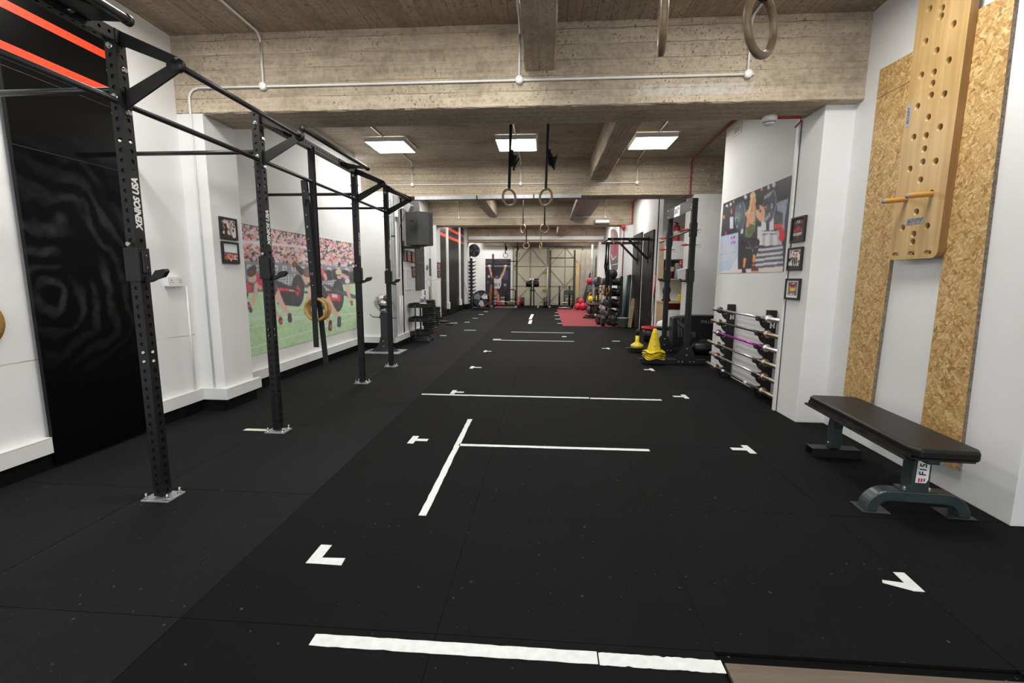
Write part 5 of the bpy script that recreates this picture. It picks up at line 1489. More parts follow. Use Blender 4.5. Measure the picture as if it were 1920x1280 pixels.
for k, ((sh, sl, lab, ya, yb), z) in enumerate(zip(BAR, ZB)):
    t = thing('barbell', lab, 'barbell', (BX, 5.6, z), 'barbells on the wall rack')
    ca, cb = 4.92, 6.26
    zb = z
    m = MB(); m.cyl((BX, ca - .02, zb), (BX, cb + .02, zb), .0145 if k != 4 else .013, 14); s_ = m.build('shaft', sh, t)
    if k == 5:
        m = MB()
        for yy in (5.33, 6.0): m.cyl((BX, yy - .035, zb), (BX, yy + .035, zb), .0155, 14)
        m.build('grip_tape', 'white_ink', s_)
    if k == 2:
        m = MB()
        for yy in (5.40, 5.95): m.cyl((BX, yy - .012, zb), (BX, yy + .012, zb), .0152, 14)
        m.build('grip_ring', 'plug_hole', s_)
    for (c, e, sg) in ((ca, ya, -1), (cb, yb, 1)):
        m = MB(); m.cyl((BX, c, zb), (BX, e, zb), .0245, 18)
        sv = m.build('sleeve', sl, t, .002)
        m = MB(); m.lathe([(0, -.016), (.028, -.016), (.042, -.006), (.042, .008), (.032, .014), (0, .016)], (BX, c, zb), (0, 1, 0), 22)
        m.build('collar', sl if k != 0 or sg < 0 else 'steel_dark_bar', t)
        if k in (2, 4):
            m = MB(); m.lathe([(.0335, .010 * -sg), (.044, .008 * -sg), (.044, -.004 * -sg)], (BX, c, zb), (0, 1, 0), 22); m.build('colour_ring', 'red_ink' if k == 4 else 'magenta', t)
        m = MB(); m.lathe([(0, 0), (.019, 0), (.019, .002), (.006, .003), (0, .003)], (BX, e, zb), (0, sg, 0), 16); m.build('end_cap', 'plug_hole' if k != 2 else 'red_ink', sv)

# ================================================================ FLOOR TAPE
def tape(polys, label, mat='tape', z=0.0012, group='white tape marks on the floor'):
    m = MB()
    for P in polys:
        m.prism([(p[0], p[1]) for p in P], (0, 0, z), (1, 0, 0), (0, 1, 0), .0014)
    o = m.build('floor_tape', mat); return tag(o, label, 'floor tape', group)
def torn(p, q, w, seed, jag=.0032, n=30):
    """tape strip with worn ragged edges"""
    rg = random.Random(seed); p = Vector(p); q = Vector(q); d = (q - p).normalized(); s = Vector((-d.y, d.x))
    A = []; B = []
    for i in range(n + 1):
        c = p.lerp(q, i / n)
        A.append(c + s * (w / 2 - abs(rg.gauss(0, jag)) * .5)); B.append(c - s * (w / 2 - abs(rg.gauss(0, jag)) * .5))
    return [(v.x, v.y) for v in B + A[::-1]]
tape([torn((-.82, 1.412), (.20, 1.412), .055, 1), torn((.205, 1.410), (.622, 1.409), .055, 2)], 'long worn white tape line nearest the viewer, ending at the bare wooden board')
tape([torn((-.655, 2.29), (-.675, 4.01), .045, 3, .004), torn((-.655, 3.36), (.815, 3.375), .045, 4, .004)], 'T shaped pair of white tape lines in the middle of the floor')
tape([torn((-1.365, 4.86), (.50, 4.87), .05, 5, .005), torn((.51, 4.86), (1.275, 4.86), .052, 6, .005)], 'wide white tape line across the floor between the second rig upright and the barbell rack')
tape([torn((-1.08, 9.40), (.62, 9.38), .06, 7, .004)], 'thin white tape line across the floor in front of the trolley')
tape([torn((-.81, 10.88), (.70, 10.86), .06, 8, .004)], 'thin white tape line across the floor, farther than the trolley')
ORD = ('first', 'second', 'third', 'fourth', 'fifth')
tape([[(-1.075, 1.835), (-1.02, 1.835), (-1.02, 1.98), (-1.075, 1.98)], [(-1.02, 1.835), (-.905, 1.832), (-.91, 1.885), (-1.02, 1.88)]], 'L shaped white tape mark nearest the viewer on the rig side')
for k, (x, y, dx) in enumerate(((-1.045, 3.44, .12), (-1.03, 4.99, .12), (-1.05, 6.44, .14), (-1.05, 7.92, .11))):
    tape([[(x - .025, y - .085), (x + .025, y - .085), (x + .025, y + .085), (x - .025, y + .085)], [(x + .025, y - .025), (x + dx, y - .025), (x + dx, y + .025), (x + .025, y + .025)]], 'small T shaped white tape mark, %s along the rig side row after the L' % ORD[k])
tape([[(1.568, 1.86), (1.615, 1.858), (1.625, 1.985), (1.578, 1.985)], [(1.478, 1.905), (1.568, 1.862), (1.572, 1.912), (1.49, 1.925)]], 'L shaped white tape mark nearest the viewer on the bench side')
for k, (x, y, dx) in enumerate(((1.585, 3.46, .13), (1.575, 5.03, .13), (1.555, 6.53, .11), (1.20, 8.48, .12))):
    tape([[(x - .025, y - .085), (x + .025, y - .085), (x + .025, y + .085), (x - .025, y + .085)], [(x - .025, y - .025), (x - dx, y - .025), (x - dx, y + .025), (x - .025, y + .025)]], 'small T shaped white tape mark, %s along the bench side row after the L' % ORD[k])
tape([torn((-2.55, 3.555), (-2.32, 3.555), .05, 9, .002)], 'short cream tape strip beside the second rig upright', 'tape_cream')
for (px, py, w, hh, lab) in ((831, 629, .14, .08, 'small white tape dash on the floor beside the trolley wheels'), (881, 619, .30, .07, 'longer white tape dash on the floor in front of the plate stacks'), (876, 604, .14, .1, 'small white tape dash level with the loose plates'),
        (891, 596.5, .17, .1, 'small white tape dash level with the first tall black wall boards'), (902, 589.5, .17, .12, 'small white tape dash halfway along the tall black wall boards'), (911, 584, .15, .12, 'small white tape dash nearest the drum fan'),
        (1044, 586, .14, .12, 'small white tape dash at the red turf edge, nearest the sled'), (1043.5, 591.5, .17, .12, 'small white tape dash at the red turf edge, second from the sled'), (1046, 598, .18, .1, 'small white tape dash at the red turf edge, third from the sled'), (1050, 606, .16, .1, 'small white tape dash at the near corner of the red turf'), (1058, 631, .10, .12, 'small white tape dash between the two thin tape lines'), (1155, 639.5, .16, .08, 'small white tape dash near the yellow weighted cone base'), (932, 636, .17, .1, 'small white tape dash touching the nearer thin tape line')):
    c = fz(px, py)
    tape([[(c.x - w / 2, c.y - hh / 2), (c.x + w / 2, c.y - hh / 2), (c.x + w / 2, c.y + hh / 2), (c.x - w / 2, c.y + hh / 2)]], lab)
a = fz(994, 598.5); b = fz(1001, 589); tape([torn((a.x, a.y), (a.x + .02, b.y), .10, 10, .003, 8)], 'white tape stripe pointing down the room, the farther of two centre stripes')
a = fz(993, 607); b = fz(995, 600); tape([torn((a.x, a.y), (a.x + .0, b.y), .10, 11, .003, 8)], 'white tape stripe pointing down the room, the nearer of two centre stripes')

m = MB().box((.505, 12.38, .0), (2.40, 19.7, .010)); tag(m.build('turf_runner', 'turf'), 'wide red turf strip on the floor beside the storage rack', 'turf')

# ================================================================ SQUAT STAND, CONES
QX = 2.16; QN = 7.02; QF = 8.12; QT = 2.47
st = thing('squat_stand', 'free standing black squat stand with red pins and a crossbeam sign, beside the barbell rack', 'squat stand', (QX, 7.5, 0))
for y, nm in ((QN, 0), (QF, 1)):
    QX = 2.17 if nm == 0 else 2.12
    m = MB(); x0, x1 = 1.455, 2.475
    m.prism([(x0, .078), (x1, .078), (x1, .004), (x0 + .075, .004)], (0, y + .0375, 0), (1, 0, 0), (0, 0, 1), .075)
    ob = m.build('foot', 'steel_black', st, .003)
    bm = bmesh.new(); bm.from_mesh(ob.data); bmesh.ops.recalc_face_normals(bm, faces=bm.faces); bm.to_mesh(ob.data); bm.free()
    m = MB(); h = .0375
    for (o_, u) in (((QX, y - h, .078), (1, 0, 0)), ((QX, y + h, .078), (-1, 0, 0)), ((QX + h, y, .078), (0, 1, 0)), ((QX - h, y, .078), (0, -1, 0))):
        m.plate_holes(o_, u, (0, 0, 1), .075, QT - .078, 46, .009)
    m.add([(QX - h, y - h, QT), (QX + h, y - h, QT), (QX + h, y + h, QT), (QX - h, y + h, QT)], [(0, 1, 2, 3)])
    up = m.build('upright', 'steel_black', st)
    # triangular base gussets
    m = MB()
    for s in (-1, 1):
        yy = y + s * (h + .003)
        m.prism([(-.15, .085), (.15, .085), (.05, .30), (-.05, .30)], (QX, yy + (.003), 0), (1, 0, 0), (0, 0, 1), .006)
        m.prism([(-.15, .02), (.15, .02), (.15, .085), (-.15, .085)], (QX, yy + .003, 0), (1, 0, 0), (0, 0, 1), .006)
    gp = m.build('gusset_plate', 'steel_black', st)
    m = MB()
    for (dx, z) in ((-.115, .045), (-.06, .045), (.06, .045), (.115, .045), (0, .25), (0, .15)): bolt(m, (QX + dx, y - h - .007, z), (0, -1, 0), .013, .01)
    m.build('bolt', 'bolt', gp)
    # wide sleeves on the posts
    m = MB()
    for (za, zb_) in ((1.92, 2.12),) if nm == 0 else ((1.86, 2.08),): m.cbox((QX, y, (za + zb_) / 2), (.092, .092, zb_ - za))
    m.build('post_sleeve', 'steel_black', up, .002)
    # spotter style hooks pointing away from the wall
    m = MB(); zc = 1.27
    m.cbox((QX, y, zc + .07), (.092, .092, .17)); m.tube([(QX - .04, y, zc), (QX - .13, y, zc - .005), (QX - .155, y, zc + .035)], [.013, .012, .010], 10)
    m.cbox((QX - .055, y, zc + .08), (.016, .075, .2))
    m.build('bar_holder', 'steel_black', st, .002)
    # red pull pins with wire rings
    for z in (2.02, 1.80) if nm == 0 else (1.99, 1.80):
        m = MB(); m.cyl((QX - h - .09, y - .0, z), (QX - h, y, z), .009, 10)
        m.tube([(QX - h - .02, y - .02, z), (QX - h - .07, y - .03, z + .015), (QX - h - .13, y - .01, z), (QX - h - .07, y + .03, z - .01), (QX - h - .02, y + .02, z)], .006, 8)
        m.build('pull_pin', 'red', st)
        m = MB(); m.cyl((QX + h, y, z), (QX + h + .05, y, z), .007, 8); m.torus((QX + h + .055, y, z - .018), (0, 1, .3), .026, .0025, 20, 6); m.build('pin_ring', 'bolt', st)
m = MB(); m.cyl((2.17, QN, 2.035), (2.12, QF, 1.99), .016, 14); m.build('pull_up_bar', 'steel_bare', st)
# cross beam, deeper at the middle of its upper edge, with white sign
m = MB(); XB = 2.145 - .0375
n = 14; vs = []
for i in range(n + 1):
    y = QN - .0375 + (QF - QN + .075) * i / n; u = i / n
    bulge = .022 * max(0, 1 - abs(u - .5) * 4) if abs(u - .5) < .25 else 0
    XB_ = XB + .025 - .05 * u
    for x in (XB_ - .006, XB_): vs += [(x, y, QT - .17 - bulge), (x, y, QT - .005 + bulge * .4)]
fs = []
for i in range(n):
    a = i * 4
    fs += [(a, a + 1, a + 5, a + 4), (a + 2, a + 6, a + 7, a + 3), (a + 1, a + 3, a + 7, a + 5), (a, a + 4, a + 6, a + 2)]
fs += [(0, 2, 3, 1), (n * 4, n * 4 + 1, n * 4 + 3, n * 4 + 2)]
m.add(vs, fs); cb = m.build('cross_beam', 'steel_grey', st)
m = MB(); yc = 7.66; zc = QT - .09; XB = XB + .025 - .05 * (yc - QN) / (QF - QN); DY = Vector((.0455, -1, 0)).normalized()
m.prism([(-.13, -.085), (.135, -.085), (.135, .075), (-.11, .075), (-.13, -.0)], (XB - .0066, yc, zc), DY, (0, 0, 1), .0006)
m.text('BX7', .105, (XB - .0085, yc + .01, zc - .003), DY, (0, 0, 1), 1, .003, 'CENTER', .3, 1.1)
m.bar((XB - .0082, yc + .12, zc + .055), (XB - .0082, yc - .10, zc + .055), .006, .001, (1, 0, 0), 1)
m.build('sign', ['white_ink', 'black_ink'], cb)
m = MB()
for y in (QN, QF):
    for z in (QT - .03, QT - .135): xq = 2.17 if y == QN else 2.12; bolt(m, (xq - .0435, y, z), (-1, 0, 0), .012, .01); m.cyl((xq + .0375, y, z), (xq + .06, y, z), .007, 8)
m.build('bolt', 'bolt', cb)

# stacked yellow cones: each a thin shell with a square wavy flange
def cone_parts(t, top):
    m = MB()
    pr = [(.105, .012), (.100, .03), (.046, .27), (.028, .335), (.021, .345), (.017, .335), (.024, .325), (.042, .262), (.096, .02)]
    m.lathe(pr, (0, 0, 0), n=28); m.build('cone_body', 'yellow', t, 0, None, 2, True)
    m = MB(); n = 32; vs = []
    for i in range(n):
        an = 2 * PI * i / n; c, s = math.cos(an), math.sin(an)
        q = .145 / max(abs(c), abs(s)); q = min(q, .172)
        wv = .010 * math.cos(4 * an) + .006 * math.sin(3 * an)
        vs += [(.092 * c, .092 * s, .016), (q * c, q * s, .006 + wv), (q * c, q * s, -.004 + wv), (.092 * c, .092 * s, .006)]
    fs = []
    for i in range(n):
        j = (i + 1) % n
        for k in range(4): fs.append((i * 4 + k, i * 4 + (k + 1) % 4, j * 4 + (k + 1) % 4, j * 4 + k))
    m.add(vs, fs, 0, True); m.build('flange', 'yellow', t, 0, None, 2, True)
    if top:
        m = MB(); rg = random.Random(8)
        for z in (.09, .19, .28):
            r_ = .105 - (z - .012) * (.105 - .046) / .258
            for an in (-2.0, -1.3): m.cbox((r_ * math.cos(an), r_ * math.sin(an), z), (.012, .012, .006))
        m.build('slots', 'plug_hole', t, 0, None, 2, True)
cx, cy = 1.685, 7.0
names = ('lowest', 'second from the bottom', 'third from the bottom', 'second from the top', 'topmost')
c0 = thing('training_cone', 'yellow plastic cone, lowest of the stack on the squat stand foot', 'cone', (0, 0, 0), 'stacked yellow cones'); cone_parts(c0, False)
c0.location = (cx, cy, .094)
for k in range(1, 5):
    if k < 4: dup(c0, (cx + .004 * (-1) ** k, cy + .003 * k, .094 + k * .026), 'yellow plastic cone, %s of the stack on the squat stand foot' % names[k], .25 * k)
    else:
        c1 = thing('training_cone', 'whole yellow plastic cone with slots, topmost of the stack on the squat stand foot', 'cone', (0, 0, 0), 'stacked yellow cones', .3); cone_parts(c1, True); c1.location = (cx, cy, .094 + k * .026)
c0.rotation_euler.z = .1
t = thing('pole_base', 'yellow weighted pole base with black grip, on the far foot of the squat stand', 'pole base', (1.655, 8.13, .08))
m = MB(); m.lathe([(0, 0), (.105, 0), (.112, .01), (.112, .045), (.108, .052), (.045, .095), (.034, .11), (.032, .215), (0, .215)], (1.655, 8.13, .08), n=32); m.build('weighted_body', 'yellow', t)
m = MB(); m.lathe([(.1122, .024), (.1135, .027), (.1135, .033), (.1122, .036)], (1.655, 8.13, .08), n=32); m.build('seam_band', 'grey_plastic', t)
m = MB(); m.lathe([(0, .215), (.026, .215), (.026, .325), (.018, .332), (0, .332)], (1.655, 8.13, .08), n=20); m.build('grip', 'black_plastic', t)

# crash mat standing behind the stand, with grey slanting stripes
t = thing('crash_mat', 'large black foam crash mat with grey slanting stripes standing behind the squat stand', 'crash mat', (2.75, 8.33, 0))
ya = 8.20; x0, x1 = 2.285, 3.25; zt = .66
m = MB().prism([(x0, 0), (x1, 0), (x1, zt), (x0 + .3, zt), (x0, zt - .05)], (0, ya + .26, 0), (1, 0, 0), (0, 0, 1), .26); ob = m.build('foam_body', 'black_plastic', t, .012)
bm = bmesh.new(); bm.from_mesh(ob.data); bmesh.ops.recalc_face_normals(bm, faces=bm.faces); bm.to_mesh(ob.data); bm.free()
m = MB()
def gq(pts, mat=0): m.prism([(fy(px, py, ya - .001).x, fy(px, py, ya - .001).z) for px, py in pts][::-1], (0, ya - .0005, 0), (1, 0, 0), (0, 0, 1), .001, mat)
for P in ([(1269, 593), (1279, 592), (1279, 603)], [(1269.5, 597), (1284, 609), (1284, 617), (1270, 607)], [(1270, 609), (1279.5, 617), (1280, 632), (1271.5, 632)], [(1296, 621), (1300, 623), (1304, 621), (1304, 632), (1300, 632), (1296, 629)]):
    m = MB(); gq(P); m.build('grey_stripe', 'dark_grey', t)
m = MB(); c = fy(1275, 622, ya - .002); m.text('LUXIAN', .055, (c.x, ya - .0035, c.z), (0, 0, -1), (1, 0, 0), 0, .001); m.build('side_lettering', 'black_ink', t)
m = MB(); c = fy(1326, 603.5, ya - .002); m.text('7MLUC', .075, (c.x, ya - .0035, c.z), (1, 0, 0), (0, 0, 1), 0, .0)
m.build('front_lettering', 'grey_ink', t)
c = fz(1322, 662); t = thing('slam_ball', 'black slam ball on the floor between the squat stand and the barbell rack', 'ball', (c.x, c.y, 0))
MB().sphere((c.x, c.y + .1, .125), .125, 28).build('ball', 'black_rubber', t); k = MB(); k.text('SLAM', .05, (c.x, c.y - .03, .15), (1, 0, 0), (0, -.25, .97), 0, .001); k.build('lettering', 'grey_ink', t)
o = MB().cyl((2.45, 7.86, .05), (2.45, 7.86, .38), .07, 20).build('foam_roller', 'black_plastic', None, .004); tag(o, 'dark upright foam roller in front of the crash mat near the wall end', 'foam roller')
t = thing('sandbag', 'long black sandbag lying in front of the crash mat', 'sandbag', (2.83, 7.95, .0))
MB().tube([(2.56, 8.02, .11), (2.62, 8.0, .11), (3.1, 7.98, .11), (3.16, 7.97, .11)], [.06, .11, .11, .06], 18).build('bag', 'black_plastic', t); MB().tube([(2.7, 7.985, .21), (2.74, 7.98, .245), (2.95, 7.98, .245), (2.99, 7.985, .21)], .012, 8).build('handle', 'web', t)

# ================================================================ NICHE: cabinets, bin, mop
t = thing('wall_cabinet', 'pale birch wall cabinet with white doors above an open shelf, behind the squat stand', 'cabinet', (2.43, 9.5, 1.28))
x0, x1 = 2.35, 3.35; y0, y1 = 9.40, 9.755
m = MB(); m.box((x0, y0, 1.285), (x0 + .02, y1, 2.05)).box((x1 - .02, y0, 1.285), (x1, y1, 2.05)).box((x0, y0, 1.285), (x1, y1, 1.305)).box((x0 + .02, y0 + .01, 1.675), (x1 - .02, y1, 1.69)).box((x0, y0, 2.03), (x1, y1, 2.05)).box((x0 + .02, y1 - .01, 1.3), (x1 - .02, y1, 2.03), 1)
m.build('carcass', ['beech', 'brownwood'], t)
for a_, b_ in ((x0 + .015, x0 + .46), (x0 + .465, x1 - .01)):
    d_ = MB().box((a_, y0 - .018, 1.69), (b_, y0, 2.045)).build('door', 'white', t, .002)
    MB().box((b_ - .06, y0 - .028, 1.74), (b_ - .05, y0 - .018, 1.84)).build('handle', 'black_plastic', d_)
t = thing('base_cabinet', 'pale birch base cabinet with white fronts and a dark open slot, below the wall cabinet', 'cabinet', (2.43, 9.4, 0))
y0 = 9.20
m = MB(); m.box((x0, y0, 0.01), (x0 + .02, y1, .82)).box((x1 - .02, y0, 0.01), (x1, y1, .82)).box((x0, y0, .01), (x1, y1, .05)).box((x0 + .02, y0 + .02, .67), (x1 - .02, y1, .69))
m.build('carcass', 'beech', t)
MB().box((x0 - .01, y0 - .02, .82), (x1 + .01, y1, .85)).build('worktop', 'beech', t, .003)
MB().box((x0 + .02, y1 - .02, .69), (x1 - .02, y1 - .01, .82)).build('slot_back', 'red', t)
for a_, b_ in ((x0 + .02, x0 + .46), (x0 + .465, x1 - .02)):
    d_ = MB().box((a_, y0 - .018, .05), (b_, y0, .68)).build('door', 'white', t, .002)
    MB().box((a_ + .02, y0 - .028, .58), (a_ + .03, y0 - .018, .66)).build('handle', 'stainless', d_)
# things on the shelf and worktop
def at_(px, py, y): return fy(px, py, y)
c = at_(1250, 520, 9.5); t = thing('storage_tub', 'red lidded tub on the open shelf of the wall cabinet', 'tub', (c.x, 9.52, 1.306))
MB().lathe([(0, 0), (.07, 0), (.08, .12), (0, .12)], (c.x + .03, 9.52, 1.306), n=18).build('tub', 'red', t); MB().lathe([(0, .12), (.084, .12), (.084, .145), (0, .145)], (c.x + .03, 9.52, 1.306), n=18).build('lid', 'ring_yellow', t)
o = MB().box((c.x - .05, 9.44, 1.452), (c.x + .12, 9.62, 1.54)).build('cardboard_box', 'beech', None, .003); tag(o, 'small cream box standing on the red tub on the shelf', 'box')
o = MB().box((c.x + .15, 9.45, 1.306), (c.x + .28, 9.62, 1.62)).build('storage_jar', 'grey_plastic', None, .02); tag(o, 'grey storage jar on the open shelf beside the red tub', 'jar')
c = at_(1249, 562, 9.35); t = thing('coffee_machine', 'glossy black capsule coffee machine on the base cabinet worktop', 'coffee machine', (c.x, 9.35, .85))
x = c.x
MB().lathe([(0, 0), (.085, 0), (.088, .03), (.07, .06), (.062, .14), (.078, .20), (.075, .26), (.05, .305), (.0, .315)], (x, 9.35, .852), n=26).build('body', 'coffee', t)
MB().box((x - .03, 9.26, 1.02), (x + .03, 9.33, 1.10)).build('spout', 'black_plastic', t, .012)
MB().tube([(x, 9.35, 1.15), (x + .015, 9.33, 1.19), (x + .045, 9.33, 1.20)], .012, 8).build('lever', 'black_plastic', t)
o = MB().box((x + .22, 9.3, .852), (x + .34, 9.36, 1.0)).build('soap_bottle', 'yellow', None, .02); tag(o, 'small yellow bottle on the worktop behind the squat stand post', 'bottle')
# fire extinguisher, sign, dispenser on the pier
c = at_(1269, 455, 9.5); t = thing('fire_extinguisher', 'small red fire extinguisher standing on top of the wall cabinet', 'fire extinguisher', (c.x, 9.55, 2.05))
MB().lathe([(0, 0), (.06, 0), (.062, .02), (.062, .28), (.045, .315), (.018, .33), (0, .33)], (c.x, 9.55, 2.052), n=20).build('cylinder', 'red', t)
m = MB(); m.cyl((c.x, 9.55, 2.38), (c.x, 9.55, 2.41), .016, 12); m.tube([(c.x + .03, 9.53, 2.40), (c.x - .02, 9.55, 2.42), (c.x - .05, 9.56, 2.44)], .008, 8); m.build('valve', 'black_plastic', t)
m = MB(); m.lathe([(.0625, .12), (.063, .12), (.063, .2), (.0625, .2)], (c.x, 9.55, 2.052), n=20); m.build('paper_label', 'white_ink', t)
PX = 2.608
t = thing('fire_sign', 'small red fire equipment sign on the white pier above the hand dryer', 'sign', (PX, 8.7, 1.6))
a_ = fx(1274, 488, PX); b_ = fx(1279.5, 498, PX)
m = MB().box((PX - .004, min(a_.y, b_.y), b_.z), (PX, max(a_.y, b_.y), a_.z)); m.build('plate', 'red', t)
yc = (a_.y + b_.y) / 2; zc = (a_.z + b_.z) / 2
m = MB(); m.cbox((PX - .005, yc, zc - .01), (.001, .05, .035)); m.cbox((PX - .005, yc, zc + .03), (.001, .1, .006)); m.build('pictogram', 'white_ink', t)
a_ = fx(1266, 503, PX - .1); b_ = fx(1281, 525, PX - .1)
t = thing('hand_dryer', 'white wall dispenser with sloping front on the side of the pier', 'dispenser', (PX, 8.7, 1.3))
m = MB(); m.prism([(0, 0), (-.10, .02), (-.14, .20), (0, .24)], (PX, 8.86, 1.27), (1, 0, 0), (0, 0, 1), .26); ob = m.build('case', 'white', t, .012)
bm = bmesh.new(); bm.from_mesh(ob.data); bmesh.ops.recalc_face_normals(bm, faces=bm.faces); bm.to_mesh(ob.data); bm.free()
MB().box((PX - .115, 8.62, 1.285), (PX - .02, 8.84, 1.30)).build('outlet', 'grey_plastic', t)
# bin
c = Vector((2.265, 8.78, 0)); t = thing('pedal_bin', 'grey round bin with a pale domed lid behind the yellow cones', 'bin', c)
MB().lathe([(0, 0.004), (.115, .004), (.125, .34), (0, .34)], c, n=26).build('body', 'grey_plastic', t); MB().lathe([(.128, .34), (.13, .34), (.13, .41), (.128, .41)], c, n=26).build('band', 'black_plastic', t)
MB().lathe([(.13, .41), (.128, .44), (.10, .49), (.05, .515), (0, .52)], c, n=26).build('lid', 'white', t)
# mop bucket and mop
c = Vector((2.20, 9.55, 0)); t = thing('mop_bucket', 'black mop bucket with a red wringer rim, beside the tall black board', 'bucket', c)
MB().lathe([(0, .004), (.12, .004), (.165, .27), (.158, .27), (.115, .02), (0, .02)], c, n=26).build('pail', 'black_plastic', t)
m = MB(); m.lathe([(.150, .255), (.182, .265), (.186, .30), (.172, .315), (.15, .30)], c, n=26); m.lathe([(.15, .30), (.09, .22), (.06, .20)], c + Vector((.03, 0, 0)), n=20); m.build('wringer', 'red', t)
m = MB(); m.tube([c + Vector((.165 * math.cos(a), .165 * math.sin(a) * .9, .27 - .10 * math.sin(a / 1.0) ** 2 * .6)) for a in [PI + PI * k / 10 for k in range(11)]], .005, 6); m.build('bail', 'stainless', t)
p0 = Vector((2.20, 9.55, .26)); p1 = fy(1230, 516, 9.72); t = thing('mop', 'mop leaning from the bucket to the cabinet, red upper and dark lower handle', 'mop', p0)
pm = p0.lerp(p1, .58)
MB().cyl(p0 - Vector((0, 0, .05)), pm, .010, 10).build('lower_pole', 'brownwood', t); MB().cyl(pm, p1, .0125, 10).build('upper_pole', 'red', t)
m = MB(); m.lathe([(0, .0), (.05, .0), (.07, -.05), (.08, -.1), (0, -.1)], p0, n=14); m.build('mop_head', 'greywood', t)

# ================================================================ RIGHT SIDE BOARDS, POLES
def tall_board(X, y0, y1, z1, label, side, zs=()):
    t = thing('black_wall_board', label, 'wall board', (X, (y0 + y1) / 2, 0), 'tall black wall boards')
    MB().box((X, y0, .02), (X + side * .03, y1, z1)).build('sheet', 'black_board', t, .002)
    m = MB()
    for z in (.5, 1.2, 1.9):
        if z < z1: m.cyl((X + side * .03, y1 - .1, z), (X + side * .033, y1 - .1, z), .02, 10); m.cyl((X + side * .03, y0 + .1, z), (X + side * .033, y0 + .1, z), .02, 10)
    m.build('fixing', 'bolt', t)
    for zc in zs: MB().box((X + side * .03, y0 + .002, zc - .05), (X + side * .0315, y1 - .002, zc + .05)).build('stripe', 'stripe', t)
    return t
tall_board(2.40, 10.40, 11.45, 2.38, 'tall black board on the wall, the nearer one carrying the pull up frame', -1)
tall_board(2.40, 11.65, 12.75, 2.45, 'tall black board on the wall, the farther one behind the leaning poles', -1)
t = thing('wall_pull_up_frame', 'black pull up frame reaching out from the tall wall boards over the storage rack', 'pull-up frame', (2.39, 11.0, 2.1))
z = 2.21
for y, zz_ in ((10.9, 2.21), (12.1, 2.21)):
    m = MB(); m.bar((2.365, y, zz_), (1.44, y, zz_), .06, .06); m.bar((2.365, y, zz_ - .45), (1.93, y, zz_ - .02), .05, .05); m.box((2.358, y - .05, zz_ - .55), (2.368, y + .05, zz_ + .06))
    a_ = m.build('arm', 'steel_black', t)
    m = MB()
    for x in (1.55, 1.75, 1.95): bolt(m, (x, y - .03, zz_), (0, -1, 0), .013, .01)
    m.build('bolt', 'bolt', a_)
m = MB(); m.cyl((1.47, 10.87, 2.21), (1.47, 12.13, 2.21), .017, 12); m.build('cross_bar', 'steel_black', t)
t = thing('band_bundle', 'bundle of black straps and bands hanging from the pull up frame', 'straps', (1.55, 11.6, 1.5))
for k in range(4):
    m = MB(); rg = random.Random(k); x = 1.50 + .04 * k; y = 11.6 + .1 * k
    m.ribbon([(x, y, 2.185), (x + rg.uniform(-.06, .03), y, 1.6), (x + rg.uniform(-.05, .05), y, 1.15), (x + rg.uniform(-.05, .08), y, .85 + .1 * k)], .035, (1, .3, 0))
    m.build('strap', 'web', t)
for k, (px0, py0, px1, py1, lab, mt, r_) in enumerate(((1168, 602, 1178, 516, 'dark green pole leaning on the wall by the grey bucket', 'green_pole', .028), (1171, 603, 1182, 515, 'black pole leaning between the green pole and the tall board', 'steel_black', .028), (1174.5, 604, 1184.5, 516, 'dark grey pole leaning next to the tall black board', 'steel_grey', .026))):
    a_ = fy(px0, py0, 12.45); a_.z = .02; b_ = fy(px1, py1, 12.75); b_.x = min(b_.x, 2.34)
    o = MB().cyl(a_, b_, r_, 12).build('leaning_pole', mt); tag(o, lab, 'pole', 'poles leaning by the tall boards')
a_ = fy(1180, 610, 12.2); o = MB().bar((2.27, 12.25, .01), (2.35, 12.25, .78), .09, .03, (0, 1, 0)).build('plank', 'beech'); tag(o, 'short pale plank leaning on the wall behind the tall black board', 'plank')
c = Vector((2.10, 12.3, 0)); t = thing('grey_bucket', 'plain grey bucket on the floor at the foot of the leaning poles', 'bucket', c)
MB().lathe([(0, .012), (.115, .012), (.15, .25), (.158, .25), (.158, .26), (.145, .26), (.11, .03), (0, .03)], c, n=24).build('pail', 'grey_plastic', t); MB().tube([c + Vector((.152 * math.cos(a), .152 * math.sin(a), .235 + .0)) for a in [PI * k / 8 for k in range(9)]], .004, 6).build('bail', 'stainless', t)

# ================================================================ LEFT: pedestal, trolley, plates, speaker, pier things
c = Vector((-2.80, 7.68, 0))
t = thing('ball_dispenser', 'stainless steel ball dispenser on a dark flared pedestal standing by the wall', 'dispenser', c)
MB().box((c.x - .33, c.y - .24, .002), (c.x + .33, c.y + .24, .012)).build('floor_plate', 'galv', t)
m = MB()
prof = [(-.27, .0), (-.20, .025), (-.12, .09), (-.07, .18), (-.055, .26), (.055, .26), (.07, .18), (.12, .09), (.20, .025), (.27, .0)]
for yy in (-.055, .05): m.prism([(p_[0], p_[1]) for p_ in prof], (c.x, c.y + yy + .006, .012), (1, 0, 0), (0, 0, 1), .007)
ob = m.build('flared_foot', 'steel_grey', t)
m = MB().box((c.x - .048, c.y - .048, .012), (c.x + .048, c.y + .048, .70)); po = m.build('post', 'steel_grey', t, .004)
m = MB(); bolt(m, (c.x, c.y - .057, .20), (0, -1, 0), .014, .01); bolt(m, (c.x, c.y - .057, .11), (0, -1, 0), .014, .01); m.build('bolt', 'bolt', po)
m = MB(); m.tube([(c.x - .24, c.y - .02, .66), (c.x - .19, c.y - .02, .615), (c.x + .22, c.y - .02, .60)], .008, 8); m.cbox((c.x, c.y, .62), (.115, .115, .06)); m.build('foot_bar', 'steel_grey', t)
zc = .86
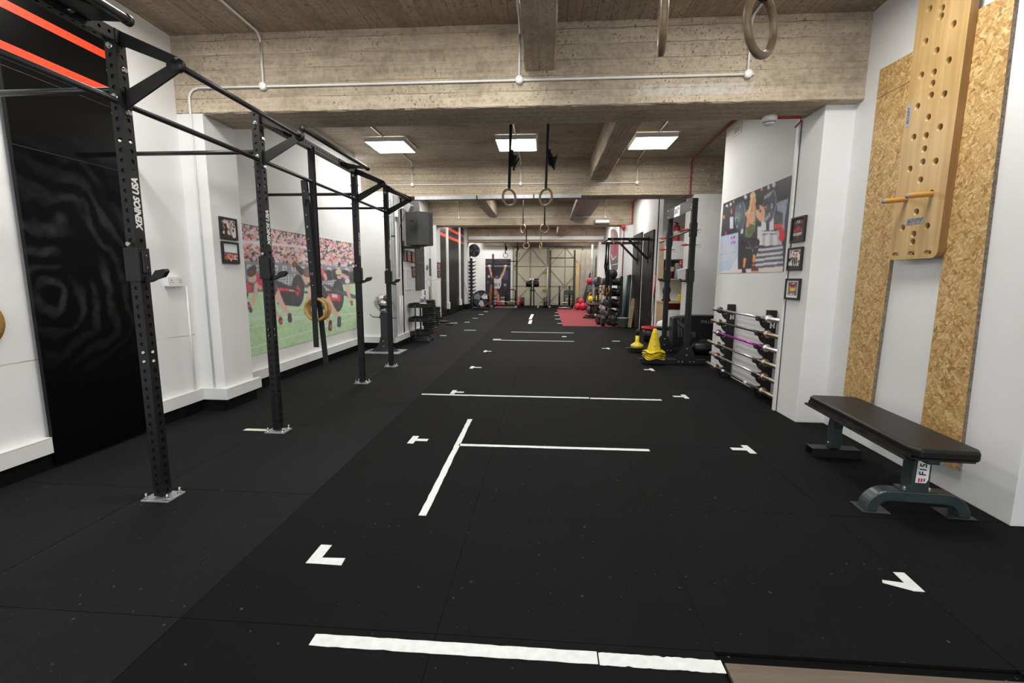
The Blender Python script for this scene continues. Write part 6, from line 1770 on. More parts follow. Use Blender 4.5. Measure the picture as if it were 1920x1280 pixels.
MB().lathe([(0, -.155), (.07, -.150), (.085, -.135), (.11, -.11), (.145, -.06), (.158, -.004), (.164, -.004), (.164, .006), (.158, .006)], (c.x, c.y, zc), n=32).build('lower_bowl', 'stainless', t)
MB().lathe([(.158, .006), (.150, .055), (.12, .105), (.07, .143), (0, .158)], (c.x, c.y, zc), n=32).build('dome', 'stainless', t)
m = MB(); m.lathe([(0, .012), (.052, .010), (.06, 0.0), (.06, -.03)], (c.x + .085, c.y - .085, zc + .085), (.55, -.62, .56), 22); m.build('opening', 'plug_hole', t)

t = thing('trolley', 'black three tier trolley on castors holding two clear bottles', 'trolley', (-2.52, 9.05, 0))
x0, x1, y0, y1 = -2.72, -2.34, 8.86, 9.24
for z in (.70, .42, .145):
    m = MB(); hh = .085; e = .004
    m.box((x0, y0, z), (x1, y1, z + e)).box((x0, y0, z), (x1, y0 + e, z + hh)).box((x0, y1 - e, z), (x1, y1, z + hh)).box((x0, y0, z), (x0 + e, y1, z + hh)).box((x1 - e, y0, z), (x1, y1, z + hh))
    m.build('tray', 'steel_black', t)
m = MB()
for x in (x0 + .14, x1 - .14):
    for y in (y0 - .008, y1 + .008): m.bar((x, y, .09), (x, y, .78), .022, .014)
m.build('post', 'steel_black', t)
m = MB()
for x in (x0 + .14, x1 - .14):
    for z in (.745, .725, .465, .445, .19, .17): m.cyl((x, y0 - .015, z), (x, y0 - .018, z), .006, 8)
m.build('rivet', 'bolt', t)
for y in (y0, y1):
    m = MB(); m.tube([(x0 - .02, y, .085), (x0 + .05, y, .095), (x1 - .05, y, .095), (x1 + .02, y, .085)], .009, 8); m.build('base_rail', 'steel_black', t)
for x in (x0 - .01, x1 + .01):
    for y in (y0, y1):
        m = MB(); m.cyl((x - .012, y, .034), (x + .012, y, .034), .034, 16); w_ = m.build('castor', 'black_rubber', t)
        m = MB(); m.cbox((x, y, .062), (.034, .02, .05)); m.cyl((x - .014, y, .034), (x + .014, y, .034), .012, 10); m.build('fork', 'bolt', w_)
for k, (px, lab) in enumerate(((790.5, 'clear plastic bottle on the trolley top, the one nearer the wall'), (795.5, 'taller clear plastic bottle on the trolley top, the one nearer the plates'))):
    q = fy(px, 573, 9.0); h = .17 + .03 * k; b = Vector((q.x, 9.0 + .03 * k, .705))
    t2 = thing('clear_bottle', lab, 'bottle', b, 'bottles on the trolley')
    MB().lathe([(0, 0), (.036, 0), (.038, .02), (.038, h * .6), (.03, h * .78), (.014, h * .9), (.014, h)], b, n=18).build('bottle', 'glass_clear', t2)
    MB().lathe([(0, h), (.018, h), (.018, h + .03), (.008, h + .04), (0, h + .04)], b, n=14).build('cap', 'white', t2); MB().lathe([(.0385, .04), (.039, .04), (.039, .09), (.0385, .09)], b, n=18).build('paper_label', 'white_ink', t2)

# weight plates, one by one
def plate_proto(r, h, name, label, group, col='black_rubber', hub='steel_grey'):
    t = thing(name, label, 'weight plate', (0, 0, 0), group)
    m = MB(); m.lathe([(.026, 0), (r * .30, 0), (r * .32, h * .12), (r * .78, h * .12), (r * .82, 0), (r * .97, 0), (r, h * .15), (r, h * .85), (r * .97, h), (r * .82, h), (r * .78, h * .88), (r * .32, h * .88), (r * .30, h), (.026, h), (.026, 0)], n=32)
    m.build('disc', col, t, 0, None, 2, True)
    m = MB(); m.lathe([(.025, -.001), (.05, -.001), (.052, .002), (.052, h - .002), (.05, h + .001), (.025, h + .001), (.025, -.001)], n=20); m.build('hub', hub, t, 0, None, 2, True)
    return t
def plate_stack(c, n, r, h, where, group):
    ords = ['lowest', 'second', 'third', 'fourth', 'fifth', 'sixth', 'seventh', 'eighth', 'ninth', 'tenth', 'eleventh', 'twelfth', 'thirteenth']
    p0 = plate_proto(r, h, 'weight_plate', 'black rubber weight plate, lowest of the %s' % where, group); rg = random.Random(n)
    p0.location = c
    for k in range(1, n):
        nm = 'topmost' if k == n - 1 else ords[k] + ' from the bottom'
        dup(p0, (c[0] + rg.uniform(-.012, .012), c[1] + rg.uniform(-.01, .01), c[2] + k * (h + .0012)), 'black rubber weight plate, %s of the %s' % (nm, where), rg.uniform(0, 6))
def dolly(c, r, label):
    t = thing('plate_dolly', label, 'dolly', (c[0], c[1], 0), 'dollies under the plate stacks')
    MB().lathe([(0, .085), (r, .085), (r, .11), (0, .11)], (c[0], c[1], 0), n=24).build('deck', 'steel_black', t)
    for k, an in enumerate((-.5, .9, 2.3, 3.9)):
        x, y = c[0] + r * .85 * math.cos(an), c[1] + r * .85 * math.sin(an)
        w_ = MB().cyl((x - .014, y, .034), (x + .014, y, .034), .034, 16).build('castor', 'red' if k == 0 else 'black_rubber', t)
        MB().cbox((x, y, .066), (.04, .02, .04)).build('fork', 'bolt', w_)
dolly((-2.83, 10.65), .235, 'black wheeled dolly with a red castor under the tall plate stack')
plate_stack((-2.83, 10.65, .112), 13, .215, .05, 'tall stack behind the trolley', 'plates in the tall stack')
dolly((-3.06, 12.35), .20, 'black wheeled dolly under the shorter plate stack by the wall')
plate_stack((-3.06, 12.35, .112), 9, .17, .042, 'shorter stack by the wall', 'plates in the shorter stack')
for (px, py, r, h, lab, mt) in ((829, 604, .19, .045, 'black plate lying on the floor in front of the shorter stack', 'black_rubber'), (843, 608.5, .11, .03, 'small dark plate lying loose on the floor beside the plate stacks', 'black_rubber'), (851, 606.5, .11, .02, 'small pale plate lying loose on the floor, farthest from the stacks', 'grey_plastic')):
    q = fz(px, py); p_ = plate_proto(r, h, 'weight_plate', lab, 'loose plates on the floor', mt); p_.location = (q.x, q.y, .002)
for (px, y, ht, lab) in ((797, 11.2, .98, 'short brown wooden handle standing behind the tall plate stack'), (806, 11.6, 1.08, 'longer brown wooden handle standing between the two plate stacks')):
    q = fy(px, 560, y); t2 = thing('sledgehammer', lab, 'hammer', (q.x, y, 0), 'hammers behind the plates')
    MB().cyl((q.x, y, .11), (q.x, y, ht), .019, 10).build('handle', 'brownwood', t2); MB().cbox((q.x, y, .06), (.17, .1, .11)).build('hammer_head', 'steel_black', t2, .008)

# things on the second pier
XP2 = -2.75
def pier_frame(px0, px1, py0, py1, label, paint):
    a_ = fx(px0, (py0 + py1) / 2, XP2 + .01); b_ = fx(px1, (py0 + py1) / 2, XP2 + .01); ym = (a_.y + b_.y) / 2
    z1 = H + (521 - py0) * ym / FPX * 1.0; z0 = H + (521 - py1) * ym / FPX * 1.0
    zt = fx((px0 + px1) / 2, py0, XP2).z; zb_ = fx((px0 + px1) / 2, py1, XP2).z
    framed(XP2, 1, a_.y, b_.y, zb_, zt, label, paint, .02, .014)
def ph_a(P): crowdish(P, (120, 110, 116), [(200, 60, 90), (60, 50, 60), (220, 180, 170)], 40, .1, .9, .06, 21); P.poly([(0, .35), (1, .35), (1, .6), (0, .6)], (190, 60, 96), uv=True)
def ph_b(P): crowdish(P, (130, 140, 160), [(226, 130, 50), (240, 170, 90), (60, 60, 80)], 40, 0, .5, .08, 22)
def ph_c(P): crowdish(P, (120, 80, 70), [(206, 90, 60), (60, 40, 44), (220, 160, 120)], 50, 0, 1, .08, 23)
def ph_d(P): crowdish(P, (70, 70, 76), [(160, 150, 150), (40, 40, 44), (190, 60, 60)], 50, 0, 1, .06, 24)
pier_frame(757, 762.5, 469, 490, 'small framed photo on the pier, first of the three under the speaker', ph_a)
pier_frame(763.5, 770.5, 470, 491, 'small framed photo with orange on the pier, middle of the three under the speaker', ph_b)
pier_frame(772, 778.5, 472, 492.5, 'small framed reddish photo on the pier, third under the speaker beside the chalkboard', ph_c)
pier_frame(772.5, 779.5, 499.5, 519.5, 'small framed dark photo on the pier, alone below the row of three', ph_d)
t = thing('chalkboard', 'tall narrow chalkboard with white scribbles on the side of the pier, beneath the speaker', 'chalkboard', (XP2, 9.95, 1.5))
a_ = fx(780, 500, XP2 + .02); b_ = fx(796, 500, XP2 + .02)
MB().box((XP2, a_.y, 1.03), (XP2 + .02, b_.y, 2.12)).build('slate', 'chalk', t, .002)
m = MB(); rg = random.Random(9)
for k in range(11):
    z = 1.62 + k * .043; yb = a_.y + .12
    for j in range(rg.randint(4, 8)): m.bar((XP2 + .0212, yb + j * .07, z), (XP2 + .0212, yb + j * .07 + rg.uniform(.02, .05), z + rg.uniform(-.02, .025)), .008, .001, (1, 0, 0))
m.build('chalk_marks', 'grey_ink', t)
a_ = fx(762, 524, XP2 + .012); b_ = fx(772.5, 524, XP2 + .012); zt = fx(767, 505, XP2).z; zb_ = fx(767, 543, XP2).z
t = thing('white_panel_sheet', 'blank white framed sheet on the pier below the small photos', 'notice sheet', (XP2, 9.1, 1.2))
MB().box((XP2, a_.y, zb_), (XP2 + .01, b_.y, zt)).build('sheet', 'trunk', t, .002); m = MB(); m.box((XP2 + .01, a_.y, zt - .012), (XP2 + .014, b_.y, zt)).box((XP2 + .01, a_.y, zb_), (XP2 + .014, b_.y, zb_ + .012)); m.build('edge_strip', 'white', t)
# speaker on a wall arm
sc = Vector((-2.42, 8.75, 2.22)); t = thing('loudspeaker', 'large charcoal loudspeaker on a wall arm, above the small photos and the chalkboard', 'loudspeaker', sc)
def rotz(p, a): return (p[0] * math.cos(a) - p[1] * math.sin(a), p[0] * math.sin(a) + p[1] * math.cos(a))
an = -.25
pl = [(-.23, -.14), (.06, -.17), (.20, -.02), (.20, .16), (-.14, .19), (-.23, .06)]
pl = [rotz(p_, an) for p_ in pl]
m = MB(); m.prism([(sc.x + p_[0], sc.y + p_[1]) for p_ in pl], (0, 0, sc.z - .31), (1, 0, 0), (0, 1, 0), .62); cab = m.build('cabinet', 'speaker', t, .012)
# tilt the cabinet slightly forward
a0 = rotz((-.14, -.152), an); m = MB()
hp = [(-.045 + .09 * k / 8, 0) for k in range(9)] + [(.045 * math.cos(PI * k / 8), -.035 * math.sin(PI * k / 8)) for k in range(1, 8)]
d_ = Vector((rotz((.29, -.03), an)[0], rotz((.29, -.03), an)[1], 0)).normalized()
m.prism([(p_[0], p_[1]) for p_ in hp], (sc.x + a0[0] + .05 * d_.x, sc.y + a0[1] - .0035 + .05 * d_.y, sc.z + .16), d_, (0, 0, 1), .003); m.build('handle_recess', 'plug_hole', t)
m = MB(); m.bar((XP2, 8.72, 1.875), (sc.x, sc.y, 1.875), .05, .05); m.box((XP2, 8.66, 1.76), (XP2 + .012, 8.78, 2.0)); m.box((sc.x - .1, sc.y - .1, 1.895), (sc.x + .1, sc.y + .1, 1.912)); m.build('wall_arm', 'steel_black', t)
cab.rotation_euler = (0, 0, 0)
t = thing('floodlight', 'small grey floodlight on the pier corner above the speaker', 'floodlight', (-2.62, 8.0, 2.55))
q = fy(766, 388, 8.2); m = MB(); m.bar(q + Vector((-.06, .05, .03)), q + Vector((.05, 0, -.04)), .10, .13); m.build('housing', 'grey_plastic', t, .006)
m = MB(); m.tube([q + Vector((-.06, .05, .02)), q + Vector((-.16, .1, 0)), (XP2 + .002, 8.32, q.z - .06)], .012, 8); m.cbox((XP2 + .03, 8.33, q.z - .1), (.06, .09, .12)); m.build('bracket', 'white', t)
t2 = MB(); t2.tube([q + Vector((-.1, .1, -.1)), (XP2 + .02, 8.45, 2.2), (XP2 + .015, 8.5, 2.0), (XP2 + .015, 8.42, 1.7), (XP2 + .012, 8.4, 1.3)], .005, 6); o = t2.build('cable', 'black_plastic'); tag(o, 'thin black cable looping down the pier beside the speaker', 'cable')
for k, y in enumerate((8.30, 8.42, 8.56)):
    o = MB().tube([(XP2 + .010, y, .235), (XP2 + .010, y, 2.3 if k == 0 else .95)], .011, 8).build('conduit', 'trunk'); tag(o, ('tall white pipe on the pier behind the speaker bracket', 'short white pipe on the pier rising from the trunking, nearer the corner', 'short white pipe on the pier rising from the trunking, nearer the trolley')[k], 'conduit', 'white pipes on the second pier')
t = thing('tablet_holder', 'small grey tablet held on a wall arm past the chalkboard', 'tablet', (XL, 12.6, 1.55))
q = fy(807, 501, 12.6); m = MB(); m.box((q.x - .02, 12.52, q.z - .24), (q.x + .03, 12.58, q.z + .24)); m.build('screen_back', 'dark_grey', t, .006); m = MB(); m.tube([(XL + .002, 12.7, q.z), (q.x, 12.56, q.z)], .014, 8); m.cbox((XL + .02, 12.7, q.z), (.04, .06, .14)); m.build('arm', 'grey_plastic', t)
t = thing('wall_bracket', 'empty white bracket arm on the wall below the tablet', 'bracket', (XL, 12.6, 1.2))
m = MB(); q = fy(799, 524, 12.6); m.cbox((XL + .02, 12.6, q.z), (.04, .06, .08)); m.tube([(XL + .02, 12.6, q.z), (XL + .25, 12.6, q.z + .01)], .012, 8); m.build('arm', 'white', t)
for (py0, py1, lab, pp) in ((491, 505, 'tiny framed pinkish photo on the third pier, the upper of two', ph_a), (506.5, 520, 'tiny framed dark photo on the third pier, the lower of two', ph_d)):
    q0 = fx(817.5, py0, -3.13); q1 = fx(821, py1, -3.13); framed(-3.13, 1, 13.06, 13.42, q1.z, q0.z, lab, pp, .02, .02)

# tall black boards between white strips, far left
for k, (ya_, yb_) in enumerate(((14.1, 15.45), (15.75, 17.75), (18.0, 18.86))):
    tall_board(XL - .07, ya_, yb_, 3.3, ('tall black board with red stripes on the far left wall, nearest of the three', 'tall black board with red stripes on the far left wall, middle and widest', 'tall black board with red stripes on the far left wall, farthest and narrowest')[k], 1, (2.98, 2.70))
for k, y in enumerate((14.02, 15.6, 17.88)):
    t = thing('cable_column', ('white upright cable column with a socket foot before the first far black board', 'white upright cable column between the first two far black boards', 'white upright cable column between the last two far black boards')[k], 'cable column', (XL - .07, y, 0), 'white columns between the far boards')
    MB().box((XL - .07, y - .05, .35), (XL - .0, y + .05, 3.38)).build('column', 'trunk', t, .004); MB().box((XL - .07, y - .08, .22), (XL + .03, y + .08, .45)).build('socket_box', 'white', t, .006)

# ================================================================ FAR LEFT CORNER
t = thing('wall_fan', 'dark round wall fan high in the far left alcove', 'fan', (-3.0, 19.9, 2.6))
c = fy(889, 469.5, 19.9)
nn = Vector((.55, -.84, 0)).normalized()
m = MB(); 
for k in range(7): m.torus(c + nn * (.05 - abs(k - 3) * .012), nn, .06 + .035 * k, .004, 30, 6)
m.torus(c, nn, .27, .012, 36, 8); m.build('cage', 'dark_grey', t)
m = MB(); m.lathe([(0, .0), (.26, -.01), (.26, -.02), (.09, -.07), (.08, -.2), (0, -.2)], c, nn, 28); m.build('shroud', 'plug_hole', t)
m = MB()
u = nn.cross(Vector((0, 0, 1))).normalized()
for k in range(4):
    a_ = k * PI / 2; e = u * math.cos(a_) + Vector((0, 0, 1)) * math.sin(a_); g = nn.cross(e)
    m.add([c + e * .04 - g * .02 + nn * .02, c + e * .24 - g * .08 + nn * .03, c + e * .24 + g * .06 + nn * .005, c + e * .04 + g * .03 + nn * .005], [(0, 1, 2, 3)])
m.build('blade', 'dark_grey', t)
m = MB(); m.tube([c - nn * .2, (-3.2, 20.0, c.z - .12), (-3.31, 20.0, c.z - .12)], .025, 10); m.cbox((-3.30, 20.0, c.z - .12), (.03, .12, .3)); m.build('wall_bracket', 'steel_black', t)
o = MB().tube([fy(868, 516, 19.0) + Vector((0, -.12, 0)), fy(872, 535, 18.85), fy(880, 565, 18.85)], .006, 6).build('cable', 'black_plastic'); tag(o, 'thin dark cable trailing down the far left pier beside the dumbbell tower', 'cable')

# tower rack with slanting pegs
t = thing('dumbbell_tower', 'tall narrow black tower rack with paired slanting cradles, far left corner', 'rack', (-3.1, 19.3, 0))
b = fy(884, 577, 19.3); X = b.x
MB().box((X - .05, 19.27, .02), (X + .05, 19.37, 2.13)).build('mast', 'steel_black', t, .004)
MB().box((X - .25, 19.1, .002), (X + .25, 19.6, .03)).build('foot', 'steel_black', t)
for k in range(12):
    z = .30 + k * .15
    m = MB()
    for s in (-1, 1):
        m.add([(X + s * .04, 19.26, z - .05), (X + s * .20, 19.26, z + .02), (X + s * .20, 19.26, z + .055), (X + s * .12, 19.26, z + .03), (X + s * .04, 19.26, z + .04),
               (X + s * .04, 19.30, z - .05), (X + s * .20, 19.30, z + .02), (X + s * .20, 19.30, z + .055), (X + s * .12, 19.30, z + .03), (X + s * .04, 19.30, z + .04)],
              [(0, 1, 2, 3, 4), (9, 8, 7, 6, 5)] + [(i, 5 + i, 5 + (i + 1) % 5, (i + 1) % 5) for i in range(5)])
    m.build('cradle', 'steel_black', t)
# drum fan on the floor
c = fy(902, 561, 18.6); c.z = .44
t = thing('drum_fan', 'big round drum fan on a floor stand in the far left corner', 'fan', (c.x, 18.6, 0))
nn = Vector((.35, -.93, .1)).normalized(); u = nn.cross(Vector((0, 0, 1))).normalized(); w = u.cross(nn)
m = MB(); m.lathe([(.33, .10), (.35, .11), (.355, 0), (.35, -.22), (.33, -.22), (.33, .10)], c, nn, 36); m.build('drum', 'black_plastic', t)
m = MB()
for rr in (.08, .14, .2, .26, .32): m.torus(c + nn * .10, nn, rr, .003, 30, 5)
for k in range(12):
    a_ = k * PI / 6; e = u * math.cos(a_) + w * math.sin(a_); m.tube([c + nn * .10 + e * .06, c + nn * .10 + e * .33], .003, 5)
m.build('grille', 'bolt', t)
m = MB()
for k in range(3):
    a_ = .4 + k * 2 * PI / 3; e = u * math.cos(a_) + w * math.sin(a_); g = nn.cross(e)
    m.add([c + e * .05 - g * .05 + nn * .03, c + e * .20 - g * .16 + nn * .05, c + e * .31 - g * .04 + nn * .03, c + e * .30 + g * .10 - nn * .02, c + e * .06 + g * .06 - nn * .02], [(0, 1, 2, 3, 4)], 0, True)
m.build('blade', 'galv', t)
MB().lathe([(0, .07), (.05, .06), (.06, 0), (.06, -.15), (0, -.15)], c, nn, 18).build('motor', 'black_plastic', t)
MB().lathe([(0, -.20), (.33, -.20), (.33, -.215), (0, -.215)], c, nn, 30).build('rear_mesh', 'dark_grey', t)
m = MB()
for s in (-1, 1): m.tube([c + u * s * .37, c + u * s * .38 + Vector((0, 0, -.30)), c + u * s * .36 + Vector((0, -.1, -.42)), c + u * s * .3 + Vector((0, .25, -.42))], .016, 8)
m.tube([c + u * .33 + Vector((0, .2, -.42)), c - u * .33 + Vector((0, .2, -.42))], .016, 8)
m.build('stand', 'steel_black', t)

# ================================================================ END WALL: door, poster
YE = 21.5; YD = 21.44
d0 = fy(961, 460, YD); d1 = fy(1176, 575, YD)
def ex(px): return fy(px, 520, YD).x
def ez(py): return fy(1000, py, YD).z
t = thing('door_1', 'wide cream metal sliding door with diagonal bracing across the end wall', 'door', (1.0, YD, 0)); t['kind'] = 'structure'; del t['category']; del t['label']
zt = ez(462)
for k, (pa, pb) in enumerate(((961, 1027), (1027.6, 1091), (1091.6, 1185))):
    lf = MB().box((ex(pa), YD, .02), (ex(pb), YD + .05, zt)).build('leaf', 'cream', t, .004)
    m = MB(); xa, xb = ex(pa) + .02, ex(pb) - .02; xm = (xa + xb) / 2; za, zb_ = ez(536), ez(499)
    y = YD - .012
    if k < 2:
        for x in (xa, xm, xb): m.bar((x, y, .05), (x, y, zt - .02), .035, .02, (0, 1, 0))
        for z in (za, zb_, zt - .03): m.bar((xa, y, z), (xb, y, z), .03, .018, (0, 1, 0))
        for (p_, q_) in (((xm, zt - .03), (xa, zb_ - .05)), ((xm, zt - .03), (xb, zb_ - .05)), ((xa, zb_ - .05), (xm, za)), ((xb, zb_ - .05), (xm, za)), ((xm, za), (xa, .1)), ((xm, za), (xb, .1))):
            m.bar((p_[0], y, p_[1]), (q_[0], y, q_[1]), .03, .014, (0, 1, 0))
    else:
        for z in (za, zb_): m.bar((xa, y, z), (xb, y, z), .03, .018, (0, 1, 0))
        m.bar((xa, y, za), (xm, y, zb_), .03, .014, (0, 1, 0)); m.bar((xa, y, za), (xm, y, .1), .03, .014, (0, 1, 0))
    m.build('brace', 'cream_dark', lf)
    if k == 0:
        m = MB(); m.cbox((ex(1022), YD - .03, ez(510)), (.2, .02, .09)); m.cbox((ex(1021), YD - .03, ez(544)), (.17, .02, .1)); m.build('lock_plate', 'brasswork', lf)
tag(MB().tube([(ex(1026), YD - .06, ez(556)), (ex(1026.5), YD - .06, ez(500))], .02, 8).build('door_bolt_bar', 'white'), 'tall white bolt bar on the meeting edge of the cream door', 'bar')
struct(MB().box((-2.9, 21.25, zt + .005), (3.4, 21.5, CEIL)), 'trim_2', 'soffit_shade')  # header added for the deep beam underside, its shade painted dark
# lifting poster on the end wall
pa = fy(910, 485, YE - .02); pb = fy(957, 572, YE - .02)
t = thing('sports_poster', 'dark tall photo poster of a lifter in a white vest with arms overhead, end wall', 'poster', (pa.x, YE, pb.z))
P = Print(YE - .016, pa.x, pb.x, pb.z, pa.z, 70, 120, 'y')
P.fill((34, 34, 44))
P.poly([(0, .9), (1, .9), (1, 1), (0, 1)], (70, 56, 62), uv=True)
for (u0, v0, r_, c_) in ((.14, .62, .05, (190, 190, 200)), (.1, .5, .03, (150, 150, 160)), (.78, .44, .05, (180, 170, 170)), (.08, .2, .08, (90, 110, 150))): P.ell(u0, v0, r_, r_ * .6, c_, uv=True, al=.8)
P.poly([(.7, .55), (.9, .55), (.9, .75), (.7, .75)], (60, 62, 84), uv=True)
P.limb([(.0, .845), (1, .845)], [.012, .012], (170, 170, 176), True)
sk = (196, 140, 118)
P.limb([(.16, .84), (.22, .70), (.3, .6)], [.07, .09, .1], sk, True); P.limb([(.8, .84), (.72, .70), (.62, .6)], [.07, .09, .1], sk, True); P.ell(.16, .85, .07, .02, (226, 220, 214), uv=True); P.ell(.8, .85, .07, .02, (226, 220, 214), uv=True)
P.ell(.45, .63, .09, .07, (50, 40, 44), uv=True); P.ell(.45, .60, .07, .04, (120, 90, 80), uv=True)
P.poly([(.3, .6), (.4, .57), (.52, .57), (.64, .61), (.62, .42), (.56, .36), (.36, .36), (.34, .42)], (206, 196, 200), uv=True)
P.poly([(.34, .36), (.6, .36), (.56, .28), (.38, .28)], (44, 32, 34), uv=True); P.limb([(.4, .28), (.5, .2), (.54, .06)], [.16, .14, .08], (186, 124, 100), True); P.limb([(.24, .4), (.2, .2), (.2, .05)], [.12, .1, .08], (150, 90, 60), True); P.limb([(.8, .35), (.78, .1)], [.14, .1], (70, 40, 40), True)
P.build('poster_print', t); MB().box((pa.x, YE - .015, pb.z), (pb.x, YE, pa.z)).build('poster_backing', 'white', t)
m = MB(); m.text('311', .22, (pa.x + (pb.x - pa.x) * .46, YE - .018, pb.z + (pa.z - pb.z) * .44), (1, 0, 0), (0, 0, 1), 0, .006); m.build('bib_number', 'black_ink', t)

# ================================================================ FAR RACKS
def far_rack(pxa, pxb, pytop_a, pytop_b, pybar, y, label):
    xa = fy(pxa, 560, y).x; xb = fy(pxb, 560, y).x
    t = thing('power_rack', label, 'power rack', ((xa + xb) / 2, y, 0), 'two tall racks by the end wall')
    for x, pt in ((xa, pytop_a), (xb, pytop_b)):
        zt = fy(pxa, pt, y).z; h = .04
        m = MB()
        for (o_, u_) in (((x, y - h, .02), (1, 0, 0)), ((x, y + h, .02), (-1, 0, 0)), ((x + h, y, .02), (0, 1, 0)), ((x - h, y, .02), (0, -1, 0))): m.plate_holes(o_, u_, (0, 0, 1), .08, zt - .02, 40, .014)
        m.add([(x - h, y - h, zt), (x + h, y - h, zt), (x + h, y + h, zt), (x - h, y + h, zt)], [(0, 1, 2, 3)])
        m.build('upright', 'steel_black', t)
        MB().box((x - .04, y - .55, .004), (x + .04, y + .45, .075)).build('foot', 'steel_black', t, .004)
        MB().cbox((x, y - .56, .05), (.085, .01, .08)).build('foot_cap', 'grey_plastic', t)
    zb_ = fy(pxa, pybar, y).z
    MB().cyl((xa, y, zb_), (xb, y, zb_), .02, 12).build('pull_up_bar', 'steel_black', t)
    MB().bar((xa, y + .3, .06), (xb, y + .3, .06), .06, .06).build('rear_tie', 'steel_black', t)
    return xa, xb
xa, xb = far_rack(924.5, 968.5, 476, 470, 489.5, 20.6, 'tall black rack in front of the lifting poster, holding the red plated barbell')
xc, xd = far_rack(1030.5, 1075.5, 469, 468.5, 483.5, 20.6, 'tall black rack in front of the cream door, nearer the red balls')
def loaded_bar(x0, x1, y, z, label, plates):
    t = thing('barbell', label, 'barbell', ((x0 + x1) / 2, y, z), 'loaded barbells by the end wall')
    MB().cyl((x0, y, z), (x1, y, z), .018, 10).build('shaft', 'steel_bare', t)
    return t
bz = .235
loaded_bar(xa - .42, xb + .42, 20.25, bz, 'loaded barbell on the floor through the rack by the lifting poster', None)
loaded_bar(xc - .42, xd + .42, 20.25, bz, 'loaded barbell on the floor through the rack by the cream door', None)
def disc(x, y, r, h, mat, label):
    p_ = thing('weight_plate', label, 'weight plate', (x, y, bz), 'plates on the far barbells')
    m = MB(); m.lathe([(.03, 0), (r * .3, 0), (r * .34, h * .2), (r * .75, h * .2), (r * .8, 0), (r * .97, 0), (r, h * .2), (r, h * .8), (r * .97, h), (r * .8, h), (r * .75, h * .8), (r * .34, h * .8), (r * .3, h), (.03, h), (.03, 0)], (x - h / 2, y, bz), (1, 0, 0), 28)
    m.build('disc', mat, p_)
    MB().lathe([(.02, -.002), (.05, -.002), (.05, h + .002), (.02, h + .002)], (x - h / 2, y, bz), (1, 0, 0), 16).build('hub', 'bolt', p_)
for x, mt, lab in ((xa - .15, 'red_ball', 'red plate on the barbell beside the drum fan, inner one'), (xa - .24, 'black_rubber', 'black plate on the barbell beside the drum fan, outer one'), (xb + .15, 'red_ball', 'red plate on the barbell nearer the bench machine, inner one'), (xb + .24, 'black_rubber', 'black plate next to the red plate, nearer the bench machine'), (xb + .33, 'black_rubber', 'outermost black plate on the red plated barbell'),
               (xc - .15, 'black_rubber', 'inner black plate on the barbell beside the bench machine'), (xc - .24, 'black_rubber', 'outer black plate on the barbell beside the bench machine'), (xd + .15, 'black_rubber', 'inner black plate on the barbell next to the red balls'), (xd + .24, 'black_rubber', 'outer black plate on the barbell next to the red balls')):
    disc(x, 20.25, .225, .075, mt, lab)
# small carry frame between the posts, storage of small discs
t = thing('carry_frame', 'low black tubular carry frame standing inside the poster side rack', 'frame', (fy(955, 560, 20.9).x, 20.95, 0))
q0 = fy(948, 560, 20.95).x; q1 = fy(966, 560, 20.95).x
m = MB(); m.tube([(q0, 20.95, .03), (q0, 20.95, .72), (q0 + .05, 20.95, .77), (q1 - .05, 20.95, .77), (q1, 20.95, .72), (q1, 20.95, .03)], .025, 10); m.build('hoop', 'steel_black', t); MB().tube([(q0, 20.95, .33), (q1, 20.95, .33)], .02, 8).build('cross_tube', 'steel_black', t)
t = thing('hand_truck', 'small red wheeled plate trolley behind the barbell by the lifting poster', 'plate trolley', (fy(936, 565, 20.8).x, 20.85, 0))
c = fy(936, 565, 20.8); MB().lathe([(0, -.03), (.09, -.03), (.12, -.02), (.12, .02), (.09, .03), (0, .03)], (c.x, 20.8, .15), (0, 1, 0), 22).build('wheel', 'red_ball', t)
m = MB(); m.tube([(c.x - .22, 20.9, .03), (c.x - .22, 20.9, .5)], .018, 8); m.tube([(c.x + .22, 20.9, .03), (c.x + .22, 20.9, .5)], .018, 8); m.bar((c.x - .3, 20.9, .2), (c.x + .3, 20.9, .2), .03, .03); m.build('frame', 'steel_black', t)
m = MB()
for sx in (-.2, -.1, .1, .2):
    for z in (.12, .26, .4): m.cyl((c.x + sx, 20.86, z), (c.x + sx, 20.92, z), .05, 12)
m.build('change_plate', 'grey_plastic', t)
tag(MB().box((fy(951, 570, 21.3).x, 21.25, .002), (fy(961, 570, 21.3).x, 21.42, .22)).build('cardboard_box', 'brasswork', None, .004), 'small tan box on the floor under the carry frame', 'box')
a_ = fz(925, 578); tag(MB().box((a_.x, 19.7, .001), (a_.x + 1.0, 20.55, .016)).build('lifting_platform', 'brownwood'), 'small brown wooden platform on the floor in front of the poster side rack', 'platform')

# glute ham bench
c = fy(998, 570, 20.2); t = thing('glute_ham_bench', 'black bench machine with thick roll pads on a tall post, before the cream door', 'exercise bench', (c.x, 20.2, 0))
x = c.x; z1 = .93
m = MB(); m.bar((x - .07, 20.2, .03), (x - .05, 20.2, z1), .06, .06); m.bar((x + .07, 20.2, .03), (x + .05, 20.2, z1), .06, .06); m.cbox((x, 20.2, .76), (.26, .1, .06)); m.build('post', 'steel_black', t, .003)
m = MB(); m.bar((x - .55, 20.0, .03), (x + .05, 20.3, .05), .06, .05); m.bar((x - .05, 20.2, .04), (x + .3, 20.2, .04), .06, .05); m.build('base', 'steel_black', t, .003)
for s in (-1, 1):
    m = MB(); m.lathe([(0, 0), (.10, 0), (.13, .02), (.13, .24), (.10, .26), (0, .26)], (x + s * .03, 20.2, 1.05), (s, 0, 0), 24); m.build('roll_pad', 'vinyl', t)
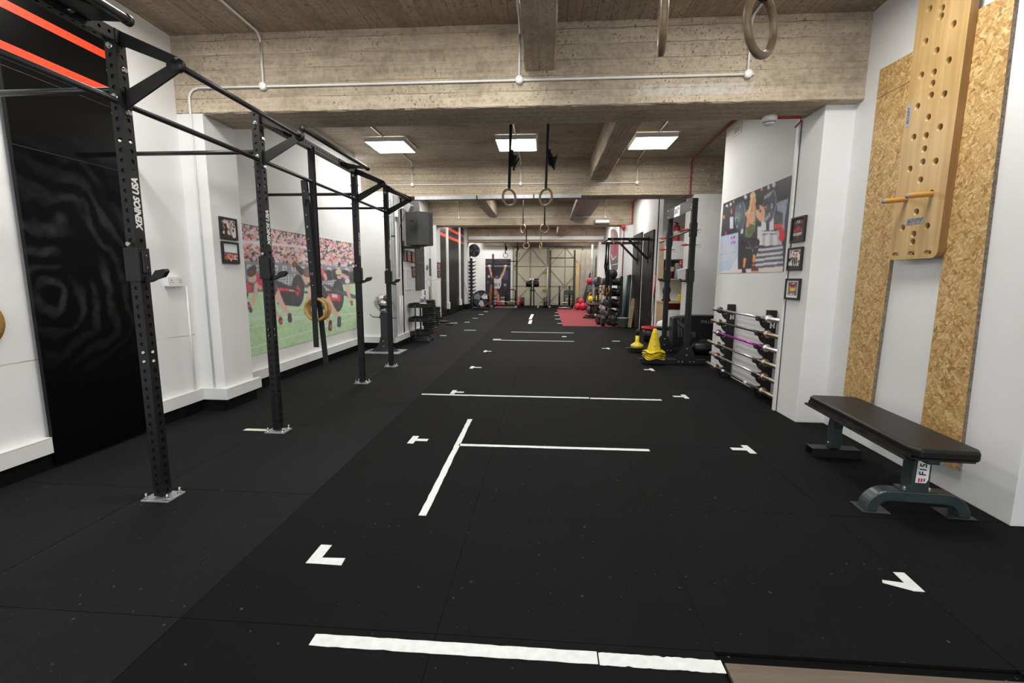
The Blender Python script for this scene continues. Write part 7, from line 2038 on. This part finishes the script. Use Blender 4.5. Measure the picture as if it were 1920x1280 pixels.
m = MB(); m.tube([(x - .1, 20.15, 1.22), (x + .28, 20.15, 1.25)], .045, 12); m.bar((x - .32, 20.2, .92), (x + .22, 20.2, .92), .05, .03); m.build('foot_roller', 'black_plastic', t)
m = MB(); m.sphere((x - .09, 20.1, 1.24), .05, 14); m.sphere((x + .02, 20.1, 1.24), .05, 14); m.build('knob', 'white', t)
tag(MB().box((x + .22, 19.98, .002), (x + .30, 20.06, .09)).build('rubber_block', 'grey_plastic', None, .004), 'small pale block on the floor beside the bench machine foot', 'block')

# push sled
c = fz(1060, 580); y = 19.45; xa_ = fy(1046, 575, y).x; xb_ = fy(1070, 575, y).x
t = thing('push_sled', 'black push sled with four upright poles at the corner of the red turf', 'sled', ((xa_ + xb_) / 2, y, 0))
m = MB(); 
for x in (xa_ + .03, xb_ - .03): m.box((x - .04, y - .35, .012), (x + .04, y + .55, .10))
m.box((xa_, y - .2, .10), (xb_, y + .45, .16)); m.build('deck', 'steel_black', t, .006)
m = MB(); m.tube([(xa_ + .03, y - .34, .06), ((xa_ + xb_) / 2, y - .36, .08), (xb_ - .03, y - .34, .06)], .03, 10); m.build('front_bar', 'galv', t)
for x in (xa_ + .06, xb_ - .06):
    for yy, dx in ((y - .15, 0), (y + .4, 0)): MB().cyl((x, yy, .16), (x, yy, .98), .03, 12).build('pole', 'steel_black', t)
# chair behind the sled
c = fy(1066, 560, 21.1); t = thing('folding_chair', 'dark folding chair by the end wall behind the push sled', 'chair', (c.x, 21.05, 0))
m = MB()
for sx in (-.2, .2): m.tube([(c.x + sx, 20.85, .01), (c.x + sx, 21.25, .72)], .014, 8); m.tube([(c.x + sx * .9, 21.3, .01), (c.x + sx * .9, 20.9, .46)], .014, 8)
m.build('frame', 'steel_black', t); MB().box((c.x - .2, 20.85, .43), (c.x + .2, 21.2, .46)).build('seat', 'dark_grey', t, .01); MB().box((c.x - .2, 21.2, .55), (c.x + .2, 21.24, .76)).build('backrest', 'dark_grey', t, .01)

# leaning sheets at the far right end
for k, (p0, p1, w, lab, mt) in enumerate(((1079, 1085, .16, 'narrow tan plank leaning on the end wall beside the rack', 'ply'), (1084, 1095, .42, 'wide weathered sheet leaning on the end wall, middle of the leaning group', 'greywood'), (1094, 1104, .40, 'wide weathered sheet leaning on the end wall, nearest the side wall', 'greywood'))):
    xa_ = fy(p0, 572, 20.9).x; xt = fy(p1, 470, 21.35).x; zt = (2.0, 2.55, 2.55)[k]
    m = MB(); m.bar((xa_ + w / 2, 20.95 - .1 * k, .012), (xt + w / 2 - .1, 21.40 - .1 * k, zt), .03, w, (1, 0, 0)); o = m.build('leaning_sheet', mt); tag(o, lab, 'sheet', 'sheets leaning at the end wall')
for k in range(2):
    a_ = fy(1089 + 4 * k, 571, 20.3); b_ = fy(1105 + 2 * k, 520 - 8 * k, 20.8); o = MB().bar((a_.x, 20.0 + .22 * k, .012), (b_.x, 20.3 + .22 * k, b_.z), .12, .04, (0, 1, 0)).build('leaning_mat', 'black_rubber'); tag(o, ('rolled black mat leaning to the side wall, lower one', 'rolled black mat leaning to the side wall, upper one')[k], 'mat', 'dark mats leaning by the side wall')
tag(MB().cyl((2.03, 20.2, .02), (2.03, 20.2, 2.76), .05, 12).build('steel_pipe', 'galv'), 'tall grey pipe standing in the far corner beside the end wall', 'pipe')

# red medicine balls on the turf
for k, (px, py, r_, lab) in enumerate(((1089, 568.5, .14, 'red medicine ball, uppermost of the pile by the sled'), (1083, 574, .14, 'red medicine ball, front one of the pile nearest the sled'), (1093, 575, .15, 'red medicine ball, largest in the front of the pile'), (1099, 572, .13, 'red medicine ball, behind the largest of the pile'), (1105, 574.5, .10, 'small red medicine ball nearest the kettlebells'))):
    y = (19.0, 18.85, 18.7, 19.05, 18.8)[k]; q = fy(px, py, y); t = thing('medicine_ball', lab, 'ball', (q.x, y, 0), 'red balls piled on the turf')
    z = r_ + .012 if k else r_ + .012 + .19
    MB().sphere((q.x, y, z), r_, 22).build('ball', 'red_ball', t); MB().torus((q.x, y, z), (0, .3, 1), r_ * .998, .004, 30, 5).build('seam', 'red_ink', t)

# ================================================================ STORAGE RACKS ON THE RIGHT
def rack(x0, x1, y0, y1, zs, zt, label, mat='steel_black', shelf='steel_black'):
    t = thing('storage_rack', label, 'storage rack', ((x0 + x1) / 2, y0, 0), 'storage racks beside the red turf')
    for x in (x0, x1):
        for y in (y0, y1):
            m = MB(); h = .035
            for (o_, u_) in (((x, y - h, .012), (1, 0, 0)), ((x, y + h, .012), (-1, 0, 0)), ((x + h, y, .012), (0, 1, 0)), ((x - h, y, .012), (0, -1, 0))): m.plate_holes(o_, u_, (0, 0, 1), .07, zt - .012, 22, .012)
            m.build('upright', mat, t)
    for z in zs:
        m = MB(); m.box((x0 - .03, y0, z - .02), (x0 + .01, y1, z + .03)).box((x1 - .01, y0, z - .02), (x1 + .03, y1, z + .05)).box((x0, y0, z - .01), (x1, y1, z)); m.build('shelf', shelf, t)
    return t
rack(1.80, 2.10, 12.75, 15.6, (.18, .50, .82, 1.12), 1.36, 'tall black storage rack full of dumbbells beside the red turf')
m = MB()
rack(1.72, 2.02, 16.4, 18.3, (.16, .48, .80, 1.08), 1.30, 'second storage rack with pale posts holding balls and kettlebells', 'galv')
def dumbbell(label, r, L, group, loc, rz, hexa=True, mat='black_rubber'):
    t = thing('dumbbell', label, 'dumbbell', (0, 0, 0), group)
    MB().cyl((-L / 2, 0, 0), (L / 2, 0, 0), .016, 10).build('grip', 'steel_grey', t, 0, None, 2, True)
    for s in (-1, 1):
        m = MB(); m.lathe([(0, 0), (r * .85, 0), (r, .02), (r, .09), (r * .85, .11), (0, .11)], (s * (L / 2 - .02), 0, 0), (s, 0, 0), 6 if hexa else 20, 0, not hexa); hd = m.build('head', mat, t, 0, None, 2, True)
        m = MB(); m.lathe([(0, .111), (r * .5, .111), (r * .55, .108)], (s * (L / 2 - .02), 0, 0), (s, 0, 0), 12); m.build('end_badge', 'steel_grey', hd, 0, None, 2, True)
    t.location = loc; t.rotation_euler = (0, 0, rz)
    return t
d1 = dumbbell('big black hex dumbbell on the turf in front of the storage rack, first of three', .15, .22, 'big dumbbells on the floor', (1.74, 12.52, .155), .06)
dup(d1, (1.98, 12.72, .155), 'big black hex dumbbell on the turf under the storage rack, nearer the bucket', -.1)
dup(d1, (1.66, 12.95, .155), 'big black hex dumbbell on the turf behind the first, under the storage rack', .3)
rg = random.Random(31); d2 = None
names = ('lowest', 'second', 'third', 'top')
for k, z in enumerate((.18, .50, .82, 1.12)):
    for j in range(5):
        lab = 'round black dumbbell on the tall rack %s shelf, %s from the near end' % (names[k], ORD[j])
        loc = (1.93 + rg.uniform(-.03, .03), 12.86 + j * .27, z + .10)
        if d2 is None: d2 = dumbbell(lab, .10, .17, 'dumbbells on the tall rack', loc, rg.uniform(-.2, .2), False)
        else: dup(d2, loc, lab, rg.uniform(-.25, .25))
def ball(px, py, y, r_, mat, label, name='medicine_ball', cat='ball', zfix=None, group='balls on the storage racks'):
    q = fy(px, py, y); t = thing(name, label, cat, (q.x, y, q.z - r_), group)
    MB().sphere(q, r_, 24).build('ball', mat, t); MB().torus(q, (.3, .2, 1), r_ * .998, .004, 30, 5).build('seam', 'plug_hole', t)
ball(1147.5, 514, 13.1, .155, 'black_rubber', 'big black wall ball on top of the tall storage rack')
ball(1106, 527, 16.6, .12, 'red_ball', 'dusky red ball on the top shelf of the pale posted rack')
ball(1117, 529, 16.5, .18, 'purple_ball', 'large purple grey ball on the top shelf of the pale posted rack')
ball(1124, 527, 16.9, .15, 'purple_ball', 'second purple grey ball on the pale posted rack, farther from the turf')
ball(1105, 548, 16.6, .11, 'purple_ball', 'dark ball on the second shelf of the pale posted rack, turf end')
ball(1113, 549, 16.5, .11, 'purple_ball', 'dark ball on the second shelf of the pale posted rack, middle one')
ball(1120, 547, 16.6, .11, 'black_rubber', 'black ball on the second shelf of the pale posted rack, inner one')
ball(1107, 581.5, 16.0, .14, 'purple_ball', 'dark purple ball on the turf in front of the pale posted rack')
kb = None
for k, (px, mt, lab) in enumerate(((1108, 'yellow', 'yellow kettlebell on the lower shelf, the one nearer the turf'), (1114, 'purple_ball', 'dark kettlebell between the two yellow ones on the lower shelf'), (1119.5, 'yellow', 'yellow kettlebell on the lower shelf, the one nearer the wall'))):
    q = fy(px, 568, 16.45); z = .48; t = thing('kettlebell', lab, 'kettlebell', (q.x, 16.45, z), 'kettlebells on the pale posted rack')
    MB().lathe([(0, .0), (.07, 0), (.11, .04), (.115, .10), (.09, .17), (.05, .20), (0, .205)], (q.x, 16.45, z), n=22).build('bell', mt, t)
    MB().tube([(q.x - .05, 16.45, z + .17), (q.x - .075, 16.45, z + .25), (q.x - .04, 16.45, z + .30), (q.x + .04, 16.45, z + .30), (q.x + .075, 16.45, z + .25), (q.x + .05, 16.45, z + .17)], .017, 8).build('handle', mt, t)
for k, (px, lab) in enumerate(((1128.5, 'yellow wooden ring hung on the storage rack, nearer the turf'), (1132.5, 'yellow wooden ring hung on the storage rack, middle of three'), (1137, 'yellow wooden ring hung on the storage rack, nearest the dumbbells'))):
    q = fy(px, 544, 12.66 + .02 * k); t = thing('gym_ring', lab, 'gymnastic ring', q, 'yellow rings on the storage rack')
    MB().torus(q, (.75, .66, 0), .105, .016, 30, 10).build('hoop', 'ring_yellow', t); MB().ribbon([q + Vector((0, 0, .09)), q + Vector((.02, .05, .25))], .035, (.66, -.75, 0)).build('strap', 'web', t)
MB_ = MB(); tag(MB_.tube([(1.62, 12.74, 1.0), (1.80, 12.74, 1.0)], .012, 8).build('hanging_peg', 'steel_black'), 'short black peg on the storage rack carrying the yellow rings', 'peg')
# small dark bench on the turf
c = fy(1111, 572, 15.0); t = thing('incline_bench', 'small black bench with a flat pad on the red turf before the storage racks', 'bench', (c.x, 15.2, 0))
x = c.x
MB().box((x - .16, 14.7, .42), (x + .2, 15.6, .48)).build('pad', 'vinyl', t, .015)
m = MB(); m.bar((x, 14.85, .43), (x + .05, 14.8, .06), .06, .05); m.bar((x, 15.45, .43), (x, 15.5, .06), .06, .05); m.bar((x, 14.8, .09), (x, 15.55, .09), .05, .05); m.build('frame', 'steel_black', t)
m = MB(); m.cyl((x - .32, 14.8, .05), (x + .22, 14.8, .05), .03, 12); m.cyl((x - .2, 15.5, .05), (x + .2, 15.5, .05), .03, 12); m.build('cross_foot', 'steel_black', t)
m = MB(); m.sphere((x + .08, 14.75, .13), .045, 12); m.build('wheel', 'white', t)
# shoe-like emblem mural on the right wall
X = 2.40 - .004
t = thing('wall_decal', 'tall dark and red wall decal above the storage racks', 'wall decal', (2.42, 15.5, 2.0))
P = Print(X, 13.75, 17.4, 1.25, 3.25, 120, 120)
P.fill((236, 230, 232))
P.ell(1150, 446, 9, 17, (140, 120, 126)); P.poly([(1141, 450), (1166, 445), (1163, 470), (1160, 500), (1150, 520), (1146, 505), (1142, 475)], (110, 92, 98)); P.limb([(1151, 455), (1149, 480)], [5, 3], (190, 50, 80)); P.limb([(1158, 452), (1155, 480)], [4, 2], (176, 46, 70)); P.limb([(1146, 478), (1149, 487), (1155, 480)], [1.2, 1.2, 1.2], (226, 220, 222)); P.poly([(1144, 489), (1163, 484), (1160, 502), (1149, 514)], (84, 78, 82)); P.limb([(1144, 498), (1162, 493)], [1, 1], (226, 222, 224))
P.build('decal_print', t, flip=True); MB().box((X + .0005, 13.75, 1.25), (2.40, 17.4, 3.25)).build('decal_film', 'white', t)
tag(MB().box((2.385, 19.5, .1), (2.40, 20.2, 1.95)).build('dark_doorway_strip', 'dark_grey'), 'narrow dark strip standing in for a doorway past the storage racks', 'strip')  # flat dark strip in place of the dark doorway opening
# dark doorway glimpsed between pier and end wall is part of the wall; sockets on the far left pier
tag(MB().box((-3.31, 19.6, 1.26), (-3.29, 19.72, 1.38)).build('light_switch', 'white', None, .003), 'small light switch on the far left alcove wall', 'switch')
